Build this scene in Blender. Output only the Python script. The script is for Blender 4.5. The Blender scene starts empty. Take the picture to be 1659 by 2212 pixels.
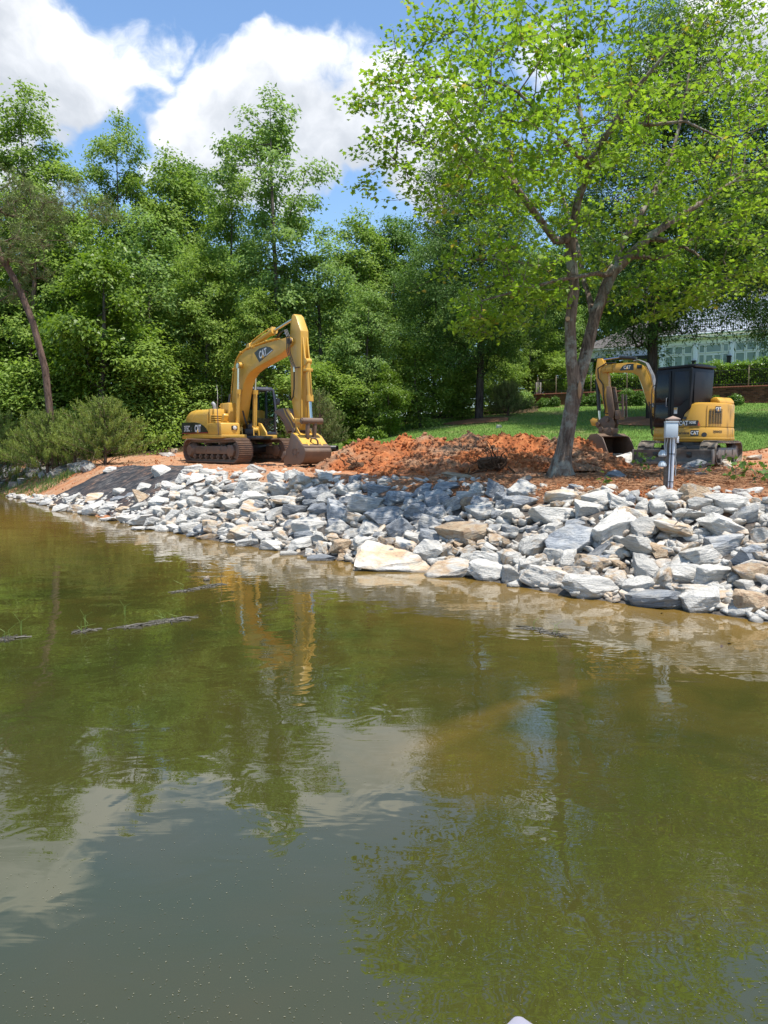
import bpy, bmesh, math, random
import numpy as np
from mathutils import Vector, Matrix, Euler
random.seed(7)
RNG = np.random.default_rng(7)
SC = bpy.context.scene
COL = SC.collection
PI = math.pi

# ---------------------------------------------------------------- camera
CAM_H = 2.1
PITCH = math.radians(5.03)
F_PX, CX_PX, CY_PX = 1659.0, 829.5, 1106.0
cam_data = bpy.data.cameras.new('camera')
cam_data.sensor_fit = 'HORIZONTAL'
cam_data.sensor_width = 36.0
cam_data.lens = 36.0
cam_data.clip_start = 0.1
cam_data.clip_end = 3000.0
cam = bpy.data.objects.new('camera', cam_data)
cam.location = (0, 0, CAM_H)
cam.rotation_euler = (PI / 2 - PITCH, 0, 0)
COL.objects.link(cam)
SC.camera = cam

# ---------------------------------------------------------------- sun and exposure
TO_SUN = Vector((0.20, -0.20, 0.96)).normalized()
SUN_EL = math.asin(TO_SUN.z)
SUN_AZ = math.atan2(TO_SUN.x, TO_SUN.y)            # clockwise from +Y
sun_data = bpy.data.lights.new('sun', 'SUN')
sun_data.energy = 4.9
sun_data.angle = math.radians(0.53)
sun_data.color = (1.0, 0.955, 0.88)
sun = bpy.data.objects.new('sun', sun_data)
sun.rotation_euler = TO_SUN.to_track_quat('Z', 'Y').to_euler()
sun.location = (20, -30, 80)
COL.objects.link(sun)
SC.view_settings.view_transform = 'Standard'
SC.view_settings.look = 'None'
SC.view_settings.gamma = 1.0
SC.view_settings.use_curve_mapping = False
SC.view_settings.exposure = 0.58
SC.cycles.max_bounces = 8
SC.cycles.transparent_max_bounces = 8
SC.cycles.use_denoising = True


def ray(px, py):
    """direction through a pixel of the 1659 x 2212 picture grid"""
    v = Vector(((px - CX_PX) / F_PX, -(py - CY_PX) / F_PX, -1.0))
    return (cam.rotation_euler.to_matrix() @ v).normalized()


def at(px, py, D):
    """the point at depth Y = D seen at a pixel"""
    r = ray(px, py)
    t = D / r.y
    return Vector((r.x * t, D, CAM_H + r.z * t))


def at_z(px, py, z=0.0):
    r = ray(px, py)
    t = (z - CAM_H) / r.z
    return Vector((r.x * t, r.y * t, z))


# ---------------------------------------------------------------- node helpers
class NT:
    """a small wrapper to write node trees compactly"""
    def __init__(self, tree):
        self.t = tree
        tree.nodes.clear()

    def n(self, kind, **kw):
        nd = self.t.nodes.new(kind)
        for k, v in kw.items():
            if k.startswith('i_'):
                key = k[2:]
                key = int(key) if key.isdigit() else key.replace('_', ' ')
                self.set(nd, key, v)
            else:
                setattr(nd, k, v)
        return nd

    def set(self, nd, key, v):
        s = nd.inputs[key]
        if isinstance(v, bpy.types.NodeSocket):
            self.t.links.new(v, s)
        else:
            if isinstance(v, (tuple, list)) and len(v) == 3 and s.type == 'RGBA':
                v = (*v, 1.0)
            s.default_value = v

    def math(self, op, a, b=None, c=None, clamp=False):
        nd = self.t.nodes.new('ShaderNodeMath')
        nd.operation = op
        nd.use_clamp = clamp
        self.set(nd, 0, a)
        if b is not None:
            self.set(nd, 1, b)
        if c is not None:
            self.set(nd, 2, c)
        return nd.outputs[0]

    def vmath(self, op, a, b=None, out=0):
        nd = self.t.nodes.new('ShaderNodeVectorMath')
        nd.operation = op
        self.set(nd, 0, a)
        if b is not None:
            self.set(nd, 1, b)
        return nd.outputs[out]

    def ramp(self, fac, stops, interp='LINEAR'):
        nd = self.t.nodes.new('ShaderNodeValToRGB')
        cr = nd.color_ramp
        cr.interpolation = interp
        while len(cr.elements) < len(stops):
            cr.elements.new(0.5)
        for e, (p, c) in zip(cr.elements, stops):
            e.position = p
            e.color = (*c, 1.0) if len(c) == 3 else c
        self.set(nd, 0, fac)
        return nd.outputs[0]

    def rng(self, v, a, b, c=0.0, d=1.0, smooth=False):
        nd = self.t.nodes.new('ShaderNodeMapRange')
        nd.clamp = True
        if smooth:
            nd.interpolation_type = 'SMOOTHSTEP'
        self.set(nd, 0, v)
        for i, x in enumerate((a, b, c, d)):
            self.set(nd, i + 1, x)
        return nd.outputs[0]

    def mix(self, fac, a, b, mode='MIX'):
        nd = self.t.nodes.new('ShaderNodeMix')
        nd.data_type = 'RGBA'
        nd.blend_type = mode
        self.set(nd, 0, fac)
        self.set(nd, 6, a)
        self.set(nd, 7, b)
        return nd.outputs[2]

    def noise(self, vec, scale, detail=4.0, rough=0.55, dist=0.0, dims='3D', out=0):
        nd = self.t.nodes.new('ShaderNodeTexNoise')
        nd.noise_dimensions = dims
        if vec is not None:
            self.set(nd, 'Vector', vec)
        self.set(nd, 'Scale', scale)
        self.set(nd, 'Detail', detail)
        self.set(nd, 'Roughness', rough)
        self.set(nd, 'Distortion', dist)
        return nd.outputs[out]

    def mapping(self, vec, loc=(0, 0, 0), rot=(0, 0, 0), scale=(1, 1, 1)):
        nd = self.t.nodes.new('ShaderNodeMapping')
        self.set(nd, 0, vec)
        self.set(nd, 1, loc)
        self.set(nd, 2, rot)
        self.set(nd, 3, scale)
        return nd.outputs[0]

    def bump(self, height, strength=0.5, distance=0.02, normal=None):
        nd = self.t.nodes.new('ShaderNodeBump')
        self.set(nd, 'Height', height)
        self.set(nd, 'Strength', strength)
        self.set(nd, 'Distance', distance)
        if normal is not None:
            self.set(nd, 'Normal', normal)
        return nd.outputs[0]

    def bsdf(self, color, rough=0.6, normal=None, metallic=0.0, spec=0.5, **kw):
        nd = self.t.nodes.new('ShaderNodeBsdfPrincipled')
        self.set(nd, 'Base Color', color)
        self.set(nd, 'Roughness', rough)
        self.set(nd, 'Metallic', metallic)
        self.set(nd, 'Specular IOR Level', spec)
        for k, v in kw.items():
            self.set(nd, k.replace('_', ' '), v)
        if normal is not None:
            self.set(nd, 'Normal', normal)
        return nd.outputs[0]

    def out(self, shader):
        o = self.t.nodes.new('ShaderNodeOutputMaterial')
        self.set(o, 0, shader)

    def obj_co(self):
        return self.t.nodes.new('ShaderNodeTexCoord').outputs['Object']

    def pos(self):
        return self.t.nodes.new('ShaderNodeNewGeometry').outputs['Position']

    def attr(self, name, out='Fac'):
        nd = self.t.nodes.new('ShaderNodeAttribute')
        nd.attribute_name = name
        return nd.outputs[out]

    def obj_info(self, out='Random'):
        return self.t.nodes.new('ShaderNodeObjectInfo').outputs[out]


def new_mat(name):
    m = bpy.data.materials.new(name)
    m.use_nodes = True
    return m, NT(m.node_tree)


# ---------------------------------------------------------------- sky
world = bpy.data.worlds.new('World')
SC.world = world
world.use_nodes = True
w = NT(world.node_tree)
skyt = w.n('ShaderNodeTexSky', sky_type='NISHITA')
skyt.sun_disc = False
skyt.sun_elevation = SUN_EL
skyt.sun_rotation = SUN_AZ
skyt.altitude = 250.0
skyt.air_density = 1.0
skyt.dust_density = 0.6
skyt.ozone_density = 2.2
dirv = w.n('ShaderNodeTexCoord').outputs['Generated']
# the cloud layer lives on a flat deck: direction / (z + c)
sep = w.n('ShaderNodeSeparateXYZ')
w.set(sep, 0, dirv)
zz = w.math('MAXIMUM', sep.outputs[2], 0.0)


def cloud_shape(vec_shift):
    """density of the cumulus field for a direction shifted by vec_shift"""
    d = w.vmath('ADD', dirv, vec_shift)
    warp = w.noise(d, 5.5, 4.0, 0.6, out=1)
    wv = w.vmath('SUBTRACT', warp, (0.5, 0.5, 0.5))
    dd = w.vmath('MULTIPLY_ADD', wv, (0.13, 0.13, 0.13))
    w.set(dd.node, 2, d)
    big = w.noise(w.vmath('MULTIPLY', dd, (1.0, 1.0, 1.6)), 3.1, 2.0, 0.5)
    fine = w.noise(w.vmath('MULTIPLY', dd, (1.0, 1.0, 1.2)), 8.5, 10.0, 0.60)
    pos = neg = None
    # the heaps and the blue gaps seen on that day, as places in the sky
    for (px, py, r, wt) in CLOUDS:
        c = ray(px, py)
        r = r / 1659.0
        dist = w.vmath('DISTANCE', dd, (c.x, c.y, c.z), out=1)
        k = w.rng(dist, r * (1.25 if wt > 0 else 1.5), r * (0.35 if wt > 0 else 0.1), 0.0, abs(wt), smooth=True)
        if wt > 0: pos = k if pos is None else w.math('MAXIMUM', pos, k)
        else: neg = k if neg is None else w.math('MAXIMUM', neg, k)
    lobes = w.math('SUBTRACT', pos, neg)
    nz = w.math('MULTIPLY_ADD', w.math('SUBTRACT', fine, 0.5), 0.95, w.math('MULTIPLY', w.math('SUBTRACT', big, 0.5), 0.55))
    return w.math('ADD', w.math('SUBTRACT', lobes, 0.17), nz)


CLOUDS = [(40, 40, 280, .6), (230, 70, 210, .58), (60, 190, 150, .5), (350, 50, 120, .42), (-150, 100, 300, .55),
          (600, 165, 200, .6), (710, 200, 210, .6), (480, 190, 160, .55), (810, 210, 180, .6), (400, 290, 110, .5), (560, 290, 150, .5), (720, 310, 140, .5), (430, 270, 120, .48), (850, 290, 130, .5), (920, 230, 150, .5), (960, 330, 90, .4),
          (20, 370, 90, .42), (-60, 340, 110, .45), (330, 365, 60, .40), (200, 318, 50, .30), (100, 420, 60, .3), (640, 410, 110, .42), (500, 400, 80, .38), (900, 400, 90, .3),
          (1080, 30, 90, .4), (1170, 140, 110, .42), (1640, 70, 150, .5), (1500, 200, 120, .3), (1300, -60, 120, .3),
          (440, 90, 60, -.35), (300, 205, 50, -.32), (225, 270, 75, -.45), (130, 235, 40, -.2), (480, 10, 90, -.5), (640, -30, 110, -.5), (860, 0, 130, -.5), (770, 450, 100, -.5), (830, 500, 90, -.5), (120, 330, 50, -.2), (1250, 60, 90, -.2),
          (300, -300, 300, -.6), (800, -350, 330, -.6), (1300, -350, 260, -.3)]
d0 = cloud_shape((0, 0, 0))
d1 = cloud_shape((TO_SUN.x * 0.02, 0.0, 0.045))
mask = w.rng(d0, -0.01, 0.23, 0, 1, smooth=True)
# thick towards the sun: grey base; thin towards it: bright rim
shade = w.rng(w.math('SUBTRACT', d1, w.math('MULTIPLY', d0, 0.55)), -0.16, 0.30, 0.0, 1.0, smooth=True)
body = w.rng(d0, 0.20, 0.85, 0.0, 0.30)
sh = w.math('ADD', w.math('MULTIPLY', shade, 0.80), body, clamp=True)
ccol = w.ramp(sh, [(0.0, (6.3, 6.35, 6.45)), (0.40, (4.8, 4.95, 5.2)), (1.0, (3.0, 3.25, 3.6))])
wisp = w.math('MULTIPLY', mask, 0.97)
skyc = w.mix(1.0, skyt.outputs[0], (1.02, 1.12, 1.16), 'MULTIPLY')
skymix = w.mix(wisp, skyc, ccol)
bg = w.n('ShaderNodeBackground')
w.set(bg, 0, skymix)
w.set(bg, 1, 0.135)
wo = w.n('ShaderNodeOutputWorld')
w.set(wo, 0, bg.outputs[0])

# ================================================================ helpers for shapes and objects
def tag(o, label=None, cat=None, group=None, kind=None):
    if label: o['label'] = label
    if cat: o['category'] = cat
    if group: o['group'] = group
    if kind: o['kind'] = kind
    return o


def empty(name, loc=(0, 0, 0), rz=0.0, label=None, cat=None, group=None):
    o = bpy.data.objects.new(name, None)
    o.empty_display_size = 0.3
    o.location = loc
    o.rotation_euler = (0, 0, rz)
    COL.objects.link(o)
    return tag(o, label, cat, group)


def link(name, mesh, parent=None, mat=None, loc=None, rot=None, scale=None):
    o = bpy.data.objects.new(name, mesh)
    if mat is not None and not mesh.materials:
        mesh.materials.append(mat)
    if parent is not None:
        o.parent = parent
    if loc is not None: o.location = loc
    if rot is not None: o.rotation_euler = rot
    if scale is not None: o.scale = scale
    COL.objects.link(o)
    return o


def np_mesh(name, verts, faces=None, loops=None, starts=None, smooth=False, attrs=None):
    """mesh from arrays: faces = (n,k) array, or loops + starts for mixed polygons"""
    me = bpy.data.meshes.new(name)
    verts = np.asarray(verts, dtype=np.float32)
    me.vertices.add(len(verts))
    me.vertices.foreach_set('co', verts.ravel())
    if faces is not None:
        faces = np.asarray(faces, dtype=np.int32)
        n, k = faces.shape
        loops = faces.ravel()
        starts = np.arange(n, dtype=np.int32) * k
    me.loops.add(len(loops))
    me.loops.foreach_set('vertex_index', np.asarray(loops, dtype=np.int32))
    me.polygons.add(len(starts))
    me.polygons.foreach_set('loop_start', np.asarray(starts, dtype=np.int32))
    if smooth:
        me.polygons.foreach_set('use_smooth', np.ones(len(starts), dtype=bool))
    if attrs:
        for an, (dom, arr) in attrs.items():
            a = me.attributes.new(an, 'FLOAT', dom)
            a.data.foreach_set('value', np.asarray(arr, dtype=np.float32))
    me.update(calc_edges=True)
    return me


def cat_polys(parts):
    """[(verts, [tuples])] -> verts, loops, starts"""
    V, L, S, off, ln = [], [], [], 0, 0
    for v, fs in parts:
        V.append(np.asarray(v, float).reshape(-1, 3))
        for f in fs:
            S.append(ln)
            L.extend(i + off for i in f)
            ln += len(f)
        off += len(V[-1])
    return np.concatenate(V), L, S


class MB:
    """collects solids in one bmesh and links them as ONE mesh object"""
    def __init__(self):
        self.bm = bmesh.new()

    def _bev(self, geom_verts, off, seg=2):
        if off <= 0: return
        es = set()
        for v in geom_verts:
            for e in v.link_edges:
                if len(e.link_faces) == 2 and e.calc_face_angle(0) > 0.5:
                    es.add(e)
        bmesh.ops.bevel(self.bm, geom=list(es), offset=off, segments=seg, affect='EDGES', profile=0.5, clamp_overlap=True)

    def box(self, c, s, rot=None, bev=0.0, seg=2):
        m = Matrix.Translation(Vector(c))
        if rot is not None:
            m = m @ Euler(rot).to_matrix().to_4x4()
        m = m @ Matrix.Diagonal((s[0], s[1], s[2], 1))
        r = bmesh.ops.create_cube(self.bm, size=1.0, matrix=m)
        self._bev(r['verts'], bev, seg)
        return self

    def prism(self, pts, y0, y1, bev=0.0, seg=2, axis='y'):
        """polygon in x-z (axis y) / x-y (axis z) / y-z (axis x) extruded along the axis"""
        def P(a, b, t):
            return (a, t, b) if axis == 'y' else ((a, b, t) if axis == 'z' else (t, a, b))
        A = [self.bm.verts.new(P(a, b, y0)) for a, b in pts]
        B = [self.bm.verts.new(P(a, b, y1)) for a, b in pts]
        n = len(pts)
        fs = [self.bm.faces.new(A), self.bm.faces.new(list(reversed(B)))]
        for i in range(n):
            j = (i + 1) % n
            fs.append(self.bm.faces.new((A[j], A[i], B[i], B[j])))
        bmesh.ops.recalc_face_normals(self.bm, faces=fs)
        self._bev(A + B, bev, seg)
        return self

    def loft(self, rings, cap=True):
        """rings of equal length joined into a skin"""
        R = [[self.bm.verts.new(p) for p in r] for r in rings]
        fs = []
        n = len(R[0])
        for a, b in zip(R[:-1], R[1:]):
            for i in range(n):
                j = (i + 1) % n
                fs.append(self.bm.faces.new((a[i], a[j], b[j], b[i])))
        if cap:
            fs.append(self.bm.faces.new(list(reversed(R[0]))))
            fs.append(self.bm.faces.new(R[-1]))
        bmesh.ops.recalc_face_normals(self.bm, faces=fs)
        return self

    def cyl(self, a, b, r, r2=None, n=14, cap=True):
        a, b = Vector(a), Vector(b)
        r2 = r if r2 is None else r2
        d = (b - a)
        q = d.to_track_quat('Z', 'Y').to_matrix()
        ra = [a + q @ Vector((math.cos(2 * PI * i / n) * r, math.sin(2 * PI * i / n) * r, 0)) for i in range(n)]
        rb = [b + q @ Vector((math.cos(2 * PI * i / n) * r2, math.sin(2 * PI * i / n) * r2, 0)) for i in range(n)]
        return self.loft([ra, rb], cap)

    def tube(self, pts, r, n=8, cap=True, taper=None):
        pts = [Vector(p) for p in pts]
        rings = []
        up = Vector((0, 0, 1))
        for i, p in enumerate(pts):
            d = (pts[min(i + 1, len(pts) - 1)] - pts[max(i - 1, 0)]).normalized()
            if i == 0:
                s = d.cross(up)
                if s.length < 1e-3: s = d.cross(Vector((1, 0, 0)))
            else:
                s = s - d * s.dot(d)
                if s.length < 1e-4: s = d.orthogonal()
            s.normalize()
            t = d.cross(s)
            rr = r if taper is None else r * (1 + (taper - 1) * i / (len(pts) - 1))
            rings.append([p + s * math.cos(2 * PI * k / n) * rr + t * math.sin(2 * PI * k / n) * rr for k in range(n)])
        return self.loft(rings, cap)

    def lathe(self, prof, c, axis='z', n=20):
        """profile [(r, h)] turned about an axis through c"""
        c = Vector(c)
        rings = []
        for r, h in prof:
            ring = []
            for k in range(n):
                a = 2 * PI * k / n
                u, v = math.cos(a) * r, math.sin(a) * r
                ring.append(c + (Vector((u, v, h)) if axis == 'z' else Vector((u, h, v)) if axis == 'y' else Vector((h, u, v))))
            rings.append(ring)
        return self.loft(rings, True)

    def mesh(self, name, sharp=0.6):
        me = bpy.data.meshes.new(name)
        bmesh.ops.recalc_face_normals(self.bm, faces=self.bm.faces[:])
        for f in self.bm.faces: f.smooth = True
        for e in self.bm.edges:
            e.smooth = not (len(e.link_faces) != 2 or e.calc_face_angle(0) > sharp)
        self.bm.to_mesh(me)
        self.bm.free()
        return me

    def build(self, name, mat, parent=None, loc=None, rot=None):
        return link(name, self.mesh(name), parent, mat, loc, rot)


def copy_tree(o, parent=None):
    c = o.copy()
    COL.objects.link(c)
    if parent is not None:
        c.parent = parent
    for ch in list(o.children):
        copy_tree(ch, c)
    return c


# ---------------------------------------------------------------- numpy noise
def _hash(ix, iy, iz, seed):
    h = (ix.astype(np.int64) * 374761393 + iy.astype(np.int64) * 668265263 + iz.astype(np.int64) * 2147483647 + seed * 1274126177) & 0xFFFFFFFF
    h = ((h ^ (h >> 13)) * 1274126177) & 0xFFFFFFFF
    h = ((h ^ (h >> 16)) * 2246822519) & 0xFFFFFFFF
    return ((h ^ (h >> 15)) & 0xFFFFFF) / float(0xFFFFFF)


def vnoise(x, y, z=None, seed=0):
    x = np.asarray(x, float); y = np.asarray(y, float)
    z = np.zeros_like(x) if z is None else np.asarray(z, float)
    ix, iy, iz = np.floor(x), np.floor(y), np.floor(z)
    fx, fy, fz = x - ix, y - iy, z - iz
    fx, fy, fz = [f * f * f * (f * (f * 6 - 15) + 10) for f in (fx, fy, fz)]
    r = 0
    for dx in (0, 1):
        for dy in (0, 1):
            for dz in (0, 1):
                wgt = (fx if dx else 1 - fx) * (fy if dy else 1 - fy) * (fz if dz else 1 - fz)
                r = r + wgt * _hash(ix + dx, iy + dy, iz + dz, seed)
    return r * 2 - 1


def fbm(x, y, z=None, oct=4, seed=0, gain=0.5, ridged=False):
    a, s, tot = 1.0, 0.0, 0.0
    f = 1.0
    for o in range(oct):
        n = vnoise(np.asarray(x) * f + 17.3 * o, np.asarray(y) * f - 9.1 * o, None if z is None else np.asarray(z) * f + 3.7 * o, seed + o)
        if ridged: n = 1 - 2 * np.abs(n)
        s = s + a * n
        tot += a
        a *= gain
        f *= 2.03
    return s / tot


def smooth01(t):
    t = np.clip(t, 0, 1)
    return t * t * (3 - 2 * t)


# ---------------------------------------------------------------- the lie of the land
SHORE_PX = [(0, 1064), (60, 1080), (130, 1098), (250, 1124), (330, 1140), (430, 1162), (540, 1180), (640, 1197),
            (700, 1206), (790, 1220), (930, 1238), (1030, 1250), (1130, 1268), (1230, 1288), (1340, 1303), (1440, 1312), (1530, 1325), (1659, 1345)]
SHORE = [tuple(at_z(px, py)[:2]) for px, py in SHORE_PX]
SHORE = [(-160, 95), (-60, 60), (-30, 45.5)] + SHORE + [(8, 7.4), (16, 3.5), (40, -12), (160, -70)]
SHORE = np.array(SHORE)


def shore_dist(x, y):
    """distance from the shoreline, positive on land"""
    x = np.asarray(x, float); y = np.asarray(y, float)
    best = np.full(x.shape, 1e9)
    sgn = np.ones(x.shape)
    for (ax, ay), (bx, by) in zip(SHORE[:-1], SHORE[1:]):
        dx, dy = bx - ax, by - ay
        L2 = dx * dx + dy * dy
        t = np.clip(((x - ax) * dx + (y - ay) * dy) / L2, 0, 1)
        qx, qy = ax + t * dx, ay + t * dy
        d = np.hypot(x - qx, y - qy)
        cr = dx * (y - ay) - dy * (x - ax)
        m = d < best
        best = np.where(m, d, best)
        sgn = np.where(m, np.where(cr > 0, 1.0, -1.0), sgn)
    return best * sgn


BANK_W = 2.55


def ground_z(x, y, fine=True):
    x = np.asarray(x, float); y = np.asarray(y, float)
    d = shore_dist(x, y)
    t = np.clip(d / BANK_W, 0, 1)
    bank = 1.27 * (0.80 * t + 0.20 * smooth01(t))
    z = np.where(d < 0, np.maximum(-1.6, 0.42 * d), bank)
    inland = np.clip(d - BANK_W, 0, None)
    z = z + np.where(d > 0, np.minimum((0.022 + 0.014 * smooth01((x - 1) / 5)) * inland, 0.20 + 0.20 * smooth01((x - 1) / 5)), 0)
    # lawn rising to the right and away
    sl = np.clip(0.085 + 0.0035 * x, 0.055, 0.16)
    rise = np.clip(y - 22.0 - 5.5 * smooth01((3 - x) / 6), 0, None)
    rise = np.where(rise < 4, rise * rise / 8.0, rise - 2.0)
    rise = np.minimum(rise, 28)
    z = z + np.where(d > 3, sl * rise * smooth01((d - 3) / 4), 0)
    return z


def dirt_noise(x, y):
    return 0.045 * fbm(x * 0.9, y * 0.9, oct=3, seed=3) + 0.03 * fbm(x * 4.2, y * 4.2, oct=3, seed=5, ridged=True)


def on_ground(px, py, iters=60, lo=6.0, hi=80.0):
    """point of the terrain seen at a pixel"""
    r = ray(px, py)
    ts = np.linspace(lo, hi, 1500)
    xs, ys, zs = r.x * ts, r.y * ts, CAM_H + r.z * ts
    below = zs < np.maximum(ground_z(xs, ys), 0.0)
    if not below.any():
        k = len(ts) - 1
    else:
        k = int(np.argmax(below))
    t = ts[k]
    x, y = r.x * t, r.y * t
    return Vector((x, y, float(max(ground_z(np.array([x]), np.array([y]))[0], 0.0))))


def gz(x, y):
    return float(ground_z(np.array([x]), np.array([y]))[0])

# ================================================================ materials of the land
def soil_color(t, P):
    """red Carolina clay: orange, brown and pale crumbs"""
    big = t.noise(P, 0.55, 4.0, 0.6)
    mid = t.noise(P, 3.0, 5.0, 0.65)
    fin = t.noise(P, 17.0, 6.0, 0.7)
    a = t.ramp(mid, [(0.28, (0.15, 0.065, 0.034)), (0.45, (0.32, 0.145, 0.068)), (0.60, (0.41, 0.215, 0.115)), (0.76, (0.46, 0.30, 0.19))])
    b = t.mix(t.rng(big, 0.40, 0.62), a, (0.42, 0.125, 0.036), 'MIX')
    c = t.mix(t.rng(big, 0.36, 0.60, 0.15, 0.75), a, b)
    c = t.mix(t.rng(t.noise(P, 1.4, 5.0, 0.68), 0.42, 0.62, 0, 0.75), c, t.mix(fin, (0.25, 0.15, 0.095), (0.44, 0.29, 0.185)))
    return t.mix(t.rng(fin, 0.35, 0.75, 0.0, 0.45), c, (0.47, 0.30, 0.18)), fin, mid


def make_ground_mat():
    m, t = new_mat('red_clay_ground')
    P = t.pos()
    clay, fin, mid = soil_color(t, P)
    straw_n = t.noise(t.mapping(P, scale=(1, 1, 1)), 30.0, 6.0, 0.75, 1.5)
    straw = t.ramp(straw_n, [(0.32, (0.070, 0.036, 0.020)), (0.5, (0.23, 0.105, 0.050)), (0.66, (0.36, 0.185, 0.095))])
    straw = t.mix(t.rng(t.noise(P, 1.3, 4.0, 0.6), 0.45, 0.7, 0, 0.8), straw, t.mix(0.5, clay, (0.24, 0.13, 0.07)))
    sm = t.rng(t.math('ADD', t.attr('straw'), t.math('MULTIPLY', t.math('SUBTRACT', t.noise(P, 2.2, 5.0, 0.65), 0.5), 0.9)), 0.35, 0.65)
    col = t.mix(sm, clay, straw)
    litter_n = t.noise(P, 9.0, 6.0, 0.7)
    litter = t.ramp(litter_n, [(0.3, (0.03, 0.022, 0.012)), (0.55, (0.085, 0.06, 0.03)), (0.75, (0.12, 0.10, 0.045))])
    gravel = t.ramp(t.noise(P, 12.0, 5.0, 0.7), [(0.3, (0.035, 0.032, 0.030)), (0.6, (0.12, 0.105, 0.09)), (0.8, (0.22, 0.16, 0.11))])
    col = t.mix(t.attr('gravel'), col, gravel)
    col = t.mix(t.attr('litter'), col, litter)
    dark = t.rng(t.noise(P, 1.7, 5.0, 0.7), 0.56, 0.70, 0, 0.55)
    col = t.mix(t.math('MULTIPLY', dark, t.attr('churn')), col, (0.10, 0.055, 0.03))
    b1 = t.bump(t.math('ADD', fin, t.math('MULTIPLY', mid, 1.5)), 0.8, 0.05)
    t.out(t.bsdf(col, 0.95, b1, spec=0.15))
    return m


def make_pile_mat():
    m, t = new_mat('dug_red_soil')
    P = t.pos()
    big = t.noise(P, 0.7, 4.0, 0.6)
    mid = t.noise(P, 3.5, 6.0, 0.7)
    fin = t.noise(P, 22.0, 6.0, 0.7)
    a = t.ramp(mid, [(0.28, (0.20, 0.075, 0.034)), (0.44, (0.37, 0.115, 0.042)), (0.58, (0.48, 0.175, 0.065)), (0.75, (0.50, 0.27, 0.14))])
    grey = t.ramp(fin, [(0.3, (0.20, 0.120, 0.070)), (0.7, (0.46, 0.32, 0.21))])
    col = t.mix(t.rng(big, 0.48, 0.64, 0, 0.85), a, grey)
    col = t.mix(t.rng(t.noise(P, 1.9, 4.0, 0.6), 0.5, 0.68, 0, 0.55), col, (0.17, 0.085, 0.045))
    col = t.mix(t.rng(t.noise(P, 6.0, 3.0, 0.6), 0.62, 0.70, 0, 0.6), col, (0.09, 0.045, 0.025))
    t.out(t.bsdf(col, 0.95, t.bump(t.math('ADD', fin, t.math('MULTIPLY', mid, 1.5)), 0.9, 0.06), spec=0.12))
    return m


def make_lawn_mat():
    m, t = new_mat('lawn_turf')
    P = t.pos()
    n = t.noise(P, 14.0, 6.0, 0.75)
    big = t.noise(P, 0.35, 3.0, 0.6)
    a = t.ramp(n, [(0.25, (0.045, 0.090, 0.016)), (0.5, (0.095, 0.180, 0.030)), (0.75, (0.155, 0.250, 0.050))])
    dry = t.mix(0.6, a, (0.24, 0.21, 0.085))
    col = t.mix(t.rng(t.noise(P, 0.42, 4.0, 0.65), 0.55, 0.66, 0, 0.85), a, dry)
    t.out(t.bsdf(col, 0.9, t.bump(n, 0.7, 0.05), spec=0.2))
    return m


def leaf_mat(name, c_lo, c_hi, trans=0.45, rough=0.5, spec=0.4, warm=None):
    """leaves: colour by each leaf's own tint, light shining through the blade"""
    m, t = new_mat(name)
    tint = t.attr('tint')
    col = t.mix(tint, c_lo, c_hi)
    if warm is not None:
        col = t.mix(t.rng(tint, 0.93, 0.97), col, warm)
    d = t.bsdf(col, rough, spec=spec)
    tr = t.n('ShaderNodeBsdfTranslucent')
    t.set(tr, 0, t.mix(1.0, col, (1.02, 1.10, 0.66), 'MULTIPLY'))
    mx = t.n('ShaderNodeMixShader')
    t.set(mx, 0, trans)
    t.set(mx, 1, d)
    t.set(mx, 2, tr.outputs[0])
    t.out(mx.outputs[0])
    return m


M_GROUND, M_PILE, M_LAWN = make_ground_mat(), make_pile_mat(), make_lawn_mat()
def grass_mat():
    m, t = new_mat('grass_blade')
    P = t.pos()
    tint = t.attr('tint')
    g = t.mix(tint, (0.075, 0.140, 0.020), (0.24, 0.34, 0.062))
    g = t.mix(t.rng(t.noise(P, 0.9, 4.0, 0.6), 0.40, 0.62, 0, 0.6), g, t.mix(tint, (0.13, 0.19, 0.03), (0.27, 0.33, 0.08)))
    g = t.mix(t.rng(t.noise(P, 0.42, 4.0, 0.65), 0.55, 0.66, 0, 0.85), g, t.mix(tint, (0.20, 0.17, 0.07), (0.38, 0.32, 0.15)))
    t.out(t.bsdf(g, 0.65, spec=0.2))
    return m


M_GRASS = grass_mat()
M_WEED = leaf_mat('weed_leaf', (0.06, 0.13, 0.03), (0.19, 0.28, 0.07), 0.35)


def straw_mat():
    m, t = new_mat('pine_straw')
    t.out(t.bsdf(t.mix(t.attr('tint'), (0.10, 0.045, 0.022), (0.42, 0.225, 0.115)), 0.8, spec=0.2))
    return m


M_STRAW = straw_mat()

# ================================================================ ground
xs = np.concatenate([np.array([-600, -300, -150, -90, -60, -45, -36, -30]), np.arange(-26, 18.01, 0.12), np.array([19, 21, 24, 28, 34, 42, 55, 80, 140, 300, 600])])
ys = np.concatenate([np.array([-400, -150, -60, -25, -10, 0, 4]), np.arange(7, 34.01, 0.12), np.arange(34.4, 48, 0.4), np.array([49, 51, 54, 58, 65, 80, 110, 180, 400, 900])])
GX, GY = np.meshgrid(xs, ys)
GD = shore_dist(GX, GY)
LAWN_PX = [(686, 984), (760, 966), (860, 972), (1000, 985), (1290, 985), (1400, 975), (1540, 984), (1600, 978), (1659, 970), (1760, 962)]
lawn_poly = [tuple(on_ground(*p)[:2]) for p in LAWN_PX] + [(60, 30), (60, 75), (14, 60)] + [tuple(on_ground(*p)[:2]) for p in [(1153, 892), (1000, 903), (880, 915), (800, 923), (735, 935), (694, 950)]]


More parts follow.
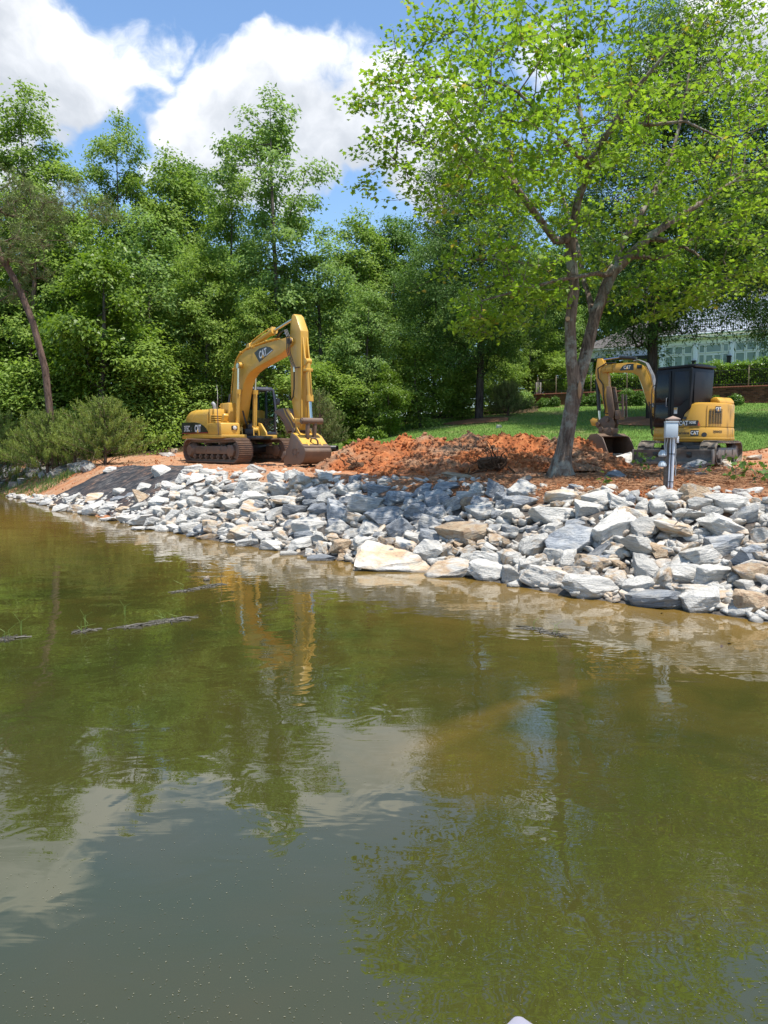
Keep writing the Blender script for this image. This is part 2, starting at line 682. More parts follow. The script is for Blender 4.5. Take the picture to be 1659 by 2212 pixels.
def in_poly(x, y, poly):
    x = np.asarray(x); y = np.asarray(y)
    c = np.zeros(x.shape, bool)
    for (x0, y0), (x1, y1) in zip(poly, poly[1:] + poly[:1]):
        if y0 == y1: continue
        k = ((y0 > y) != (y1 > y)) & (x < (x1 - x0) * (y - y0) / (y1 - y0) + x0)
        c ^= k
    return c


wob = 0.35 * fbm(GX * 0.8, GY * 0.8, oct=3, seed=40)
LAWN_IN = in_poly(GX + wob, GY + wob, lawn_poly)
GZ = ground_z(GX, GY)
mid_land = smooth01((GD + 0.5) / 1.5) * (~LAWN_IN)
GZ = GZ + dirt_noise(GX, GY) * mid_land * np.where(np.hypot(GX, GY) < 60, 1, 0)
# wheel and track ruts in the worked ground
GZ = GZ + 0.075 * fbm(GX * 1.6 + GY * 0.4, GY * 5.0, oct=3, seed=61) * mid_land * np.where((GY > 14) & (GY < 28) & (GX > -10) & (GX < 4), 1, 0)
straw_m = np.exp(-(((GX - 4.6) / 4.6) ** 2 + ((GY - 15.2) / 3.0) ** 2) ** 1.5) * 1.15
straw_m = np.maximum(straw_m, 0.9 * np.exp(-(((GX - 9.5) / 4.0) ** 2 + ((GY - 12.6) / 2.6) ** 2) ** 2))
churn_m = np.exp(-(((GX - 1.2) / 3.5) ** 2 + ((GY - 18.0) / 2.2) ** 2))
wood_line = [tuple(on_ground(*p)[:2]) for p in [(1153, 893), (1000, 904), (880, 916), (800, 924), (735, 936), (690, 952), (600, 962), (480, 968), (330, 985), (0, 1000), (-120, 1003)]]
wl = sorted(wood_line)
wy = np.interp(GX, [p[0] for p in wl], [p[1] for p in wl])
gravel_m = smooth01((GD + 0.6) / 0.4) * smooth01((BANK_W * 0.92 - GD) / 0.5) * smooth01((GX - on_ground(300, 1090).x) / 1.2)
litter_m = smooth01((GY - wy + 0.3) / 1.2) * np.where(GX < 9.5, 1, 0)
ring = np.exp(-(((GX - at(1030, 908, 36).x) / 2.6) ** 2 + ((GY - 35.5) / 2.4) ** 2) ** 2)
nx, ny = len(xs), len(ys)
idx = np.arange(nx * ny).reshape(ny, nx)
F = np.stack([idx[:-1, :-1], idx[:-1, 1:], idx[1:, 1:], idx[1:, :-1]], -1).reshape(-1, 4)
me = np_mesh('ground', np.stack([GX, GY, GZ], -1).reshape(-1, 3), F, smooth=True,
             attrs={'straw': ('POINT', np.clip(straw_m, 0, 1).ravel()), 'litter': ('POINT', litter_m.ravel()), 'gravel': ('POINT', gravel_m.ravel()), 'churn': ('POINT', np.clip(churn_m + 0.25, 0, 1).ravel())})
tag(link('ground', me, mat=M_GROUND), 'bare red clay ground of the building site', kind='structure')

# ---------------------------------------------------------------- lawn: a sheet of turf on the ground
fm = LAWN_IN[:-1, :-1] & LAWN_IN[:-1, 1:] & LAWN_IN[1:, 1:] & LAWN_IN[1:, :-1]
LF = F.reshape(ny - 1, nx - 1, 4)[fm]
used, inv = np.unique(LF, return_inverse=True)
LV = np.stack([GX, GY, GZ + 0.035 + 0.012 * fbm(GX * 2, GY * 2, seed=8)], -1).reshape(-1, 3)[used]
me = np_mesh('lawn', LV, inv.reshape(-1, 4), smooth=True)
tag(link('lawn', me, mat=M_LAWN), 'mown green lawn sloping up to the house', kind='structure')


def blades(name, n, place, h=(0.04, 0.09), wdt=0.012, lean=0.5, mat=None, label=None, kind='stuff', seed=1, tint=(0, 1)):
    """thin grass blades as bent triangles; place(rng, n) -> x, y arrays"""
    rg = np.random.default_rng(seed)
    x, y = place(rg, n)
    n = len(x)
    z = ground_z(x, y) + 0.02
    a = rg.uniform(0, 2 * PI, n)
    hh = rg.uniform(h[0], h[1], n)
    l = rg.uniform(0, lean, n) * hh
    b = rg.uniform(0, 2 * PI, n)
    ww = wdt * rg.uniform(0.7, 1.4, n)
    base = np.stack([x, y, z], -1)
    side = np.stack([np.cos(a) * ww, np.sin(a) * ww, 0 * ww], -1)
    tip = base + np.stack([np.cos(b) * l, np.sin(b) * l, hh], -1)
    V = np.stack([base - side, base + side, tip], 1).reshape(-1, 3)
    Fb = np.arange(3 * n).reshape(-1, 3)
    me = np_mesh(name, V, Fb, attrs={'tint': ('FACE', rg.uniform(tint[0], tint[1], n))})
    return tag(link(name, me, mat=mat or M_GRASS), label, kind=kind)


def lawn_place(rg, n):
    x = rg.uniform(-6, 24, n)
    y = 20.5 + 26 * rg.random(n) ** 1.6
    k = in_poly(x, y, lawn_poly)
    for cx_, cy_, r_ in RINGS:
        k &= np.hypot(x - cx_, y - cy_) > r_ - 0.1
    return x[k], y[k]


RINGS = [(at(1032, 908, 40.0).x, 39.8, 1.7), (at(1410, 893, 35.5).x - 0.4, 35.3, 2.0)]
for cx_, cy_, r_ in RINGS:
    aa, rr_ = np.meshgrid(np.linspace(0, 2 * PI, 49), np.linspace(0.02, 1, 9))
    rw_ = r_ * rr_ * (1 + 0.08 * np.sin(3 * aa + cx_) + 0.05 * np.sin(5 * aa))
    X_, Y_ = cx_ + rw_ * np.cos(aa), cy_ + rw_ * np.sin(aa)
    Z_ = ground_z(X_, Y_) + 0.075 + 0.10 * (1 - rr_) + 0.03 * fbm(X_ * 3, Y_ * 3, seed=4) * (1 - rr_)
    i_ = np.arange(49 * 9).reshape(9, 49)
    me_ = np_mesh('mulch_ring', np.stack([X_, Y_, Z_], -1).reshape(-1, 3), np.stack([i_[:-1, :-1], i_[:-1, 1:], i_[1:, 1:], i_[1:, :-1]], -1).reshape(-1, 4), smooth=True, attrs={'straw': ('POINT', np.ones(49 * 9))})
    tag(link('mulch_ring', me_, mat=M_GROUND), 'brown mulch ring round the foot of a dark oak', kind='structure')

blades('lawn_grass', 210000, lawn_place, (0.04, 0.10), 0.014, 0.7, label='short mown grass blades of the lawn', seed=11)


def tuft_place(spots, spread):
    def f(rg, n):
        s = np.array([tuple(on_ground(px, py)[:2]) + (r,) for px, py, r in spots])
        k = rg.integers(0, len(s), n)
        return s[k, 0] + rg.normal(0, 1, n) * s[k, 2] * spread, s[k, 1] + rg.normal(0, 1, n) * s[k, 2] * spread * 0.6
    return f


# ---------------------------------------------------------------- pine straw on the bed by the maple
def straw_field():
    rg = np.random.default_rng(5)
    n = 60000
    x = rg.uniform(-1.5, 12, n)
    y = rg.uniform(11, 19.5, n)
    s = np.exp(-(((x - 4.6) / 4.6) ** 2 + ((y - 15.2) / 3.0) ** 2) ** 1.5) * 1.15
    s = np.maximum(s, 0.9 * np.exp(-(((x - 9.5) / 4.0) ** 2 + ((y - 12.6) / 2.6) ** 2) ** 2))
    s = s * (0.45 + 0.9 * fbm(x * 1.1, y * 1.1, seed=77))
    k = (rg.random(n) < s) & (shore_dist(x, y) > BANK_W * 0.8)
    x, y = x[k], y[k]
    n = len(x)
    z = ground_z(x, y) + dirt_noise(x, y) + rg.uniform(0.005, 0.05, n)
    a = rg.uniform(0, 2 * PI, n)
    L = rg.uniform(0.06, 0.13, n)
    dz = rg.normal(0, 0.02, n)
    d = np.stack([np.cos(a) * L, np.sin(a) * L, dz], -1)
    sd = np.stack([-np.sin(a), np.cos(a), 0.6 + 0 * a], -1) * 0.0042
    c = np.stack([x, y, z], -1)
    V = np.stack([c - d - sd, c - d + sd, c + d + sd * 0.6, c + d - sd * 0.6], 1).reshape(-1, 3)
    me = np_mesh('pine_straw', V, np.arange(4 * n).reshape(-1, 4), attrs={'tint': ('FACE', rg.random(n) ** 0.8)})
    tag(link('pine_straw', me, mat=M_STRAW), 'brown pine straw mulch strewn around the maple', kind='stuff')


straw_field()

# ---------------------------------------------------------------- water
def make_water_mat():
    m, t = new_mat('murky_lake_water')
    P = t.pos()
    silt = t.attr('silt')
    n1 = t.noise(P, 0.28, 4.0, 0.6, 0.6)
    n2 = t.noise(P, 1.3, 5.0, 0.6, 1.0)
    olive = t.mix(t.rng(n1, 0.40, 0.62), (0.033, 0.037, 0.009), (0.046, 0.041, 0.010))
    tan = t.mix(n2, (0.155, 0.088, 0.013), (0.205, 0.130, 0.034))
    s = t.math('ADD', silt, t.math('MULTIPLY', t.math('SUBTRACT', n2, 0.5), 0.35))
    col = t.mix(t.rng(s, 0.1, 0.95), olive, tan)
    # ripples: a long swell, wind ripples drawn out along the view, fine dimples
    w1 = t.noise(t.mapping(P, scale=(0.55, 1.0, 1)), 0.85, 2.0, 0.5, 0.4)
    w2 = t.noise(t.mapping(P, rot=(0, 0, 0.25), scale=(0.45, 1.6, 1)), 3.2, 3.0, 0.5, 0.5)
    calm = t.rng(t.noise(P, 0.16, 2.0, 0.5), 0.38, 0.62, 0.35, 1.0)
    w3 = t.noise(t.mapping(P, rot=(0, 0, -0.5)), 1.9, 2.0, 0.55, 1.2)
    h = t.math('ADD', t.math('ADD', t.math('MULTIPLY', w1, 0.010), t.math('MULTIPLY', w3, 0.0036)), t.math('MULTIPLY', t.math('MULTIPLY', w2, calm), 0.0022))
    bmp = t.bump(h, 1.0, 1.0)
    t.out(t.bsdf(col, 0.015, bmp, spec=0.5, IOR=1.8))
    return m


wx = np.concatenate([np.array([-900, -300, -120, -60]), np.arange(-40, 14.1, 0.25), np.array([20, 40, 120, 300, 900])])
wyy = np.concatenate([np.array([-900, -200, -60, -20, -8]), np.concatenate([np.arange(-2, 12, 0.2), np.arange(12, 48.1, 0.5)]), np.array([60, 120, 300])])
WX, WY = np.meshgrid(wx, wyy)
WD = shore_dist(WX, WY)
silt = np.exp(np.minimum(WD, 0) / 2.2) * np.where(WD < 1.5, 1, 0)
silt = np.maximum(silt, 1.0 * np.exp(-(((WX + 11.0) / 6.0) ** 2 + ((WY - 21.0) / 9.0) ** 2)))
sa_, sb_ = at_z(1255, 1468), at_z(830, 1642)                     # a pale bar of silt just under the surface
tx_, ty_ = (sb_.x - sa_.x), (sb_.y - sa_.y)
ll_ = math.hypot(tx_, ty_)
al_ = ((WX - sa_.x) * tx_ + (WY - sa_.y) * ty_) / ll_
ac_ = (-(WX - sa_.x) * ty_ + (WY - sa_.y) * tx_) / ll_
silt = np.maximum(silt, 0.40 * np.exp(-(ac_ / 0.17) ** 2) * smooth01((al_ + 0.3) / 0.5) * smooth01((ll_ + 0.4 - al_) / 0.9))
silt = np.maximum(silt, 0.25 * np.exp(-(((WX - 0.6) / 1.0) ** 2 + ((WY - 5.0) / 0.8) ** 2)))
nxw, nyw = len(wx), len(wyy)
idw = np.arange(nxw * nyw).reshape(nyw, nxw)
FW = np.stack([idw[:-1, :-1], idw[:-1, 1:], idw[1:, 1:], idw[1:, :-1]], -1).reshape(-1, 4)
me = np_mesh('water', np.stack([WX, WY, 0 * WX], -1).reshape(-1, 3), FW, smooth=True, attrs={'silt': ('POINT', silt.ravel())})
tag(link('water', me, mat=make_water_mat()), 'murky olive lake water with gentle ripples', kind='structure')

# ---------------------------------------------------------------- black geotextile on the bare slope
def make_fabric_mat():
    m, t = new_mat('black_geotextile')
    P = t.pos()
    st = t.noise(t.mapping(P, rot=(0, 0, 0.6), scale=(1.0, 3.4, 1)), 1.9, 6.0, 0.68, 1.2)
    st2 = t.noise(P, 6.0, 6.0, 0.7, 0.6)
    dust = t.math('MULTIPLY', t.rng(st, 0.46, 0.62), t.rng(st2, 0.30, 0.56))
    dust = t.math('MULTIPLY', dust, t.rng(t.noise(P, 0.45, 2.0, 0.5), 0.32, 0.52, 0.15, 1.0))
    col = t.mix(t.math('MULTIPLY', dust, 0.62), (0.020, 0.021, 0.024), t.mix(t.rng(t.noise(P, 1.1, 3.0), 0.4, 0.65), (0.23, 0.20, 0.18), (0.33, 0.17, 0.09)))
    t.out(t.bsdf(col, 0.75, t.bump(t.math('ADD', st, st2), 0.35, 0.05), spec=0.35))
    return m


def fabric():
    A, B = on_ground(88, 1088), on_ground(236, 1019)
    C, D = on_ground(420, 1012), on_ground(330, 1135)
    n, k = 90, 60
    u, v = np.meshgrid(np.linspace(0, 1, n), np.linspace(0, 1, k))
    P = lambda i: (1 - u) * (1 - v) * A[i] + (1 - u) * v * B[i] + u * v * C[i] + u * (1 - v) * D[i]
    edge = 0.10 * fbm(u * 6 + v * 5, v * 6, seed=21)
    X, Y = P(0) + edge, P(1) + edge * 0.6
    Z = ground_z(X, Y) + 0.075
    wr = fbm(X * 0.5 + Y * 1.5, X * 2.2 - Y * 0.9, oct=3, seed=22, ridged=True)
    Z = Z + 0.035 * np.clip(wr, -0.5, 1) + 0.03 * fbm(X * 1.0, Y * 1.0, seed=23)
    i = np.arange(n * k).reshape(k, n)
    Fq = np.stack([i[:-1, :-1], i[:-1, 1:], i[1:, 1:], i[1:, :-1]], -1).reshape(-1, 4)
    me = np_mesh('geotextile_sheet', np.stack([X, Y, Z], -1).reshape(-1, 3), Fq, smooth=True)
    o = tag(link('geotextile_sheet', me, mat=make_fabric_mat()), 'dusty black geotextile sheet spread on the bare slope at the water', 'fabric sheet')
    sd = o.modifiers.new('thickness', 'SOLIDIFY')
    sd.thickness = 0.012


fabric()

# ---------------------------------------------------------------- the heap of dug red soil
def soil_pile():
    mounds = [(752, 962, 22.3, .55), (795, 938, 22.6, .75), (835, 946, 22.2, .6), (872, 932, 22.8, .7), (915, 934, 22.4, .75), (955, 944, 21.9, .7), (985, 940, 22.0, .7),
              (1012, 926, 22.3, .75), (1050, 936, 21.6, .8), (1085, 932, 21.6, .75), (1130, 930, 21.4, .8), (1170, 942, 21.0, .75),
              (1222, 930, 20.6, .62), (1248, 936, 20.4, .55), (1275, 962, 20.0, .5), (1296, 976, 19.6, .45),
              (900, 975, 21.0, .9), (1000, 968, 20.7, .9), (1090, 970, 20.3, .9), (1160, 975, 19.9, .85), (1220, 980, 19.5, .7)]
    gx = np.arange(-3.5, 7.2, 0.045)
    gy = np.arange(18.3, 25.2, 0.06)
    X, Y = np.meshgrid(gx, gy)
    base = ground_z(X, Y)
    H = np.zeros(X.shape)
    for px, py, D, r in mounds:
        p = at(px, py, D)
        top = (p.z - gz(p.x, p.y)) * 0.93
        q = np.hypot(X - p.x, (Y - p.y) * 0.85)
        Hm = top * np.clip(1 - np.maximum(q - 0.05, 0) / (r * 2.0), 0, 1) ** 0.95
        H = np.maximum(H, Hm) * 0.9 + 0.1 * (H ** 3 + Hm ** 3) ** (1 / 3)
    env = smooth01(H / 0.25)
    H = H + env * (0.10 * fbm(X * 2.0, Y * 2.0, seed=31) + 0.055 * fbm(X * 5.5, Y * 5.5, oct=3, seed=32, ridged=True) + 0.03 * fbm(X * 14, Y * 14, oct=2, seed=33))
    Z = base + H - 0.06
    dx = env * 0.07 * fbm(X * 4, Y * 4, Z * 4, seed=35)
    n, k = len(gx), len(gy)
    i = np.arange(n * k).reshape(k, n)
    keep = (H > 0.015)
    fk = keep[:-1, :-1] | keep[1:, 1:] | keep[:-1, 1:] | keep[1:, :-1]
    Fq = np.stack([i[:-1, :-1], i[:-1, 1:], i[1:, 1:], i[1:, :-1]], -1)[fk]
    us, iv = np.unique(Fq, return_inverse=True)
    V = np.stack([X + dx, Y + dx * 0.7, Z], -1).reshape(-1, 3)[us]
    me = np_mesh('soil_pile', V, iv.reshape(-1, 4), smooth=False)
    tag(link('soil_pile', me, mat=M_PILE), 'long heap of freshly dug red clay soil behind the maple', 'soil pile')
    return X, Y, H, Z


PILE = soil_pile()

# ================================================================ riprap
def make_rock_mat():
    m, t = new_mat('quarried_gneiss')
    O = t.obj_co()
    tint = t.obj_info('Color')
    rnd = t.obj_info('Random')
    sepc = t.n('ShaderNodeSeparateColor')
    t.set(sepc, 0, tint)
    stain_amt, blue_amt, bright = sepc.outputs[0], sepc.outputs[1], sepc.outputs[2]
    off = t.vmath('MULTIPLY', t.n('ShaderNodeCombineXYZ', i_0=rnd, i_1=rnd, i_2=rnd).outputs[0], (37.0, 19.0, 53.0))
    Q = t.vmath('ADD', O, off)
    lay = t.mapping(Q, rot=(0.35, 0.2, 0.0), scale=(0.7, 0.9, 4.2))
    band = t.noise(lay, 2.4, 7.0, 0.68, 0.8)
    spot = t.noise(Q, 3.0, 6.0, 0.65, 0.3)
    fine = t.noise(Q, 26.0, 6.0, 0.75)
    pale = t.ramp(band, [(0.30, (0.26, 0.25, 0.235)), (0.45, (0.43, 0.41, 0.37)), (0.60, (0.55, 0.52, 0.465)), (0.75, (0.47, 0.445, 0.40))])
    blue = t.ramp(band, [(0.32, (0.13, 0.14, 0.155)), (0.50, (0.27, 0.285, 0.305)), (0.66, (0.40, 0.41, 0.415))])
    col = t.mix(t.rng(t.math('ADD', blue_amt, t.math('MULTIPLY', t.math('SUBTRACT', spot, 0.5), 1.3)), 0.36, 0.66), pale, blue)
    tan = t.ramp(t.noise(Q, 5.0, 5.0, 0.6), [(0.3, (0.30, 0.165, 0.075)), (0.5, (0.46, 0.315, 0.18)), (0.7, (0.54, 0.44, 0.30))])
    sn = t.noise(Q, 1.9, 4.0, 0.62, 0.5)
    sm = t.rng(t.math('ADD', stain_amt, t.math('MULTIPLY', t.math('SUBTRACT', sn, 0.5), 1.6)), 0.50, 0.78)
    col = t.mix(t.math('MULTIPLY', sm, 0.85), col, tan)
    vein = t.rng(t.math('ABSOLUTE', t.math('SUBTRACT', t.noise(lay, 5.2, 3.0, 0.5, 1.0), 0.5)), 0.0, 0.018, 0.55, 0.0)
    col = t.mix(vein, col, (0.13, 0.13, 0.13))
    col = t.mix(t.rng(fine, 0.55, 0.75, 0, 0.35), col, (0.16, 0.155, 0.15))
    br = t.math('MULTIPLY_ADD', bright, 1.05, 0.36)
    col = t.mix(1.0, col, t.n('ShaderNodeCombineXYZ', i_0=br, i_1=br, i_2=br).outputs[0], 'MULTIPLY')
    # the wet band where the lake laps at the stones
    z = t.n('ShaderNodeSeparateXYZ')
    t.set(z, 0, t.pos())
    wet = t.rng(t.math('ADD', z.outputs[2], t.math('MULTIPLY', t.math('SUBTRACT', spot, 0.5), 0.05)), 0.015, 0.05, 1.0, 0.0)
    col = t.mix(t.math('MULTIPLY', wet, 0.72), col, (0.055, 0.045, 0.032))
    bh = t.math('ADD', t.math('MULTIPLY', band, 1.0), t.math('MULTIPLY', fine, 0.25))
    bh = t.math('ADD', bh, t.math('MULTIPLY', t.noise(Q, 8.0, 5.0, 0.65, 0.4), 0.9))
    n = t.bump(bh, 0.85, 0.06)
    t.out(t.bsdf(col, t.rng(wet, 0, 1, 0.82, 0.25), n, spec=0.28))
    return m


M_ROCK = make_rock_mat()


def rock_mesh(seed, slab=0.0, detail=True):
    """a broken quarry stone: a hull of split faces with chipped edges and a rough skin, about 1 x 1 x 1"""
    rg = np.random.default_rng(1000 + seed)
    bm = bmesh.new()
    npt = int(rg.integers(11, 17))
    pts = []
    for k in range(npt):
        p = rg.normal(0, 1, 3)
        p /= np.abs(p).max() ** 0.75 * np.linalg.norm(p) ** 0.25
        p *= rg.uniform(0.78, 1.0)
        pts.append(p * 0.5)
    for p in pts:
        bm.verts.new(p)
    r = bmesh.ops.convex_hull(bm, input=bm.verts[:])
    junk = list({g for g in r['geom_interior'] + r['geom_unused'] if isinstance(g, bmesh.types.BMVert)})
    if junk: bmesh.ops.delete(bm, geom=junk, context='VERTS')
    # split off corners along cleavage planes
    for k in range(int(rg.integers(3, 6))):
        nrm = Vector(rg.normal(0, 1, 3)).normalized()
        if k < 2: nrm = Vector((rg.normal(0, 0.15), rg.normal(0, 0.15), 1 if k == 0 else -1)).normalized()
        ext = max(v.co.dot(nrm) for v in bm.verts)
        g = bmesh.ops.bisect_plane(bm, geom=bm.verts[:] + bm.edges[:] + bm.faces[:], plane_co=nrm * ext * rg.uniform(0.62, 0.84), plane_no=nrm, clear_outer=True)
        ed = [e for e in bm.edges if e.is_boundary]
        if ed: bmesh.ops.holes_fill(bm, edges=ed, sides=0)
    bmesh.ops.dissolve_limit(bm, angle_limit=0.16, verts=bm.verts[:], edges=bm.edges[:])
    if detail:
        bmesh.ops.bevel(bm, geom=bm.edges[:], offset=0.022, segments=1, affect='EDGES', clamp_overlap=True)
    bmesh.ops.triangulate(bm, faces=bm.faces[:])
    if detail:
        for it in range(4):
            long_e = [e for e in bm.edges if e.calc_length() > 0.13]
            if not long_e: break
            bmesh.ops.subdivide_edges(bm, edges=long_e, cuts=1, use_grid_fill=False)
            bmesh.ops.triangulate(bm, faces=[f for f in bm.faces if len(f.verts) > 3])
        co = np.array([v.co for v in bm.verts])
        bm.normal_update()
        nr = np.array([v.normal for v in bm.verts])
        s = rg.uniform(0, 100)
        d = 0.034 * fbm(co[:, 0] * 2.6 + s, co[:, 1] * 2.6, co[:, 2] * 5.5, oct=3, seed=seed, ridged=True) + 0.016 * fbm(co[:, 0] * 9 + s, co[:, 1] * 9, co[:, 2] * 16, oct=2, seed=seed + 9)
        for v, q, k, n_ in zip(bm.verts, co, d, nr):
            v.co = q + n_ * k
    me = bpy.data.meshes.new('stone')
    bm.normal_update()
    for f in bm.faces: f.smooth = True
    for e in bm.edges:
        e.smooth = e.is_manifold and e.calc_face_angle(0) < 0.42
    # centre and fit to a unit box
    co = np.array([v.co for v in bm.verts])
    lo, hi = co.min(0), co.max(0)
    for v in bm.verts:
        v.co = Vector((np.array(v.co) - (lo + hi) / 2) / (hi - lo))
    bm.to_mesh(me)
    bm.free()
    me.materials.append(M_ROCK)
    return me


STONES = [rock_mesh(i) for i in range(44)]
CHIPS = [rock_mesh(200 + i, detail=False) for i in range(10)]

# stones traced from the photograph: centre x, y, width, height in its 2880 x 3840 grid, colour letter, tilt in degrees
# colours: w white grey, g grey, b blue grey, t tan, o orange tan, y yellow stained, d dark grey, n brown
RK = []


def rows(sx, sy, k, txt):
    for ln in txt.strip().split(';'):
        f = ln.split()
        if not f: continue
        x, y, a, b = map(float, f[:4])
        RK.append((sx + x * k, sy + y * k, a * k, b * k, f[4] if len(f) > 4 else 'w', float(f[5]) if len(f) > 5 else None))


rows(1880, 1700, .6028, '''
130 225 180 120 g 8;110 310 190 95 b -8;75 400 150 105 g 0;320 385 265 125 w -4;400 265 250 90 t 3;490 290 90 72 n 20;545 360 190 120 w -15;600 285 190 100 w 8;
740 310 190 100 w -28;830 262 72 62 w 15;690 465 290 180 w 22;795 395 180 140 y -24;800 305 82 85 b 30;905 463 165 135 g -8;1022 437 72 56 o 0;985 410 140 50 w 8;
890 340 112 92 w 10;980 335 130 105 w 4;1040 260 172 74 g 3;1210 250 175 120 t -22;1235 320 148 98 w -8;1090 330 120 70 t -4;1415 300 230 116 w 11;1165 395 172 112 w -5;
1315 370 175 105 w 18;1305 400 112 52 n -22;1370 460 270 150 w -18;1085 475 320 112 t -10;1530 388 168 130 g 28;1640 405 70 115 w 5;1500 265 82 42 w 0;450 540 310 180 b 6;
205 580 180 140 w 16;430 560 155 56 w 5;650 545 100 72 t 12;640 605 175 62 d 30;870 580 256 140 w -12;980 592 160 62 o -8;1012 625 112 66 o 6;1150 590 140 112 t 12;
1270 640 245 132 w 14;1395 562 245 122 g 6;1530 630 180 156 b -6;1620 510 130 112 t -10;1605 655 125 82 t 0;1560 750 230 136 n -4;60 650 142 140 t 12;190 700 152 122 w -5;
255 650 92 92 t 30;330 640 132 122 w -12;420 660 122 140 w 8;62 750 132 130 w 10;270 780 290 162 t -6;455 750 142 112 t 8;580 690 224 112 t -4;580 722 96 92 n 10;735 697 104 58 o -14;
560 830 324 150 w -4;727 780 146 160 t -28;845 822 196 114 w 6;900 722 200 152 g -4;1015 792 172 146 t 36;1140 742 250 152 w -16;1320 765 258 142 w -3;930 908 404 124 b 7;
1300 872 400 110 t 0;1275 915 300 140 w 10;1560 930 220 160 o -12;1530 832 150 76 w -12;1600 1022 130 34 w 0;490 438 180 74 b 8;60 490 124 74 b -4;25 545 62 92 n 20;
640 655 150 62 d 10;200 478 90 62 b 10;262 500 72 60 b -20;330 470 110 70 w 5;165 428 62 42 n 0;1480 560 70 60 t 0;700 580 62 52 t 15;815 525 66 52 t -10;755 556 62 32 w 0;1425 680 50 90 n 60;
60 250 72 90 b 20;20 340 60 70 b 0;350 330 90 60 n -10;1590 340 130 56 w 6;1580 300 60 60 t 0;1470 440 100 46 t 4;690 640 100 60 w 10''')
rows(900, 1650, .6028, '''
960 742 470 158 t 6;1170 702 182 150 g -8;1288 684 92 124 t 20;775 662 140 132 w -10;1300 812 322 104 t 6;1545 822 245 132 w -3;1550 742 210 114 w -16;1400 570 292 160 n 12;1418 612 156 76 g 8;
1185 532 152 106 b -20;985 552 150 150 b 22;910 470 262 122 d 3;785 405 224 132 g -6;1110 440 184 116 b 6;1215 450 120 108 b 26;1090 492 82 46 d 0;820 557 156 92 w -10;430 530 204 114 w 2;
615 552 152 86 w 4;610 446 190 134 b -16;500 432 136 94 d 20;710 492 104 70 t -14;720 358 118 76 b -10;480 340 164 134 b 12;545 368 136 96 g -8;860 315 156 92 b -16;990 357 156 96 b -10;
1140 318 112 100 b 12;1228 375 152 122 b 8;1322 385 100 122 b 30;1480 318 92 92 g -28;1590 310 140 116 b -24;1505 390 134 72 b -8;1412 392 84 84 n 20;1490 442 170 96 g 6;1285 292 166 62 b 0;
900 258 88 50 g 8;810 290 96 54 b 6;715 245 88 56 b 16;640 310 84 94 w -12;705 302 104 74 w 8;335 220 114 84 w -24;100 190 116 66 w -26;70 242 144 72 w 4;225 235 114 84 w -10;380 270 156 112 t -8;
60 300 170 102 w 6;250 312 178 94 w -12;190 288 84 54 w 0;100 360 204 94 w 8;295 370 204 56 t -4;100 422 176 84 t -14;230 460 136 94 w 24;130 482 136 66 w -6;50 562 204 66 t 0;152 602 156 74 w -4;
262 600 130 72 y -22;380 650 176 84 w 6;212 660 176 74 w -6;60 642 150 42 w 3;520 680 106 84 t -16;625 672 136 116 o 12;505 732 170 50 d 0;655 737 96 34 o 0;932 642 146 82 n 10;
1042 662 156 64 t -12;1085 612 130 64 w -8;1195 602 156 84 b -10;700 588 130 62 w 12;1370 658 84 54 o -10;1420 690 100 56 t 10;1312 752 78 56 o 6;1320 650 56 60 o 30;1350 700 62 44 o -20;
1410 730 90 66 w 0;500 612 106 82 w -6;400 590 124 66 d 8;590 612 90 62 t -14;872 590 84 54 d 0;1600 562 110 64 b 6;302 706 106 32 g 2;530 228 86 74 w 8;530 266 90 36 n 0;
420 722 52 26 w 0;450 700 90 34 w -4;590 520 110 66 b -8;340 440 150 90 d -8;450 390 110 66 b 10;650 380 84 62 b 0;300 530 90 70 d 14;1060 390 80 70 b 20;1240 480 90 64 w 4;920 385 90 60 b -16;
1060 560 90 70 d 10;1340 500 140 66 b -6;1510 650 80 46 t 10;1430 650 80 62 t -20;160 540 100 60 w 4;1180 455 60 100 n 10;1405 355 130 80 g 4;1560 440 60 60 d 0;1130 480 100 60 b 0;940 510 90 60 d 0;1010 570 120 50 d -30;1250 560 80 60 d 0;
1640 360 110 90 b 6;1600 470 90 70 d 12;1630 410 80 60 b -10;1640 430 60 50 g 0;1600 620 120 80 t -6''')
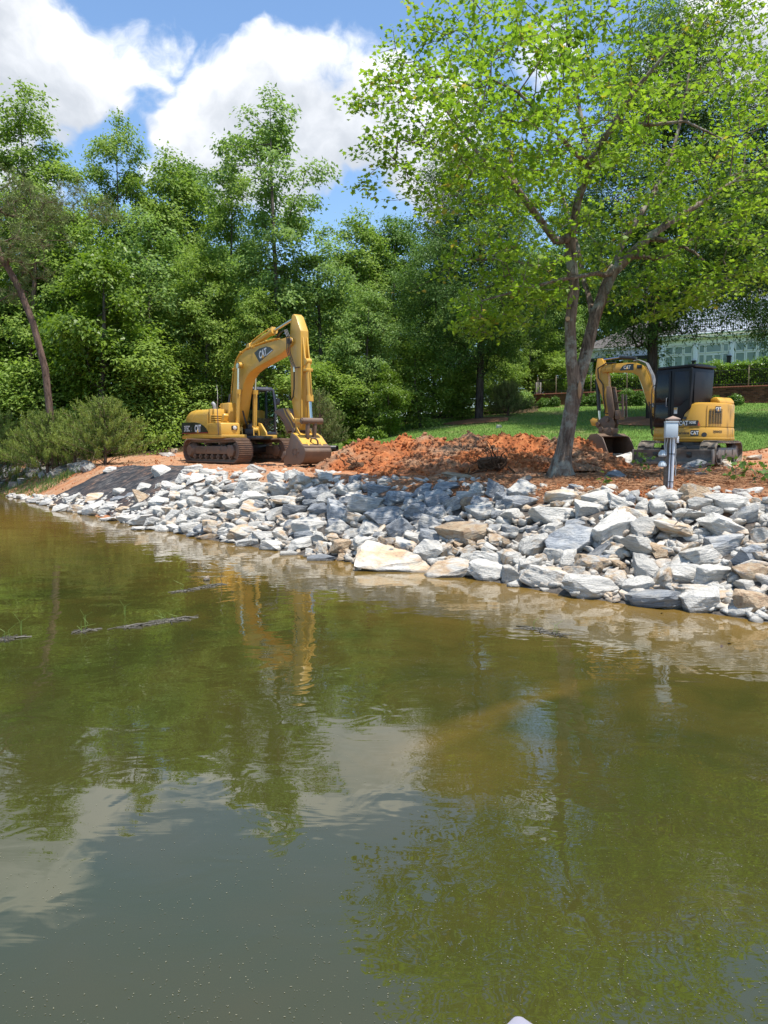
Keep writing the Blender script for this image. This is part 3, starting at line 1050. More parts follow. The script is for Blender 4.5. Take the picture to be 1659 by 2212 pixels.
rows(0, 1500, .603, '''
205 628 122 38 w 3;285 641 84 44 g 6;390 672 124 62 g 10;460 622 118 64 w 8;480 677 114 72 y -14;575 686 128 92 w -6;592 612 134 54 y 6;750 576 104 62 w -18;700 666 144 76 w 4;
910 546 116 62 w -6;880 612 126 86 y -20;990 540 56 62 w 30;880 752 174 86 w 4;960 762 112 84 g -14;820 737 154 64 w 0;770 682 104 52 y -6;880 662 134 54 w 10;1010 636 154 56 w -6;
1030 802 136 50 w 4;1085 800 106 44 w 0;1090 722 106 94 g -10;1150 747 106 64 w -16;1185 792 124 66 g 16;1250 802 96 62 d -24;1290 852 126 44 n 4;1400 837 96 64 g 10;1425 882 62 22 w 0;
1550 887 168 44 g 5;1330 790 164 94 y -8;1510 822 206 86 t -6;1250 702 156 84 w -10;1180 587 114 72 w 6;1100 602 134 62 y 0;1195 435 126 62 w 4;1012 452 134 74 w -30;703 436 118 48 w -3;
1300 452 116 54 w -6;1380 462 76 46 g 10;1150 492 134 64 w 4;1230 492 134 62 w 8;1320 502 116 54 w -6;1290 562 134 64 w 4;1400 612 154 94 w -10;1330 652 124 76 w 12;1440 542 124 54 g 4;
1550 500 136 66 w 0;1400 722 106 64 t 6;1450 652 144 76 w -8;1480 712 124 66 g -14;1560 602 110 76 w 10;1600 655 154 64 d -8;680 742 116 32 w 3;620 650 96 52 w 10;530 640 70 40 g 0;
330 660 60 36 t 0;650 700 100 50 w -6;740 620 110 44 d 4;820 600 90 50 d 0;1020 590 110 50 w 6;1060 540 120 50 w -6;940 700 130 60 w 8;1010 700 110 62 w -10;1110 550 90 60 w 0;1220 640 110 60 w -8;
1190 690 60 60 n 20;1300 610 70 50 w 0;1500 570 110 50 w 6;1350 560 100 50 w -12;1240 540 90 44 g 0;1620 560 90 60 w 6;1540 700 100 60 w -6;1380 790 90 60 t 10;1440 790 90 56 w 0;1600 780 110 60 w 4;
1290 740 100 60 g -6;1200 840 80 36 d 0;1600 850 120 60 w 0;860 800 100 30 w 0;960 800 90 30 w 0;1130 815 100 30 g 0;1050 690 90 60 t 8;1560 540 100 50 w 4;1640 610 80 60 w 0;1400 510 90 40 w 0;1150 650 90 50 w -10''')

TINT = {'w': (0.30, 0.10, 0.76), 'g': (0.22, 0.34, 0.64), 'b': (0.08, 0.66, 0.60), 't': (0.66, 0.12, 0.72), 'o': (0.95, 0.10, 0.62), 'y': (0.72, 0.05, 0.78), 'd': (0.12, 0.72, 0.42), 'n': (0.80, 0.40, 0.40)}
CNAME = {'w': 'white grey', 'g': 'grey', 'b': 'blue grey', 't': 'tan streaked', 'o': 'orange tan', 'y': 'yellow stained', 'd': 'dark grey', 'n': 'brown'}
rg = np.random.default_rng(42)
rock_log = []        # x, y, radius, object, colour, width in pixels, px, py
GROUP = 'riprap stones on the new bank'


def put_rock(px, py, wpx, hpx, c, tilt, mesh=None):
    k = 1659 / 2880
    px, py, wpx, hpx = px * k, py * k, wpx * k, hpx * k
    base = on_ground(px, min(py + 0.30 * hpx, 1343))
    D = base.y
    sx = wpx / F_PX * D * 1.09
    hz = hpx / F_PX * D * 1.05
    sz = min(hz * 1.0, sx * 0.95)
    sy = min(max(sx * rg.uniform(0.62, 0.85), hz * 1.1), sx * 1.3)
    o = bpy.data.objects.new('riprap_stone', mesh or STONES[int(rg.integers(0, len(STONES)))])
    tl = math.radians(tilt if tilt is not None else rg.normal(0, 14))
    o.rotation_euler = (rg.normal(-0.06, 0.16) + (PI if rg.random() < .5 else 0), tl, rg.normal(0, 0.28) + (PI if rg.random() < .5 else 0))
    # tilt sign must survive the half turns, so build it as a matrix
    R = Matrix.Rotation(-tl, 3, 'Y') @ Matrix.Rotation(rg.normal(0.10, 0.18), 3, 'X') @ Matrix.Rotation(rg.normal(0, 0.25) + (PI if rg.random() < .5 else 0), 3, 'Z')
    o.rotation_euler = R.to_euler()
    o.scale = (sx, sy, sz)
    o.location = (base.x, base.y + sy * 0.10, base.z + sz * 0.20)
    tc = TINT[c]
    o.color = (min(max(tc[0] + rg.normal(0, .07), 0), 1), min(max(tc[1] + rg.normal(0, .07), 0), 1), min(max(tc[2] + rg.normal(0, .07), 0.2), 1), 1)
    COL.objects.link(o)
    rock_log.append([o.location.x, o.location.y, 0.5 * max(sx, sy), o, c, wpx, px, py])
    return o


for r in RK:
    put_rock(*r)
print('traced stones', len(RK))


def label_rocks():
    """a phrase for each stone from its own look and the things it lies beside"""
    def zone(px, py, hpx):
        wl = np.interp(px, [p[0] for p in SHORE_PX], [p[1] for p in SHORE_PX])
        up = (wl - py)
        if px < 400 and py < 1030: return 'on the black geotextile'
        if up < 34 + 0.02 * px: v = 'at the waterline'
        else:
            crest = np.interp(px, [60, 400, 700, 900, 1120, 1300, 1659], [1060, 1010, 1020, 1040, 1035, 1062, 1066])
            f = (wl - py) / max(wl - crest, 1)
            v = 'on the crest' if f > 0.80 else ('high on the slope' if f > 0.52 else 'low on the slope')
        u = ('beside the geotextile' if px < 330 else 'under the large excavator rear' if px < 450 else 'under the large tracks' if px < 600 else 'under the large bucket' if px < 740
             else 'below the heap left end' if px < 900 else 'below the heap middle' if px < 1060 else 'left of the maple' if px < 1170 else 'before the maple' if px < 1270
             else 'between maple and post' if px < 1400 else 'before the utility post' if px < 1500 else 'right of the post' if px < 1590 else 'at the right edge')
        return v + ' ' + u
    by = {}
    for L in rock_log:
        o, c, wpx, px, py = L[3], L[4], L[5], L[6], L[7]
        size = 'huge' if wpx > 135 else 'large' if wpx > 92 else 'medium' if wpx > 58 else 'small'
        flat = o.scale[2] / o.scale[0]
        form = 'flat slab' if flat < 0.38 else 'long block' if flat < 0.52 else 'angular stone' if flat < 0.75 else 'blocky stone'
        lab = f"{size} {CNAME[c]} {form} {zone(px, py, 0)}"
        by.setdefault(lab, []).append((px, py, o))
    for lab, L in by.items():
        L.sort(key=lambda q: q[0])
        words_n = ['leftmost', 'second from left', 'third from left', 'fourth from left', 'fifth from left', 'sixth from left', 'seventh from left', 'eighth from left', 'ninth from left', 'tenth from left', 'eleventh from left', 'twelfth from left']
        for i, (px, py, o) in enumerate(L):
            if len(L) == 1: l = lab
            elif len(L) == 2: l = ('left of two: ' if i == 0 else 'right of two: ') + lab
            else: l = ('rightmost' if i == len(L) - 1 else words_n[min(i, 11)]) + f' {lab}'
            w_ = l.split()
            tag(o, ' '.join(w_[:16]), 'stone', GROUP)


label_rocks()

# ---------------------------------------------------------------- smaller stones wedged between them: one mass
def filler():
    rg2 = np.random.default_rng(9)
    parts_v, parts_f, off = [], [], 0
    chip_np = []
    for me in CHIPS:
        v = np.array([q.co for q in me.vertices])
        me.calc_loop_triangles()
        f = np.array([q.vertices for q in me.loop_triangles])
        chip_np.append((v, f))
    n = 0
    tints = []
    big = np.array([[L[0], L[1], L[2]] for L in rock_log])
    while n < 2000:
        px = rg2.uniform(20, 1690)
        wl = np.interp(px, [p[0] for p in SHORE_PX], [p[1] for p in SHORE_PX])
        crest = np.interp(px, [60, 330, 420, 700, 900, 1120, 1300, 1659], [1075, 1075, 1013, 1020, 1040, 1040, 1058, 1062])
        py = (lambda a, b: rg2.uniform(min(a, b), max(a, b)))(crest - 2, wl + 2)
        p = on_ground(px, py)
        s = rg2.uniform(0.08, 0.20) * (1.0 + 0.25 * (p.y > 16))
        v, f = chip_np[int(rg2.integers(0, len(chip_np)))]
        R = np.array(Euler(rg2.uniform(-0.6, 0.6, 3) + np.array([0, 0, rg2.uniform(0, 6)])).to_matrix())
        vv = (v * np.array([s * 1.7, s * 1.1, s * 0.62])) @ R.T + np.array([p.x, p.y, p.z + 0.02 + s * rg2.uniform(-0.25, 0.12)])
        parts_v.append(vv)
        parts_f.append(f + off)
        off += len(v)
        n += 1
    me = np_mesh('riprap_rubble', np.concatenate(parts_v), np.concatenate(parts_f))
    o = link('riprap_rubble', me, mat=M_ROCK)
    o.color = (0.5, 0.25, 0.66, 1)
    tag(o, 'small broken stones wedged between the riprap', kind='stuff')


filler()

# ---------------------------------------------------------------- other loose stones on the building site
def loose(px, py, w_, h_, c, label, tilt=None, group=None, cat='stone', sink=0.0):
    o = put_rock(px, py, w_, h_, c, tilt)
    rock_log.pop()
    o.name = 'loose_stone'
    o.location.z -= sink
    return tag(o, label, cat, group)


K3 = .603
loose(1020 * K3, 1500 + 340 * K3, 52 * K3, 34 * K3, 'w', 'pale block behind the large excavator, nearest the pines')
loose(1065 * K3, 1500 + 343 * K3, 52 * K3, 28 * K3, 'w', 'small pale stone beside the block behind the excavator tracks')
loose(1078 * K3, 1500 + 318 * K3, 52 * K3, 40 * K3, 'n', 'brown pointed clod stone behind the large excavator tracks')
loose(2610, 1745, 90, 40, 'd', 'dark mossy flat stone in front of the blade end')
loose(2630, 1690 + 90, 60, 18, 'w', 'thin pale stone flake lying on the straw below the mossy stone')
loose(2700, 1735, 60, 34, 't', 'tan stone beside the compact excavator right track')
loose(2730, 1742, 40, 28, 't', 'small tan stone right of the compact excavator track')
loose(2590, 1765, 50, 16, 'w', 'thin white stone flake under the blade')
loose(2835, 1716, 60, 26, 't', 'tan flat stone in the clay right of the compact excavator')
loose(2310, 1780, 80, 36, 'd', 'half buried dark stone between maple and utility post')
loose(2775, 1845, 50, 30, 'w', 'pale stone at the straw edge above the riprap')
loose(2060, 1800, 30, 22, 't', 'little tan stone at the foot of the maple')
loose(1580, 1664, 22, 12, 'w', 'little white stone in front of the soil heap')
loose(1545, 1860, 40, 20, 'n', 'brown stone behind the riprap crest')
loose(1870, 1602, 24, 20, 'w', 'pale stone lying on top of the soil heap')

# ================================================================ machine materials
def paint_mat(name, c, rough=0.38, dirt=0.35, dirt_c=(0.30, 0.20, 0.11), scale=2.2, spec=0.5, metallic=0.0):
    m, t = new_mat(name)
    P = t.obj_co()
    n = t.noise(P, scale, 7.0, 0.7, 0.5)
    f = t.noise(P, 22.0, 5.0, 0.7)
    k = t.math('MULTIPLY', t.rng(n, 0.46, 0.74), t.rng(f, 0.30, 0.62, 0.35, 1.0))
    k = t.math('MULTIPLY', k, dirt)
    hue = t.mix(t.rng(t.noise(P, 0.8, 3.0), 0.3, 0.7), c, tuple(x * 0.88 for x in c))
    col = t.mix(k, hue, dirt_c)
    t.out(t.bsdf(col, t.rng(k, 0, 0.4, rough, 0.8), t.bump(f, 0.12, 0.01), spec=spec, metallic=metallic))
    return m


M_YEL = paint_mat('machine_yellow', (0.62, 0.355, 0.055), 0.36, 0.30)
M_YEL2 = paint_mat('machine_yellow_compact', (0.60, 0.325, 0.040), 0.33, 0.22)
M_BLK = paint_mat('machine_black', (0.016, 0.017, 0.020), 0.32, 0.12, (0.16, 0.12, 0.09))
M_CABN = paint_mat('cab_frame_dark', (0.026, 0.029, 0.045), 0.30, 0.25, (0.20, 0.17, 0.14))
M_STEEL = paint_mat('worn_brown_steel', (0.13, 0.085, 0.058), 0.50, 0.75, (0.27, 0.165, 0.095), 3.5)
M_TRACK = paint_mat('muddy_track_steel', (0.17, 0.105, 0.07), 0.55, 0.9, (0.36, 0.20, 0.11), 5.0)
M_RUB = paint_mat('dusty_track_rubber', (0.085, 0.070, 0.056), 0.75, 1.0, (0.40, 0.31, 0.22), 4.0)
M_BLADE = paint_mat('scraped_blade_steel', (0.115, 0.100, 0.090), 0.45, 0.9, (0.34, 0.28, 0.22), 3.0)
M_CHROME = paint_mat('chrome_rod', (0.62, 0.60, 0.56), 0.16, 0.10, metallic=1.0)
M_HOSE = paint_mat('black_hose', (0.012, 0.012, 0.013), 0.45, 0.15)
M_GREY = paint_mat('exhaust_grey', (0.24, 0.24, 0.25), 0.4, 0.2)
M_RED = paint_mat('red_stripe', (0.30, 0.02, 0.02), 0.4, 0.1)
M_WHT = paint_mat('white_lettering', (0.78, 0.78, 0.76), 0.5, 0.06)
M_LAMP = paint_mat('lamp_lens', (0.62, 0.60, 0.56), 0.12, 0.1)


def glass_mat(name, c, alpha_mix=0.55, rough=0.02):
    m, t = new_mat(name)
    tr = t.n('ShaderNodeBsdfTransparent')
    t.set(tr, 0, c)
    gl = t.bsdf((0.015, 0.02, 0.02), rough, spec=0.6)
    mx = t.n('ShaderNodeMixShader')
    t.set(mx, 0, alpha_mix)
    t.set(mx, 1, tr.outputs[0])
    t.set(mx, 2, gl)
    t.out(mx.outputs[0])
    return m


M_GLASS = glass_mat('tinted_cab_glass', (0.62, 0.80, 0.74), 0.35)
M_DGLASS = glass_mat('dark_cab_glass', (0.16, 0.19, 0.19), 0.62, 0.12)
M_CBLK = paint_mat('matt_black_cab', (0.010, 0.011, 0.014), 0.42, 0.06, (0.10, 0.09, 0.08), spec=0.3)


def text_mesh(s, size, xs=1.0, bold=0.0, depth=0.004):
    cu = bpy.data.curves.new('lettering', 'FONT')
    cu.body = s
    cu.size = size
    cu.offset = bold
    cu.extrude = depth / 2
    cu.align_x = 'CENTER'
    cu.align_y = 'CENTER'
    cu.resolution_u = 3
    o = bpy.data.objects.new('lettering', cu)
    COL.objects.link(o)
    dg = bpy.context.evaluated_depsgraph_get()
    me = bpy.data.meshes.new_from_object(o.evaluated_get(dg))
    bpy.data.objects.remove(o)
    bpy.data.curves.remove(cu)
    for v in me.vertices:
        v.co.x *= xs
    me.materials.clear()
    return me


def lettering(s, parent, loc, size, mat, face=0.0, xs=0.85, bold=None, tilt=0.0):
    """upright letters on a vertical face whose outward direction is -y turned by face about z; tilt turns them in the face"""
    me = text_mesh(s, size, xs, size * 0.022 if bold is None else bold)
    o = link('lettering', me, parent, mat)
    R = Matrix.Rotation(face, 3, 'Z') @ Matrix.Rotation(PI / 2, 3, 'X') @ Matrix.Rotation(tilt, 3, 'Z')
    o.rotation_euler = R.to_euler()
    o.location = loc
    return o


def maker_mark(parent, loc, size, face=0.0, tilt=0.0, tri_mat=None):
    """white block letters with a yellow wedge under the middle letter"""
    o = lettering('CAT', parent, loc, size, M_WHT, face, 0.82, size * 0.035, tilt)
    R = Matrix.Rotation(face, 3, 'Z') @ Matrix.Rotation(PI / 2, 3, 'X') @ Matrix.Rotation(tilt, 3, 'Z')
    v = [(-0.30 * size, -0.44 * size, 0.004), (0.30 * size, -0.44 * size, 0.004), (0, -0.02 * size, 0.004)]
    v2 = [(a, b, 0.0) for a, b, c in v]
    me = np_mesh('wedge_mark', v + v2, loops=[0, 1, 2, 5, 4, 3, 0, 3, 4, 1, 1, 4, 5, 2, 2, 5, 3, 0], starts=[0, 3, 6, 10, 14])
    w_ = link('wedge_mark', me, parent, tri_mat or M_YEL)
    w_.rotation_euler = R.to_euler()
    w_.location = Vector(loc) + R @ Vector((0, 0, 0.003))
    return o


# ================================================================ the large excavator
def track_loop(L, H, n, sag=0.0):
    """n points and angles along an oval track: list of (x, z, tangent angle)"""
    r = H / 2
    s = L - H
    per = 2 * s + 2 * PI * r
    out = []
    for i in range(n):
        d = per * i / n
        if d < s: x, z, a = -s / 2 + d, H - sag * math.sin(PI * d / s), 0.0
        elif d < s + PI * r:
            q = (d - s) / r
            x, z, a = s / 2 + r * math.sin(q), r + r * math.cos(q), -q
        elif d < 2 * s + PI * r: x, z, a = s / 2 - (d - s - PI * r), 0.0, -PI
        else:
            q = (d - 2 * s - PI * r) / r
            x, z, a = -s / 2 - r * math.sin(q), r - r * math.cos(q), -PI - q
        out.append((x, z, a))
    return out


def large_excavator():
    O = Vector((-5.62, 29.9, 0))
    O.z = gz(O.x, O.y) + 0.03
    root = empty('tracked_excavator', O, math.radians(-54), 'large yellow tracked excavator parked with its bucket on the red clay before the trees', 'excavator')
    TR = math.radians(7)                                           # the tracks stand a little askew of the house
    # ---- tracks
    L, H, W, n = 4.05, 0.86, 0.60, 44
    loop = track_loop(L, H, n, 0.03)
    sb = MB()
    pitch = (2 * (L - H) + PI * H) / n
    sb.box((0, 0, -0.012), (pitch * 0.97, W, 0.022))
    for q in (-0.36, 0.0, 0.36):
        sb.prism([(q * pitch - 0.011, 0), (q * pitch + 0.011, 0), (q * pitch + 0.006, 0.034), (q * pitch - 0.006, 0.034)], -W / 2, W / 2)
    shoe = sb.mesh('track_shoe')
    shoe.materials.append(M_TRACK)
    for sgn in (-1, 1):
        yc = sgn * 1.0
        f = MB()
        f.prism([(-1.25, 0.30), (1.2, 0.30), (1.2, 0.52), (0.95, 0.60), (-1.15, 0.60), (-1.25, 0.5)], yc - 0.2, yc + 0.2, 0.02)
        f.prism([(1.15, 0.22), (1.5, 0.22), (1.62, 0.43), (1.5, 0.64), (1.15, 0.64)], yc - 0.25, yc + 0.25, 0.03)
        f.box((-0.45, yc + sgn * 0.205, 0.45), (0.16, 0.03, 0.09), bev=0.01)
        f.box((0.55, yc + sgn * 0.205, 0.45), (0.22, 0.03, 0.10), bev=0.01)
        tr = f.build('track_frame', M_STEEL, root, rot=(0, 0, TR))
        # inner chain band carries the shoes
        ch = MB()
        inner = [(x + math.sin(a) * 0.0 - 0.055 * -math.sin(a) * 0, z, a) for x, z, a in loop]
        ringo, ringi = [], []
        for x, z, a in loop:
            nx, nz = -math.sin(a), math.cos(a)
            ringo.append((x - nx * 0.02, z - nz * 0.02))
            ringi.append((x - nx * 0.11, z - nz * 0.11))
        for yy0, yy1 in ((yc - 0.13, yc - 0.06), (yc + 0.06, yc + 0.13)):
            k = len(loop)
            vo0 = [ch.bm.verts.new((x, yy0, z)) for x, z in ringo]; vi0 = [ch.bm.verts.new((x, yy0, z)) for x, z in ringi]
            vo1 = [ch.bm.verts.new((x, yy1, z)) for x, z in ringo]; vi1 = [ch.bm.verts.new((x, yy1, z)) for x, z in ringi]
            for i in range(k):
                j = (i + 1) % k
                for A, B in ((vo0, vi0), (vi0, vi1), (vi1, vo1), (vo1, vo0)):
                    ch.bm.faces.new((A[i], A[j], B[j], B[i]))
        ch.build('track_chain', M_STEEL, tr)
        for x, z, a in loop:
            nx, nz = -math.sin(a), math.cos(a)
            link('track_shoe', shoe, tr, loc=(x, yc, z), rot=(0, -a, 0))
        for i in range(7):
            r_ = MB()
            xx = -1.3 + i * 0.43
            r_.cyl((xx, yc - 0.2, 0.2), (xx, yc + 0.2, 0.2), 0.10, n=14).cyl((xx, yc - 0.24, 0.2), (xx, yc + 0.24, 0.2), 0.045, n=10)
            r_.build('track_roller', M_STEEL, tr)
        for xx in (-0.6, 0.45):
            r_ = MB()
            r_.cyl((xx, yc - 0.15, 0.70), (xx, yc + 0.2, 0.70), 0.06, n=12).box((xx, yc, 0.63), (0.12, 0.12, 0.14))
            r_.build('carrier_roller', M_STEEL, tr)
        sp = MB()
        sp.lathe([(0.05, -0.27), (0.20, -0.27), (0.23, -0.2), (0.33, -0.06), (0.33, 0.06), (0.23, 0.2), (0.20, 0.27), (0.05, 0.27)], (-L / 2 + H / 2, yc, H / 2), 'y', 22)
        sp.build('sprocket', M_STEEL, tr)
        idl = MB()
        idl.lathe([(0.05, -0.16), (0.30, -0.14), (0.33, -0.06), (0.33, 0.06), (0.30, 0.14), (0.05, 0.16)], (L / 2 - H / 2, yc, H / 2), 'y', 22)
        idl.build('idler_wheel', M_STEEL, tr)
    car = MB()
    car.box((0, 0, 0.52), (1.3, 1.7, 0.34), bev=0.04)
    car.cyl((0, 0, 0.6), (0, 0, 0.86), 0.62, n=32)
    car.build('undercarriage', M_BLK, root, rot=(0, 0, TR))
    # ---- upper structure
    dk = MB()
    dk.prism([(-2.55, -1.05), (-2.68, -0.6), (-2.72, 0), (-2.68, 0.6), (-2.55, 1.05), (0.85, 1.05), (1.35, 0.5), (1.5, 0.2), (1.5, -0.3), (1.1, -1.05)], 0.84, 0.98, 0.02, axis='z')
    dk.build('deck_frame', M_BLK, root)
    # skirt: the yellow ledge round the deck
    sk = MB()
    sk.prism([(-2.64, -1.26), (1.14, -1.26), (1.2, -1.2), (1.2, -0.55), (-2.64, -0.55)], 0.885, 1.02, 0.02, axis='z')
    sk.prism([(1.205, -1.2), (2.0 - 0.55, -0.75), (1.5, -0.40), (1.205, -0.40)], 0.90, 1.02, 0.015, axis='z')
    sk.prism([(-2.64, 0.55), (0.6, 0.55), (0.6, 1.24), (-2.64, 1.24)], 0.885, 1.02, 0.02, axis='z')
    sk.build('side_skirt', M_YEL, root)

    def hood_rings(x0, x1, steps, top, side=1.25, round_rear=False):
        rings = []
        for i in range(steps + 1):
            x = x0 + (x1 - x0) * i / steps
            k = 1.0
            sd, tp = side, top
            if round_rear:
                q = 1 - i / steps
                k = q
                tp = top - 0.30 * q ** 2.4
                sd = side - 0.16 * q ** 2.5
            ring = []
            for yy, zz in ((-sd, 1.02), (-sd, tp - 0.22), (-sd + 0.03, tp - 0.12), (-sd + 0.10, tp - 0.04), (-sd + 0.22, tp), (sd - 0.22, tp), (sd - 0.10, tp - 0.04), (sd - 0.03, tp - 0.12), (sd, tp - 0.22), (sd, 1.02)):
                ring.append((x, yy, zz))
            rings.append(ring)
        return rings
    cw = MB()
    cw.loft(hood_rings(-2.72, -1.42, 9, 2.02, 1.25, True))
    cw.build('counterweight', M_YEL, root)
    hd = MB()
    hd.loft(hood_rings(-1.405, -0.06, 1, 2.0))
    hd.build('engine_hood', M_YEL, root)
    # decal: black swoosh panel with its lettering on the right side
    arc = [(-0.01, 1.075), (-0.06, 1.15), (-0.20, 1.26), (-0.42, 1.36), (-0.75, 1.45), (-1.10, 1.50), (-1.415, 1.515)]
    b_ = MB()
    b_.prism([(-1.40, 1.075)] + arc[:-1] + [(-1.40, 1.515)], -1.262, -1.248)
    b_.prism([(-2.40, 1.075), (-1.425, 1.075), (-1.425, 1.515), (-2.40, 1.525)], -1.262, -1.13)
    b_.prism([(-2.695, 1.075), (-2.41, 1.075), (-2.41, 1.525), (-2.695, 1.515)], -1.245, -1.10)
    b_.build('decal_panel', M_BLK, root)
    st = MB()
    st.box((-1.3, -1.266, 1.10), (2.5, 0.006, 0.035))
    st.build('red_stripe', M_RED, root)
    lettering('315C', root, (-2.08, -1.268, 1.27), 0.32, M_WHT, 0, 0.80)
    lettering('L', root, (-1.62, -1.268, 1.25), 0.22, M_GREY, 0, 0.9)
    maker_mark(root, (-0.98, -1.268, 1.26), 0.37)
    # right hand platform: front box with lamp, steps, tank
    bx = MB()
    bx.prism([(-0.045, 1.02), (1.16, 1.02), (1.12, 1.43), (1.02, 1.46), (-0.045, 1.46)], -1.25, -0.50, 0.02)
    bx.build('tool_box', M_YEL, root)
    lp = MB()
    lp.box((1.15, -0.72, 1.27), (0.05, 0.24, 0.16), bev=0.03)
    hl = lp.build('headlight', M_BLK, root)
    ln = MB()
    ln.lathe([(0.0, 0.0), (0.075, 0.0), (0.07, 0.03), (0.0, 0.045)], (1.17, -0.72, 1.27), 'x', 14)
    ln.build('lens', M_LAMP, hl)
    stp = MB()
    for i, (xx, zz) in enumerate(((0.52, 1.52), (0.46, 1.60), (0.40, 1.68), (0.34, 1.76))):
        stp.box((xx - 0.2, -0.93, zz - 0.02), (0.5 - i * 0.03, 0.50, 0.05), bev=0.01)
    stp.prism([(-0.04, 1.465), (0.10, 1.465), (0.10, 1.99), (-0.04, 1.99)], -1.22, -0.62, 0.02)
    stp.prism([(0.05, 1.74), (0.28, 1.74), (0.22, 1.99), (0.05, 1.99)], -1.12, -0.70, 0.015)
    stp.build('access_steps', M_YEL, root)
    tk = MB()
    tk.box((0.02, -0.30, 1.78), (0.80, 0.62, 0.90), bev=0.05)
    tk.build('hydraulic_tank', M_YEL, root)
    ld = MB()
    ld.prism([(0.50, 1.45), (0.70, 1.45), (0.85, 1.72), (0.80, 1.80), (0.66, 1.80)], -0.98, -0.80, 0.02)
    ld.build('bracket', M_YEL, root)
    ex = MB()
    ex.tube([(-1.45, -0.35, 1.95), (-1.45, -0.35, 2.16), (-1.47, -0.36, 2.24), (-1.55, -0.38, 2.30)], 0.075, 12)
    ex.build('exhaust_pipe', M_GREY, root)
    cp = MB()
    cp.lathe([(0.0, 0), (0.11, 0), (0.11, 0.05), (0.05, 0.06), (0.05, 0.10), (0.09, 0.11), (0.09, 0.16), (0, 0.16)], (-0.35, -0.55, 1.99), 'z', 14)
    cp.build('filler_cap', M_YEL, root)
    hr = MB()
    hr.tube([(0.78, -1.20, 2.30), (0.82, -1.24, 2.0), (0.93, -1.27, 1.5), (0.97, -1.28, 1.14), (0.98, -1.27, 1.06), (0.86, -1.24, 1.03)], 0.018, 8)
    hr.build('handrail', M_STEEL, root)
    an = MB()
    an.tube([(0.15, -0.75, 2.0), (0.15, -0.75, 2.9)], 0.008, 6)
    an.tube([(0.78, -1.20, 2.28), (0.55, -1.1, 2.62), (0.38, -1.05, 2.86)], 0.009, 6)
    an.build('aerial', M_BLK, root)
    # ---- cab
    Y0, Y1 = 0.18, 1.17
    prof = [(-0.62, 1.02), (0.80, 1.02), (0.84, 1.30), (0.90, 1.95), (0.74, 2.72), (0.62, 2.84), (-0.50, 2.86), (-0.62, 2.75)]
    cabp = MB()
    cabp.prism([(-0.62, 2.72), (0.73, 2.72), (0.60, 2.86), (-0.48, 2.88), (-0.60, 2.82)], Y0, Y1, 0.05, 3)   # roof
    for yy in (Y0 + 0.045, Y1 - 0.045):
        for a, b in (((0.82, 1.02), (0.90, 1.95)), ((0.90, 1.95), (0.72, 2.76)), ((-0.58, 1.02), (-0.58, 2.76)), ((0.12, 1.02), (0.12, 2.76))):
            dx, dz = b[0] - a[0], b[1] - a[1]
            ln_ = math.hypot(dx, dz)
            cabp.box(((a[0] + b[0]) / 2, yy, (a[1] + b[1]) / 2), (0.075, 0.085, ln_ + 0.05), rot=(0, math.atan2(dx, dz), 0), bev=0.015)
        cabp.box((0.10, yy, 1.06), (1.45, 0.07, 0.10), bev=0.01)
        cabp.box((0.10, yy, 1.52), (1.45, 0.06, 0.07), bev=0.01)
    cabp.box((0.84, (Y0 + Y1) / 2, 1.08), (0.07, Y1 - Y0, 0.12), bev=0.015)
    cabp.box((-0.58, (Y0 + Y1) / 2, 1.35), (0.06, Y1 - Y0, 0.7), bev=0.01)
    cabp.box((0.72, (Y0 + Y1) / 2, 2.74), (0.06, Y1 - Y0, 0.07), bev=0.01)
    cabp.box((0.1, (Y0 + Y1) / 2, 1.03), (1.5, Y1 - Y0 - 0.02, 0.03))
    cab = cabp.build('cab_frame', M_CABN, root)
    gl = MB()
    gl.box((0.862, (Y0 + Y1) / 2, 1.40), (0.012, Y1 - Y0 - 0.14, 0.52), rot=(0, 0.10, 0))
    gl.build('lower_windscreen', M_GLASS, root)
    gl = MB()
    for yy in (Y0 + 0.03, Y1 - 0.03):
        gl.box((-0.24, yy, 2.12), (0.60, 0.010, 1.12)).box((0.48, yy, 2.12), (0.62, 0.010, 1.12))
    gl.box((-0.585, (Y0 + Y1) / 2, 2.2), (0.01, Y1 - Y0 - 0.14, 0.95))
    gl.build('side_window', M_GLASS, root)
    se = MB()
    se.box((-0.05, 0.66, 1.38), (0.48, 0.48, 0.14), bev=0.05).box((-0.28, 0.66, 1.78), (0.13, 0.46, 0.75), rot=(0, -0.12, 0), bev=0.05)
    se.build('seat', M_BLK, root)
    cs = MB()
    for yy in (0.36, 0.96):
        cs.box((0.18, yy, 1.45), (0.42, 0.14, 0.20), bev=0.03).cyl((0.32, yy, 1.5), (0.36, yy, 1.78), 0.018, n=8).box((0.37, yy, 1.8), (0.05, 0.05, 0.1), bev=0.02)
    cs.cyl((0.58, 0.6, 1.05), (0.50, 0.6, 1.62), 0.015, n=8).cyl((0.58, 0.75, 1.05), (0.50, 0.75, 1.62), 0.015, n=8)
    cs.build('control_console', M_BLK, root)
    md = MB()
    md.prism([(0.78, 2.55), (0.86, 2.2), (0.885, 2.2), (0.80, 2.57)], Y1 - 0.02, Y1 + 0.02).box((0.86, Y1 + 0.09, 2.3), (0.05, 0.14, 0.26), bev=0.02)
    md.build('mirror', M_BLK, root)
    cl = MB()
    cl.box((0.15, (Y0 + Y1) / 2, 0.95), (1.5, Y1 - Y0 + 0.02, 0.14), bev=0.02)
    cl.build('cab_sill', M_YEL, root)
    # ---- boom in the plane y = -0.1
    yb = -0.10
    wb = 0.205
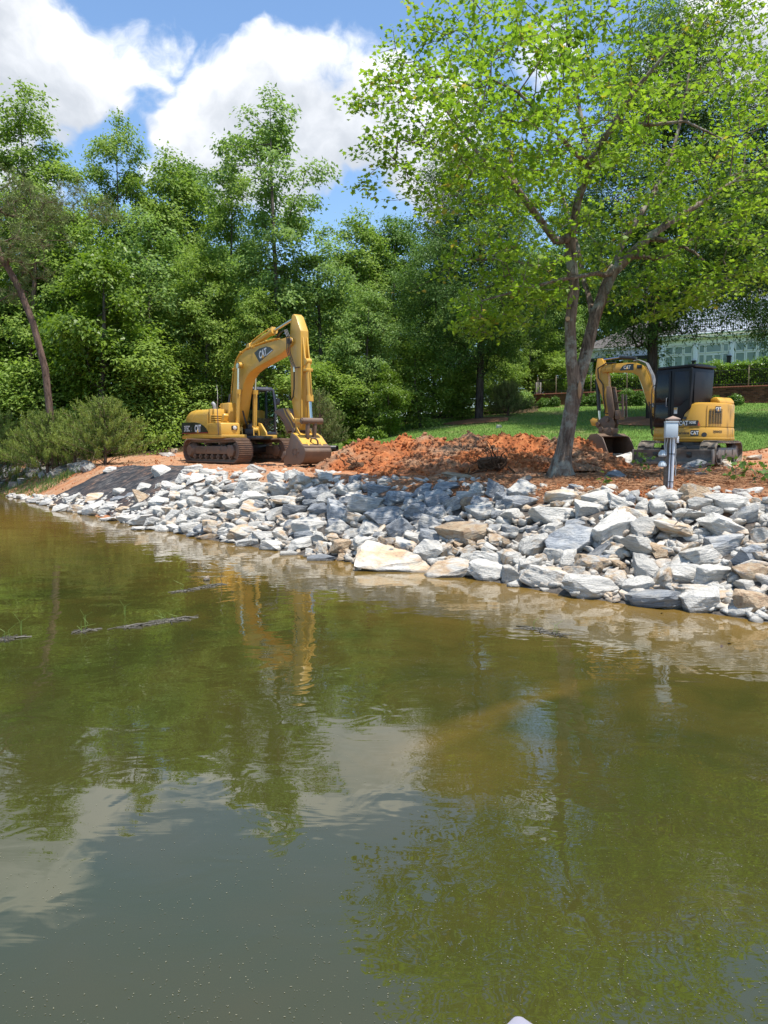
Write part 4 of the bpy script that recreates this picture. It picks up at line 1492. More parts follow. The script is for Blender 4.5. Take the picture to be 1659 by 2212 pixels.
    back = [(0.12, 1.42), (-0.02, 1.62), (-0.02, 1.85), (0.10, 2.51), (0.22, 3.05), (0.33, 3.45), (0.52, 3.76), (0.85, 3.97), (1.30, 4.10), (2.10, 4.16), (2.95, 4.20), (3.95, 4.22), (4.60, 4.24), (4.78, 4.17)]
    front = [(4.83, 4.06), (4.76, 3.94), (3.9, 3.70), (2.85, 3.53), (2.10, 3.40), (1.65, 3.28), (1.32, 3.10), (1.10, 2.86), (0.95, 2.56), (0.80, 2.10), (0.62, 1.66), (0.40, 1.42)]
    bo = MB()
    bo.prism(back + front, yb - wb, yb + wb, 0.018)
    boom = bo.build('boom', M_YEL, root)
    pn = MB()
    pn.cyl((1.02, yb - 0.36, 3.58), (1.02, yb + 0.36, 3.58), 0.11, n=16)
    pn.cyl((0.20, yb - 0.36, 1.60), (0.20, yb + 0.36, 1.60), 0.12, n=16)
    pn.build('boom_pin', M_YEL, root)
    pn2 = MB()
    pn2.cyl((4.70, yb - 0.30, 4.08), (4.70, yb + 0.30, 4.08), 0.10, n=16)
    pn2.build('stick_pin', M_STEEL, root)
    pn.bm if False else None
    for s in (-1, 1):
        y_ = yb + s * 0.345
        a, m_, b = Vector((0.86, y_, 1.18)), Vector((0.955, y_, 2.60)), Vector((1.02, y_, 3.56))
        c = MB()
        c.cyl(a + Vector((0, 0, .1)), m_, 0.085, n=16).cyl(m_ - Vector((0.005, 0, 0.06)), m_ + Vector((0.008, 0, 0.10)), 0.112, n=16).cyl(a + Vector((0, -0.09, 0.02)), a + Vector((0, 0.09, 0.02)), 0.12, n=14)
        c.tube([a + Vector((0.1, 0, .3)), a + Vector((.13, 0, .9)), m_ + Vector((.10, 0, -.1)), m_ + Vector((.02, 0, 0))], 0.022, 6)
        cy = c.build('boom_cylinder', M_YEL, root)
        r_ = MB()
        r_.cyl(m_, b, 0.048, n=12).cyl(b + Vector((0, -0.06, 0)), b + Vector((0, 0.06, 0)), 0.1, n=14)
        r_.build('rod', M_CHROME, cy)
    br = MB()
    for s in (-1, 1):
        y_ = yb + s * 0.345
        for q in (-0.11, 0.11):
            br.prism([(0.50, 0.99), (1.02, 0.99), (0.98, 1.30), (0.88, 1.34), (0.74, 1.28)], y_ + q - 0.02, y_ + q + 0.02)
    br.prism([(-0.1, 0.99), (0.5, 0.99), (0.38, 1.75), (0.18, 1.80), (0.02, 1.70)], yb - 0.34, yb - 0.28, 0.01)
    br.prism([(-0.1, 0.99), (0.5, 0.99), (0.38, 1.75), (0.18, 1.80), (0.02, 1.70)], yb + 0.28, yb + 0.34, 0.01)
    br.prism([(0.55, 0.99), (1.50, 0.99), (1.46, 1.12), (1.05, 1.45), (0.62, 1.50)], yb + 0.50, yb + 0.56, 0.01)
    br.build('boom_bracket', M_YEL, root)
    vb = MB()
    vb.box((0.95, yb, 1.12), (0.35, 0.35, 0.25), bev=0.04).box((0.9, yb + 0.1, 1.32), (0.2, 0.2, 0.18), bev=0.04)
    vb.tube([(0.9, yb, 1.3), (1.05, yb - .1, 1.45), (1.0, yb - .15, 1.7), (0.8, yb - .1, 1.9)], 0.03, 8)
    vb.build('valve_block', M_HOSE, root)
    # decal on the boom
    q0 = (2.02, 3.98)
    dc = MB()
    dc.prism([(2.02, 3.95), (2.45, 4.06), (2.95, 4.08), (3.25, 4.03), (3.50, 3.90), (2.42, 3.58)], yb - wb - 0.006, yb - wb + 0.002)
    bd = dc.build('decal_panel', M_BLK, root)
    maker_mark(root, (2.70, yb - wb - 0.009, 3.85), 0.36, 0, 0.16)
    ln2 = MB()
    ln2.prism([(2.98, 3.76), (3.44, 3.90), (3.42, 3.925), (2.98, 3.79)], yb - wb - 0.010, yb - wb - 0.004)
    ln2.build('white_stripe', M_WHT, root)
    # stick cylinder above the boom
    a, m_, b = Vector((1.36, yb, 4.27)), Vector((3.10, yb, 4.60)), Vector((4.66, yb, 4.86))
    c = MB()
    d = (m_ - a).normalized()
    c.cyl(a, m_, 0.095, n=16).cyl(m_ - d * 0.12, m_ + d * 0.10, 0.13, n=16).cyl(a - d * 0.06, a + d * 0.14, 0.115, n=14)
    c.box(m_ + Vector((-0.1, 0, 0.10)), (0.22, 0.12, 0.08), rot=(0, -0.18, 0), bev=0.01)
    c.tube([a + d * .2 + Vector((0, -.08, .1)), a + d * 0.9 + Vector((0, -.1, .12)), m_ - d * .15 + Vector((0, -.1, .13))], 0.02, 6)
    cy = c.build('stick_cylinder', M_YEL, root)
    r_ = MB()
    r_.cyl(m_, b, 0.052, n=12).cyl(b + Vector((0, -0.08, 0)), b + Vector((0, 0.08, 0)), 0.1, n=14)
    r_.build('rod', M_CHROME, cy)
    lug = MB()
    for s in (-0.12, 0.12):
        lug.prism([(1.12, 4.04), (1.60, 4.09), (1.46, 4.36), (1.28, 4.34)], yb + s - 0.02, yb + s + 0.02)
    lug.build('cylinder_lug', M_YEL, root)
    # hydraulic pipes and hoses along the boom back
    pp = MB()
    for k_, y_ in enumerate((yb - 0.21, yb - 0.14, yb - 0.07, yb + 0.10)):
        pp.tube([(-0.06, y_, 2.0), (0.08, y_, 2.8), (0.27, y_, 3.46), (0.50, y_, 3.82), (0.86, y_, 4.05), (1.35, y_, 4.16), (2.9, y_, 4.26), (3.7, y_, 4.28)], 0.024, 7)
    for xx, zz in ((0.3, 3.5), (0.95, 4.07), (1.9, 4.17), (3.0, 4.26)):
        pp.box((xx, yb - 0.1, zz), (0.10, 0.34, 0.07), bev=0.01)
    pp.build('hydraulic_pipe', M_YEL, root)
    ho = MB()
    for k_, y_ in enumerate((yb - 0.30, yb - 0.26, yb - 0.22)):
        ho = MB()
        ho.tube([(3.7, y_ + .06, 4.29), (4.2, y_ - .02, 4.40 + .03 * k_), (4.62, y_ - .08, 4.42 + .02 * k_), (4.82 + .03 * k_, y_ - 0.12, 4.2), (4.80 + .03 * k_, y_ - .10, 3.7), (4.90 + 0.02 * k_, y_ - .02, 3.35), (5.02, y_ + .02, 3.16)], 0.016, 7)
        ho.build('hydraulic_hose', M_HOSE, root)
    ho = MB()
    ho.tube([(5.02, yb - 0.26, 3.10), (5.02, yb - 0.27, 2.5), (4.98, yb - .29, 2.22), (4.86, yb - .30, 2.12), (4.70, yb - .28, 2.16), (4.62, yb - .24, 2.26)], 0.024, 7)
    ho.build('hydraulic_hose', M_HOSE, root)
    ho = MB()
    ho.tube([(5.0, yb - .24, 3.2), (5.1, yb - .27, 3.17), (5.28, yb - .2, 3.18)], 0.02, 6)
    ho.build('hydraulic_hose', M_HOSE, root)
    ho = MB()
    ho.tube([(0.85, yb + .1, 4.1), (0.95, yb + .1, 4.28), (1.2, yb + .1, 4.36), (1.4, yb + .02, 4.32)], 0.035, 7)
    ho.build('hydraulic_hose', M_HOSE, root)
    ho = MB()
    ho.tube([(-0.08, -0.62, 1.72), (0.1, -0.62, 1.66), (0.28, -0.6, 1.78), (0.30, -0.55, 2.1), (0.22, -0.45, 2.55)], 0.045, 8)
    ho.build('hydraulic_hose', M_HOSE, root)
    ft = MB()
    ft.cyl((5.02, yb - .26, 3.20), (5.02, yb - .26, 3.04), 0.035, n=8)
    ft.build('hose_fitting', M_CHROME, root)
    # ---- stick
    ws = 0.150
    sk_ = [(4.60, 4.70), (4.70, 4.92), (4.82, 4.95), (4.96, 4.86), (5.27, 4.36), (5.28, 3.95), (5.26, 2.8), (5.22, 2.0), (5.18, 1.25), (5.10, 1.08), (4.98, 1.05), (4.90, 1.14), (4.76, 1.70), (4.60, 2.2), (4.57, 3.2), (4.55, 3.8), (4.57, 4.3)]
    s_ = MB()
    s_.prism(sk_, yb - ws, yb + ws, 0.015)
    s_.box((4.76, yb, 4.90), (0.16, 0.16, 0.10))
    s_.build('stick', M_YEL, root)
    rb = MB()
    rb.box((5.275, yb - ws + 0.02, 2.6), (0.02, 0.05, 2.7))
    rb.box((5.275, yb + ws - 0.02, 2.6), (0.02, 0.05, 2.7))
    for s in (-0.07, 0.09):
        rb.prism([(5.26, 4.15), (5.30, 4.15), (5.42, 3.50), (5.50, 3.36), (5.46, 3.24), (5.26, 3.20)], yb + s - 0.02, yb + s + 0.02, 0.005)
    rb.build('cylinder_lug', M_YEL, root)
    a, m_, b = Vector((5.44, yb + 0.015, 3.36)), Vector((5.56, yb + 0.015, 2.12)), Vector((5.64, yb + 0.015, 1.42))
    d = (m_ - a).normalized()
    c = MB()
    c.cyl(a, m_, 0.085, n=16).cyl(m_ - d * 0.14, m_ + d * 0.06, 0.118, n=16).cyl(a + Vector((0, -.1, 0)), a + Vector((0, .1, 0)), 0.10, n=14)
    c.box(a + d * 0.28 + Vector((-0.02, 0, 0)), (0.22, 0.26, 0.10), bev=0.02)
    c.tube([a + d * .3 + Vector((.1, 0, 0)), m_ + Vector((.12, 0, 0.2)), m_ + Vector((.05, 0, 0.02))], 0.02, 6)
    cy = c.build('bucket_cylinder', M_YEL, root)
    r_ = MB()
    r_.cyl(m_, b, 0.05, n=12)
    r_.build('rod', M_CHROME, cy)
    # linkage
    lk = MB()
    for s in (-0.27, 0.27):
        lk.prism([(5.02, 1.40), (5.10, 1.36), (5.64, 1.36), (5.70, 1.42), (5.64, 1.48), (5.10, 1.52), (5.02, 1.50)], yb + s - 0.025, yb + s + 0.025, 0.005)
    lk.cyl((5.08, yb - 0.31, 1.44), (5.08, yb + 0.31, 1.44), 0.085, n=16)
    lk.build('link_arm', M_YEL, root)
    pl = MB()
    pl.cyl((5.66, yb - 0.36, 1.42), (5.66, yb + 0.40, 1.42), 0.105, n=16)
    pl.cyl((5.66, yb - 0.40, 1.42), (5.66, yb - 0.36, 1.42), 0.075, n=12)
    for s in (-0.13, 0.13):
        pl.prism([(5.58, 1.40), (5.74, 1.40), (5.66, 0.72), (5.54, 0.72)], yb + s - 0.045, yb + s + 0.045, 0.01)
    pl.cyl((5.60, yb - 0.33, 0.76), (5.60, yb + 0.33, 0.76), 0.085, n=16)
    pl.cyl((5.04, yb - 0.34, 1.12), (5.04, yb + 0.34, 1.12), 0.09, n=16)
    pl.build('bucket_link', M_STEEL, root)
    # thumb
    th = MB()
    for s in (-0.10, 0.10):
        th.prism([(3.30, 1.78), (3.62, 1.88), (4.02, 1.90), (4.70, 1.80), (4.92, 1.30), (4.96, 1.02), (4.80, 0.98), (4.60, 1.14), (4.28, 1.10), (4.04, 1.46), (3.80, 1.60)], yb + s - 0.025, yb + s + 0.025, 0.005)
    th.prism([(3.80, 1.58), (4.05, 1.44), (4.30, 1.08), (4.26, 1.04), (4.0, 1.40), (3.76, 1.54)], yb - 0.13, yb + 0.13)
    tho = th.build('thumb', M_STEEL, root)
    thr = MB()
    thr.tube([(4.06, yb - 0.14, 1.88), (4.2, yb - 0.14, 1.68), (4.52, yb - 0.14, 1.42), (4.72, yb - 0.14, 1.18), (4.84, yb - .14, .85)], 0.022, 6)
    thr.prism([(4.55, 1.82), (4.66, 1.86), (5.08, 1.50), (5.02, 1.40)], yb - 0.33, yb - 0.29, 0.005)
    thr.build('thumb_link', M_YEL, root)
    # bucket: shell bent round, side plates, ears, teeth
    hwid = 0.48
    out = [(5.24, 1.02), (5.52, 0.92), (5.86, 0.66), (6.02, 0.60), (6.10, 0.46), (6.08, 0.28), (5.96, 0.11), (5.76, 0.03), (5.3, 0.0), (4.86, 0.01)]
    inn = [(x - 0.05 if i > 2 else x - 0.02, z - 0.05 if i < 4 else z + 0.04) for i, (x, z) in enumerate(out)]
    bk = MB()
    n_ = len(out)
    r0 = [bk.bm.verts.new((x, yb - hwid, z)) for x, z in out]; r1 = [bk.bm.verts.new((x, yb + hwid, z)) for x, z in out]
    q0_ = [bk.bm.verts.new((x, yb - hwid, z)) for x, z in inn]; q1_ = [bk.bm.verts.new((x, yb + hwid, z)) for x, z in inn]
    for i in range(n_ - 1):
        bk.bm.faces.new((r0[i], r0[i + 1], r1[i + 1], r1[i]))
        bk.bm.faces.new((q0_[i + 1], q0_[i], q1_[i], q1_[i + 1]))
    for A, B in ((r0, q0_), (r1, q1_)):
        for i in range(n_ - 1):
            bk.bm.faces.new((A[i], A[i + 1], B[i + 1], B[i]))
    bk.bm.faces.new((r0[0], r1[0], q1_[0], q0_[0]))
    bk.bm.faces.new((r0[-1], q0_[-1], q1_[-1], r1[-1]))
    bucket = bk.build('bucket', M_STEEL, root)
    bp = MB()                                                     # worn yellow top plate
    top = out[:3]
    for i in range(2):
        (x0, z0), (x1, z1) = top[i], top[i + 1]
        bp.prism([(x0, z0 + 0.006), (x1, z1 + 0.006), (x1 + 0.004, z1 + 0.014), (x0 + 0.004, z0 + 0.014)], yb - hwid + 0.02, yb + hwid - 0.02)
    bp.build('yellow_top_plate', M_YEL, bucket)
    bs = MB()
    sidep = [(5.20, 1.04)] + out[1:] + [(4.70, 0.02), (4.62, 0.22), (4.72, 0.40), (5.0, 0.62), (5.1, 0.85)]
    for s in (-1, 1):
        bs.prism(sidep, yb + s * hwid - 0.016, yb + s * hwid + 0.016, 0.004)
    bs.build('side_plate', M_STEEL, bucket)
    er = MB()
    for s in (-0.25, 0.25):
        er.prism([(4.98, 1.02), (5.04, 1.22), (5.12, 1.22), (5.34, 1.02), (5.52, 0.90), (5.60, 0.88), (5.68, 0.78), (5.84, 0.72), (6.0, 0.58), (5.9, 0.52), (5.2, 0.86)], yb + s - 0.03, yb + s + 0.03, 0.006)
    er.build('bucket_ear', M_YEL, bucket)
    hk = MB()
    hk.tube([(5.76, yb - .10, 0.74), (5.82, yb - .10, 0.86), (5.92, yb - .02, 0.86), (5.94, yb + .06, 0.78), (5.90, yb + .1, 0.68)], 0.03, 8)
    hk.build('lifting_eye', M_STEEL, bucket)
    wl_ = MB()
    wl_.box((6.075, yb, 0.42), (0.05, 2 * hwid, 0.045), rot=(0, 0.05, 0), bev=0.01)
    wl_.box((6.03, yb, 0.585), (0.04, 2 * hwid + .02, 0.04), rot=(0, 0.6, 0))
    wl_.build('wear_strip', M_STEEL, bucket)
    for s in (-1, 1):
        sc_ = MB()
        sc_.prism([(4.50, 0.20), (4.62, 0.16), (4.84, 0.30), (4.80, 0.44), (4.66, 0.42)], yb + s * hwid - 0.035, yb + s * hwid + 0.035, 0.01)
        sc_.build('side_cutter', M_STEEL, bucket)
    for k_ in range(5):
        tt = MB()
        yy = yb + (-2 + k_) * 0.21
        tt.prism([(4.9, 0.05), (4.9, -0.03), (4.62, -0.02), (4.62, 0.02)], yy - 0.05, yy + 0.05, 0.008)
        tt.build('tooth', M_STEEL, bucket)
    lg = MB()                                                     # raised mark on the side plate
    lg.tube([(5.52, yb - hwid - 0.02, 0.22), (5.52, yb - hwid - 0.02, 0.52), (5.66, yb - hwid - 0.02, 0.52), (5.70, yb - hwid - 0.02, 0.42), (5.62, yb - hwid - 0.02, 0.36), (5.54, yb - hwid - 0.02, 0.36)], 0.014, 6)
    lg.tube([(5.46, yb - hwid - 0.02, 0.50), (5.32, yb - hwid - 0.02, 0.50), (5.28, yb - hwid - 0.02, 0.38), (5.36, yb - hwid - 0.02, 0.28), (5.48, yb - hwid - 0.02, 0.32)], 0.014, 6)
    lg.build('welded_mark', M_STEEL, bucket)
    return root


large_excavator()


# ================================================================ the compact excavator
def compact_excavator():
    Oh = Vector((8.55, 20.9, 0))
    Oh.z = gz(8.2, 20.4) + 0.03
    hy = math.radians(124)
    root = empty('compact_excavator', Oh, hy, 'compact yellow excavator with black cab and blade standing behind the utility post', 'excavator')
    # ---- undercarriage, turned against the house
    und = Vector((-0.35, -0.30, 0))
    und.rotate(Euler((0, 0, -hy)))
    uy = math.radians(-129) - hy
    L, H, W = 2.48, 0.58, 0.40
    for sgn in (-1, 1):
        yc = sgn * 0.79
        n = 52
        loop = track_loop(L, H, n, 0.015)
        belt = MB()
        ro, ri = [], []
        for x, z, a in loop:
            nx, nz = -math.sin(a), math.cos(a)
            ro.append((x, z)); ri.append((x - nx * 0.035, z - nz * 0.035))
        A = [belt.bm.verts.new((x, yc - W / 2, z)) for x, z in ro]; B = [belt.bm.verts.new((x, yc + W / 2, z)) for x, z in ro]
        C_ = [belt.bm.verts.new((x, yc - W / 2, z)) for x, z in ri]; D_ = [belt.bm.verts.new((x, yc + W / 2, z)) for x, z in ri]
        for i in range(n):
            j = (i + 1) % n
            for P_, Q_ in ((A, B), (B, D_), (D_, C_), (C_, A)):
                belt.bm.faces.new((P_[i], P_[j], Q_[j], Q_[i]))
        tr = belt.build('rubber_track', M_RUB, root, loc=und, rot=(0, 0, uy))
        lug = MB()
        lug.box((0, -W / 4 + .01, 0.012), (0.055, W / 2 - 0.03, 0.028), bev=0.006)
        lug.box((0.045, W / 4 - .01, 0.012), (0.055, W / 2 - 0.03, 0.028), bev=0.006)
        lm = lug.mesh('track_lug')
        lm.materials.append(M_RUB)
        for i, (x, z, a) in enumerate(loop):
            if i % 2 == 0:
                link('track_lug', lm, tr, loc=(x, yc, z), rot=(0, -a, 0))
        fr = MB()
        fr.prism([(-0.85, 0.14), (0.85, 0.14), (0.92, 0.24), (0.80, 0.42), (-0.80, 0.42), (-0.92, 0.24)], yc - 0.15, yc + 0.15, 0.02)
        for xx in (-0.7, -0.3, 0.1, 0.5):
            fr.cyl((xx, yc - 0.14, 0.11), (xx, yc + 0.14, 0.11), 0.075, n=12)
        fr.box((-0.45, yc + sgn * 0.155, 0.30), (0.05, 0.02, 0.14)).box((0.25, yc + sgn * 0.155, 0.30), (0.05, 0.02, 0.14))
        fr.build('track_frame', M_BLADE, tr)
        sp = MB()
        sp.lathe([(0.03, -0.12), (0.17, -0.12), (0.24, -0.04), (0.24, 0.04), (0.17, 0.12), (0.03, 0.12)], (-L / 2 + H / 2, yc, H / 2), 'y', 18)
        sp.build('sprocket', M_BLADE, tr)
        sp = MB()
        sp.lathe([(0.03, -0.10), (0.20, -0.10), (0.23, -0.04), (0.23, 0.04), (0.20, 0.10), (0.03, 0.10)], (L / 2 - H / 2, yc, H / 2), 'y', 18)
        sp.build('idler_wheel', M_BLADE, tr)
    car = MB()
    car.box((0, 0, 0.38), (1.0, 1.25, 0.22), bev=0.03).cyl((0, 0, 0.45), (0, 0, 0.62), 0.42, n=28)
    for s in (-0.42, 0.42):
        car.box((1.0, s, 0.27), (1.0, 0.12, 0.14), rot=(0, 0.05, 0), bev=0.02)
    car.cyl((0.4, 0, 0.40), (1.35, 0, 0.30), 0.06, n=12)
    car.build('undercarriage', M_BLK, root, loc=und, rot=(0, 0, uy))
    bl = MB()
    prof = [(1.42, 0.02), (1.50, 0.0), (1.52, 0.02), (1.475, 0.08), (1.455, 0.18), (1.47, 0.28), (1.52, 0.365), (1.47, 0.37), (1.41, 0.29), (1.395, 0.18), (1.41, 0.08)]
    bl.prism(prof, -0.99, 0.99, 0.004)
    for s in (-0.985, 0.985):
        bl.prism([(1.36, 0.01), (1.53, 0.0), (1.54, 0.37), (1.40, 0.38), (1.33, 0.2)], s - 0.018, s + 0.018, 0.004)
    blade = bl.build('dozer_blade', M_BLADE, root, loc=und, rot=(0, 0, uy))
    ce = MB()
    ce.box((1.515, 0, 0.03), (0.02, 1.96, 0.07), bev=0.004)
    ce.build('cutting_edge', M_BLADE, blade)
    # ---- house body
    XF, XC, RX, RY = 0.86, 0.08, 0.80, 0.95

    def plan(ins=0.0):
        pts = [(XF - ins, -0.60), (XF - ins, 0.82), (XF - 0.10 - ins, RY - ins), (XC + 0.25, RY - ins), (XC, RY - ins)]
        for i in range(1, 24):
            a = PI / 2 + PI * i / 24
            c, s_ = math.cos(a), math.sin(a)
            e = 2 / 2.7
            pts.append((XC - (RX - ins) * abs(c) ** e, (RY - ins) * math.copysign(abs(s_) ** e, s_)))
        pts += [(XC, -RY + ins), (XF - 0.22 - ins, -RY + ins)]
        return pts

    def ring(z, ins):
        return [(x, y, z) for x, y in plan(ins)]
    lw = MB()
    lw.loft([ring(0.56, 0.07), ring(0.58, 0.02), ring(0.66, 0.0), ring(0.88, 0.0), ring(0.94, 0.015), ring(0.96, 0.06)])
    lw.build('counterweight', M_YEL2, root)
    rl = MB()
    rl.loft([ring(0.635, -0.010), ring(0.66, -0.016), ring(0.685, -0.010)], False)
    rl.build('bumper_rib', M_YEL2, root)

    def hz_(x, y):
        if y > 0.3:
            t_ = min(max((0.02 - x) / 0.48, 0), 1)
            return 0.965 + 0.62 * math.sqrt(max(1 - (1 - t_) ** 2, 0))
        return 1.58
    up = MB()
    r0, r1, r2, r3 = [], [], [], []
    fine_plan = []
    base_plan = plan(0.015)
    for (xa, ya), (xb, yb_) in zip(base_plan, base_plan[1:] + base_plan[:1]):
        m = max(1, int(math.hypot(xb - xa, yb_ - ya) / 0.05))
        for k in range(m):
            fine_plan.append((xa + (xb - xa) * k / m, ya + (yb_ - ya) * k / m))
    for x, y in fine_plan:
        h = hz_(x, y)
        r0.append((x, y, 0.962)); r1.append((x, y, max(h - 0.06, 0.964)))
        r2.append((x * 0.985, y * 0.985, max(h - 0.015, 0.966))); r3.append((x * 0.94, y * 0.94, h + 0.002))
    up.loft([r0, r1, r2, r3])
    up.build('engine_cover', M_YEL2, root)
    tb = MB()
    tb.prism([(-0.64, 1.55), (-0.32, 1.55), (-0.32, 1.68), (-0.42, 1.75), (-0.54, 1.74), (-0.64, 1.64)], -0.55, 0.12, 0.05)
    tb.build('rear_hump', M_YEL2, root)

    # a strip of the side, unrolled: s metres from the door post to the rear, z up, d proud of the skin
    curve = [(XC + 0.25, RY)] + [(x, y) for x, y in plan(0.0)[4:20]]
    cum = [0.0]
    for (xa, ya), (xb, yb_) in zip(curve[:-1], curve[1:]):
        cum.append(cum[-1] + math.hypot(xb - xa, yb_ - ya))

    def skin(s, z, d):
        s = min(max(s, 0), cum[-1] - 1e-4)
        k = max(i for i in range(len(cum) - 1) if cum[i] <= s)
        f = (s - cum[k]) / (cum[k + 1] - cum[k])
        (xa, ya), (xb, yb_) = curve[k], curve[k + 1]
        tx, ty = xb - xa, yb_ - ya
        ln_ = math.hypot(tx, ty)
        return Vector((xa + tx * f + ty / ln_ * d, ya + ty * f - tx / ln_ * d, z))

    def wrap(mesh, s0, z0, d0, name, mat, parent=root):
        for v in mesh.vertices:
            v.co = skin(s0 + v.co.x, z0 + v.co.y, d0 + v.co.z)
        mesh.update()
        return link(name, mesh, parent, mat)

    def flat(poly, cuts=10, d=0.006):
        """polygon (s, z) as a thin plate, split so that it can bend"""
        bm = bmesh.new()
        vs = [bm.verts.new((x, y, 0)) for x, y in poly]
        f = bm.faces.new(vs)
        lo, hi = min(p[0] for p in poly), max(p[0] for p in poly)
        for i in range(1, cuts):
            bmesh.ops.bisect_plane(bm, geom=bm.verts[:] + bm.edges[:] + bm.faces[:], plane_co=(lo + (hi - lo) * i / cuts, 0, 0), plane_no=(1, 0, 0))
        r = bmesh.ops.extrude_face_region(bm, geom=bm.faces[:])
        for v in r['geom']:
            if isinstance(v, bmesh.types.BMVert): v.co.z += d
        bmesh.ops.recalc_face_normals(bm, faces=bm.faces[:])
        me = bpy.data.meshes.new('plate')
        bm.to_mesh(me)
        bm.free()
        return me

    def wrap_mark(s0, z0, size, d0):
        wrap(text_mesh('CAT', size, 0.82, size * 0.035), s0, z0, d0, 'lettering', M_WHT)
        wrap(flat([(-0.30 * size, -0.42 * size), (0.30 * size, -0.42 * size), (0, -0.02 * size)], 4, 0.004), s0, z0, d0 + 0.001, 'wedge_mark', M_YEL2)
    for k_ in range(5):
        bm_ = MB()
        for q in range(13):
            p_ = skin(1.16 + k_ * 0.095, 1.05 + q * 0.030, 0.0)
            p2 = skin(1.18 + k_ * 0.095, 1.05, 0.0)
            bm_.box(p_, (0.075, 0.014, 0.014), rot=(0, 0, math.atan2(p2.y - p_.y, p2.x - p_.x)))
        o_ = bm_.build('grille_slot', M_BLK, root)
        o_['kind'] = 'stuff'
    wrap(flat([(1.045, 0.965), (1.057, 0.965), (1.057, 1.50), (1.045, 1.50)], 1, 0.004), 0, 0, 0.0, 'panel_seam', M_BLK)
    for s_, z_, r_ in ((0.50, 1.19, 0.052), (1.00, 0.755, 0.070)):
        wrap(flat([(r_ * math.cos(2 * PI * i / 18), r_ * 0.85 * math.sin(2 * PI * i / 18)) for i in range(18)], 4, 0.008), s_, z_, 0.0, 'access_hole', M_BLK)
    hp = MB()
    hp.box((0.56, RY + 0.002, 0.80), (0.38, 0.012, 0.16), bev=0.01)
    hp.cyl((0.62, RY, 0.86), (0.62, RY + 0.014, 0.86), 0.025, n=12)
    hp.build('side_hatch', M_YEL2, root)
    wrap(flat([(0.32, 0.985), (0.90, 0.985), (0.84, 1.125), (0.32, 1.125)]), 0, 0, -0.006, 'decal_panel', M_BLK)
    wrap_mark(0.47, 1.053, 0.155, 0.002)
    wrap(text_mesh('305E', 0.095, 0.9, 0.002), 0.70, 1.07, 0.002, 'lettering', M_WHT)
    wrap(flat([(0.83, 0.988), (0.895, 0.988), (0.855, 1.085), (0.84, 1.085)], 2, 0.004), 0, 0, 0.0, 'red_stripe', paint_mat('orange_red_stripe', (0.55, 0.10, 0.02), 0.4, 0.05))
    wrap(text_mesh('Carolina', 0.105, 0.95, 0.002), 0.46, 0.80, 0.003, 'lettering', M_BLK)
    wrap(flat([(0.66, 0.72), (0.86, 0.72), (0.86, 0.875), (0.66, 0.875)], 5), 0, 0, -0.003, 'decal_panel', M_BLK)
    wrap_mark(0.76, 0.80, 0.12, 0.004)
    wrap(text_mesh('DJX04223', 0.085, 0.95, 0.0015), 1.42, 0.83, 0.003, 'lettering', M_BLK)
    wrap(flat([(1.31, 1.33), (1.51, 1.33), (1.51, 1.49), (1.31, 1.49)], 5), 0, 0, -0.003, 'decal_panel', M_BLK)
    wrap_mark(1.41, 1.415, 0.125, 0.004)
    # ---- cab
    X0, X1, Y0, Y1 = -0.36, 0.80, -0.02, 0.945
    cb = MB()
    cb.prism([(X0 + 0.05, 1.45), (X0, 2.45), (X0 + 0.02, 2.50), (X1 - 0.06, 2.50), (X1 - 0.01, 2.0), (X1, 0.97), (-0.04, 0.97), (-0.16, 1.3)], Y0, Y1, 0.03)
    cb.build('cab_shell', M_CBLK, root)
    rf = MB()
    rf.prism([(X0 - 0.04, Y0 - 0.02), (X0 - 0.04, Y1 - 0.05), (X0 + 0.1, Y1 + 0.02), (X1 - 0.12, Y1 + 0.02), (X1 - 0.02, Y1 - 0.1), (X1 - 0.02, Y0 - 0.02)], 2.495, 2.565, 0.02, axis='z')
    rf.prism([(X0 + 0.05, Y0 + 0.1), (X0 + 0.05, Y1 - 0.2), (X0 + 0.4, Y1 - 0.2), (X0 + 0.4, Y0 + 0.1)], 2.56, 2.60, 0.015, axis='z')
    rf.build('cab_roof', M_CBLK, root)
    dr = MB()
    dr.prism([(0.76, 1.02), (0.26, 1.02), (0.26, 2.44), (0.72, 2.44), (0.77, 1.9)], Y1 + 0.001, Y1 + 0.022, 0.01)
    door = dr.build('cab_door', M_CBLK, root)
    dg_ = MB()
    dg_.prism([(0.72, 1.62), (0.32, 1.62), (0.32, 2.36), (0.68, 2.36), (0.725, 1.9)], Y1 + 0.020, Y1 + 0.028, 0.004)
    dg_.build('door_window', M_DGLASS, door)
    dg_ = MB()
    dg_.prism([(0.73, 1.08), (0.32, 1.08), (0.32, 1.56), (0.72, 1.56)], Y1 + 0.020, Y1 + 0.028, 0.004)
    dg_.build('lower_door_window', M_DGLASS, door)
    hn = MB()
    hn.tube([(0.35, Y1 + 0.03, 1.5), (0.35, Y1 + 0.07, 1.52), (0.35, Y1 + 0.07, 1.72), (0.35, Y1 + 0.03, 1.74)], 0.012, 6)
    hn.build('door_handle', M_GREY, door)
    sw = MB()
    sw.prism([(0.16, 1.52), (0.16, 2.40), (-0.28, 2.40), (-0.30, 1.70), (-0.14, 1.62), (-0.04, 1.52)], Y1 + 0.001, Y1 + 0.010, 0.004)
    sw.build('side_window', paint_mat('smoked_side_panel', (0.016, 0.019, 0.026), 0.3, 0.05, spec=0.3), root)
    rw = MB()
    rw.prism([(Y0 + 0.07, 1.62), (Y0 + 0.03, 2.40), (Y1 - 0.10, 2.40), (Y1 - 0.10, 1.58)], X0 - 0.002, X0 + 0.03, 0.01, axis='x')
    rw.build('rear_window', M_CBLK, root)
    dcl = MB()
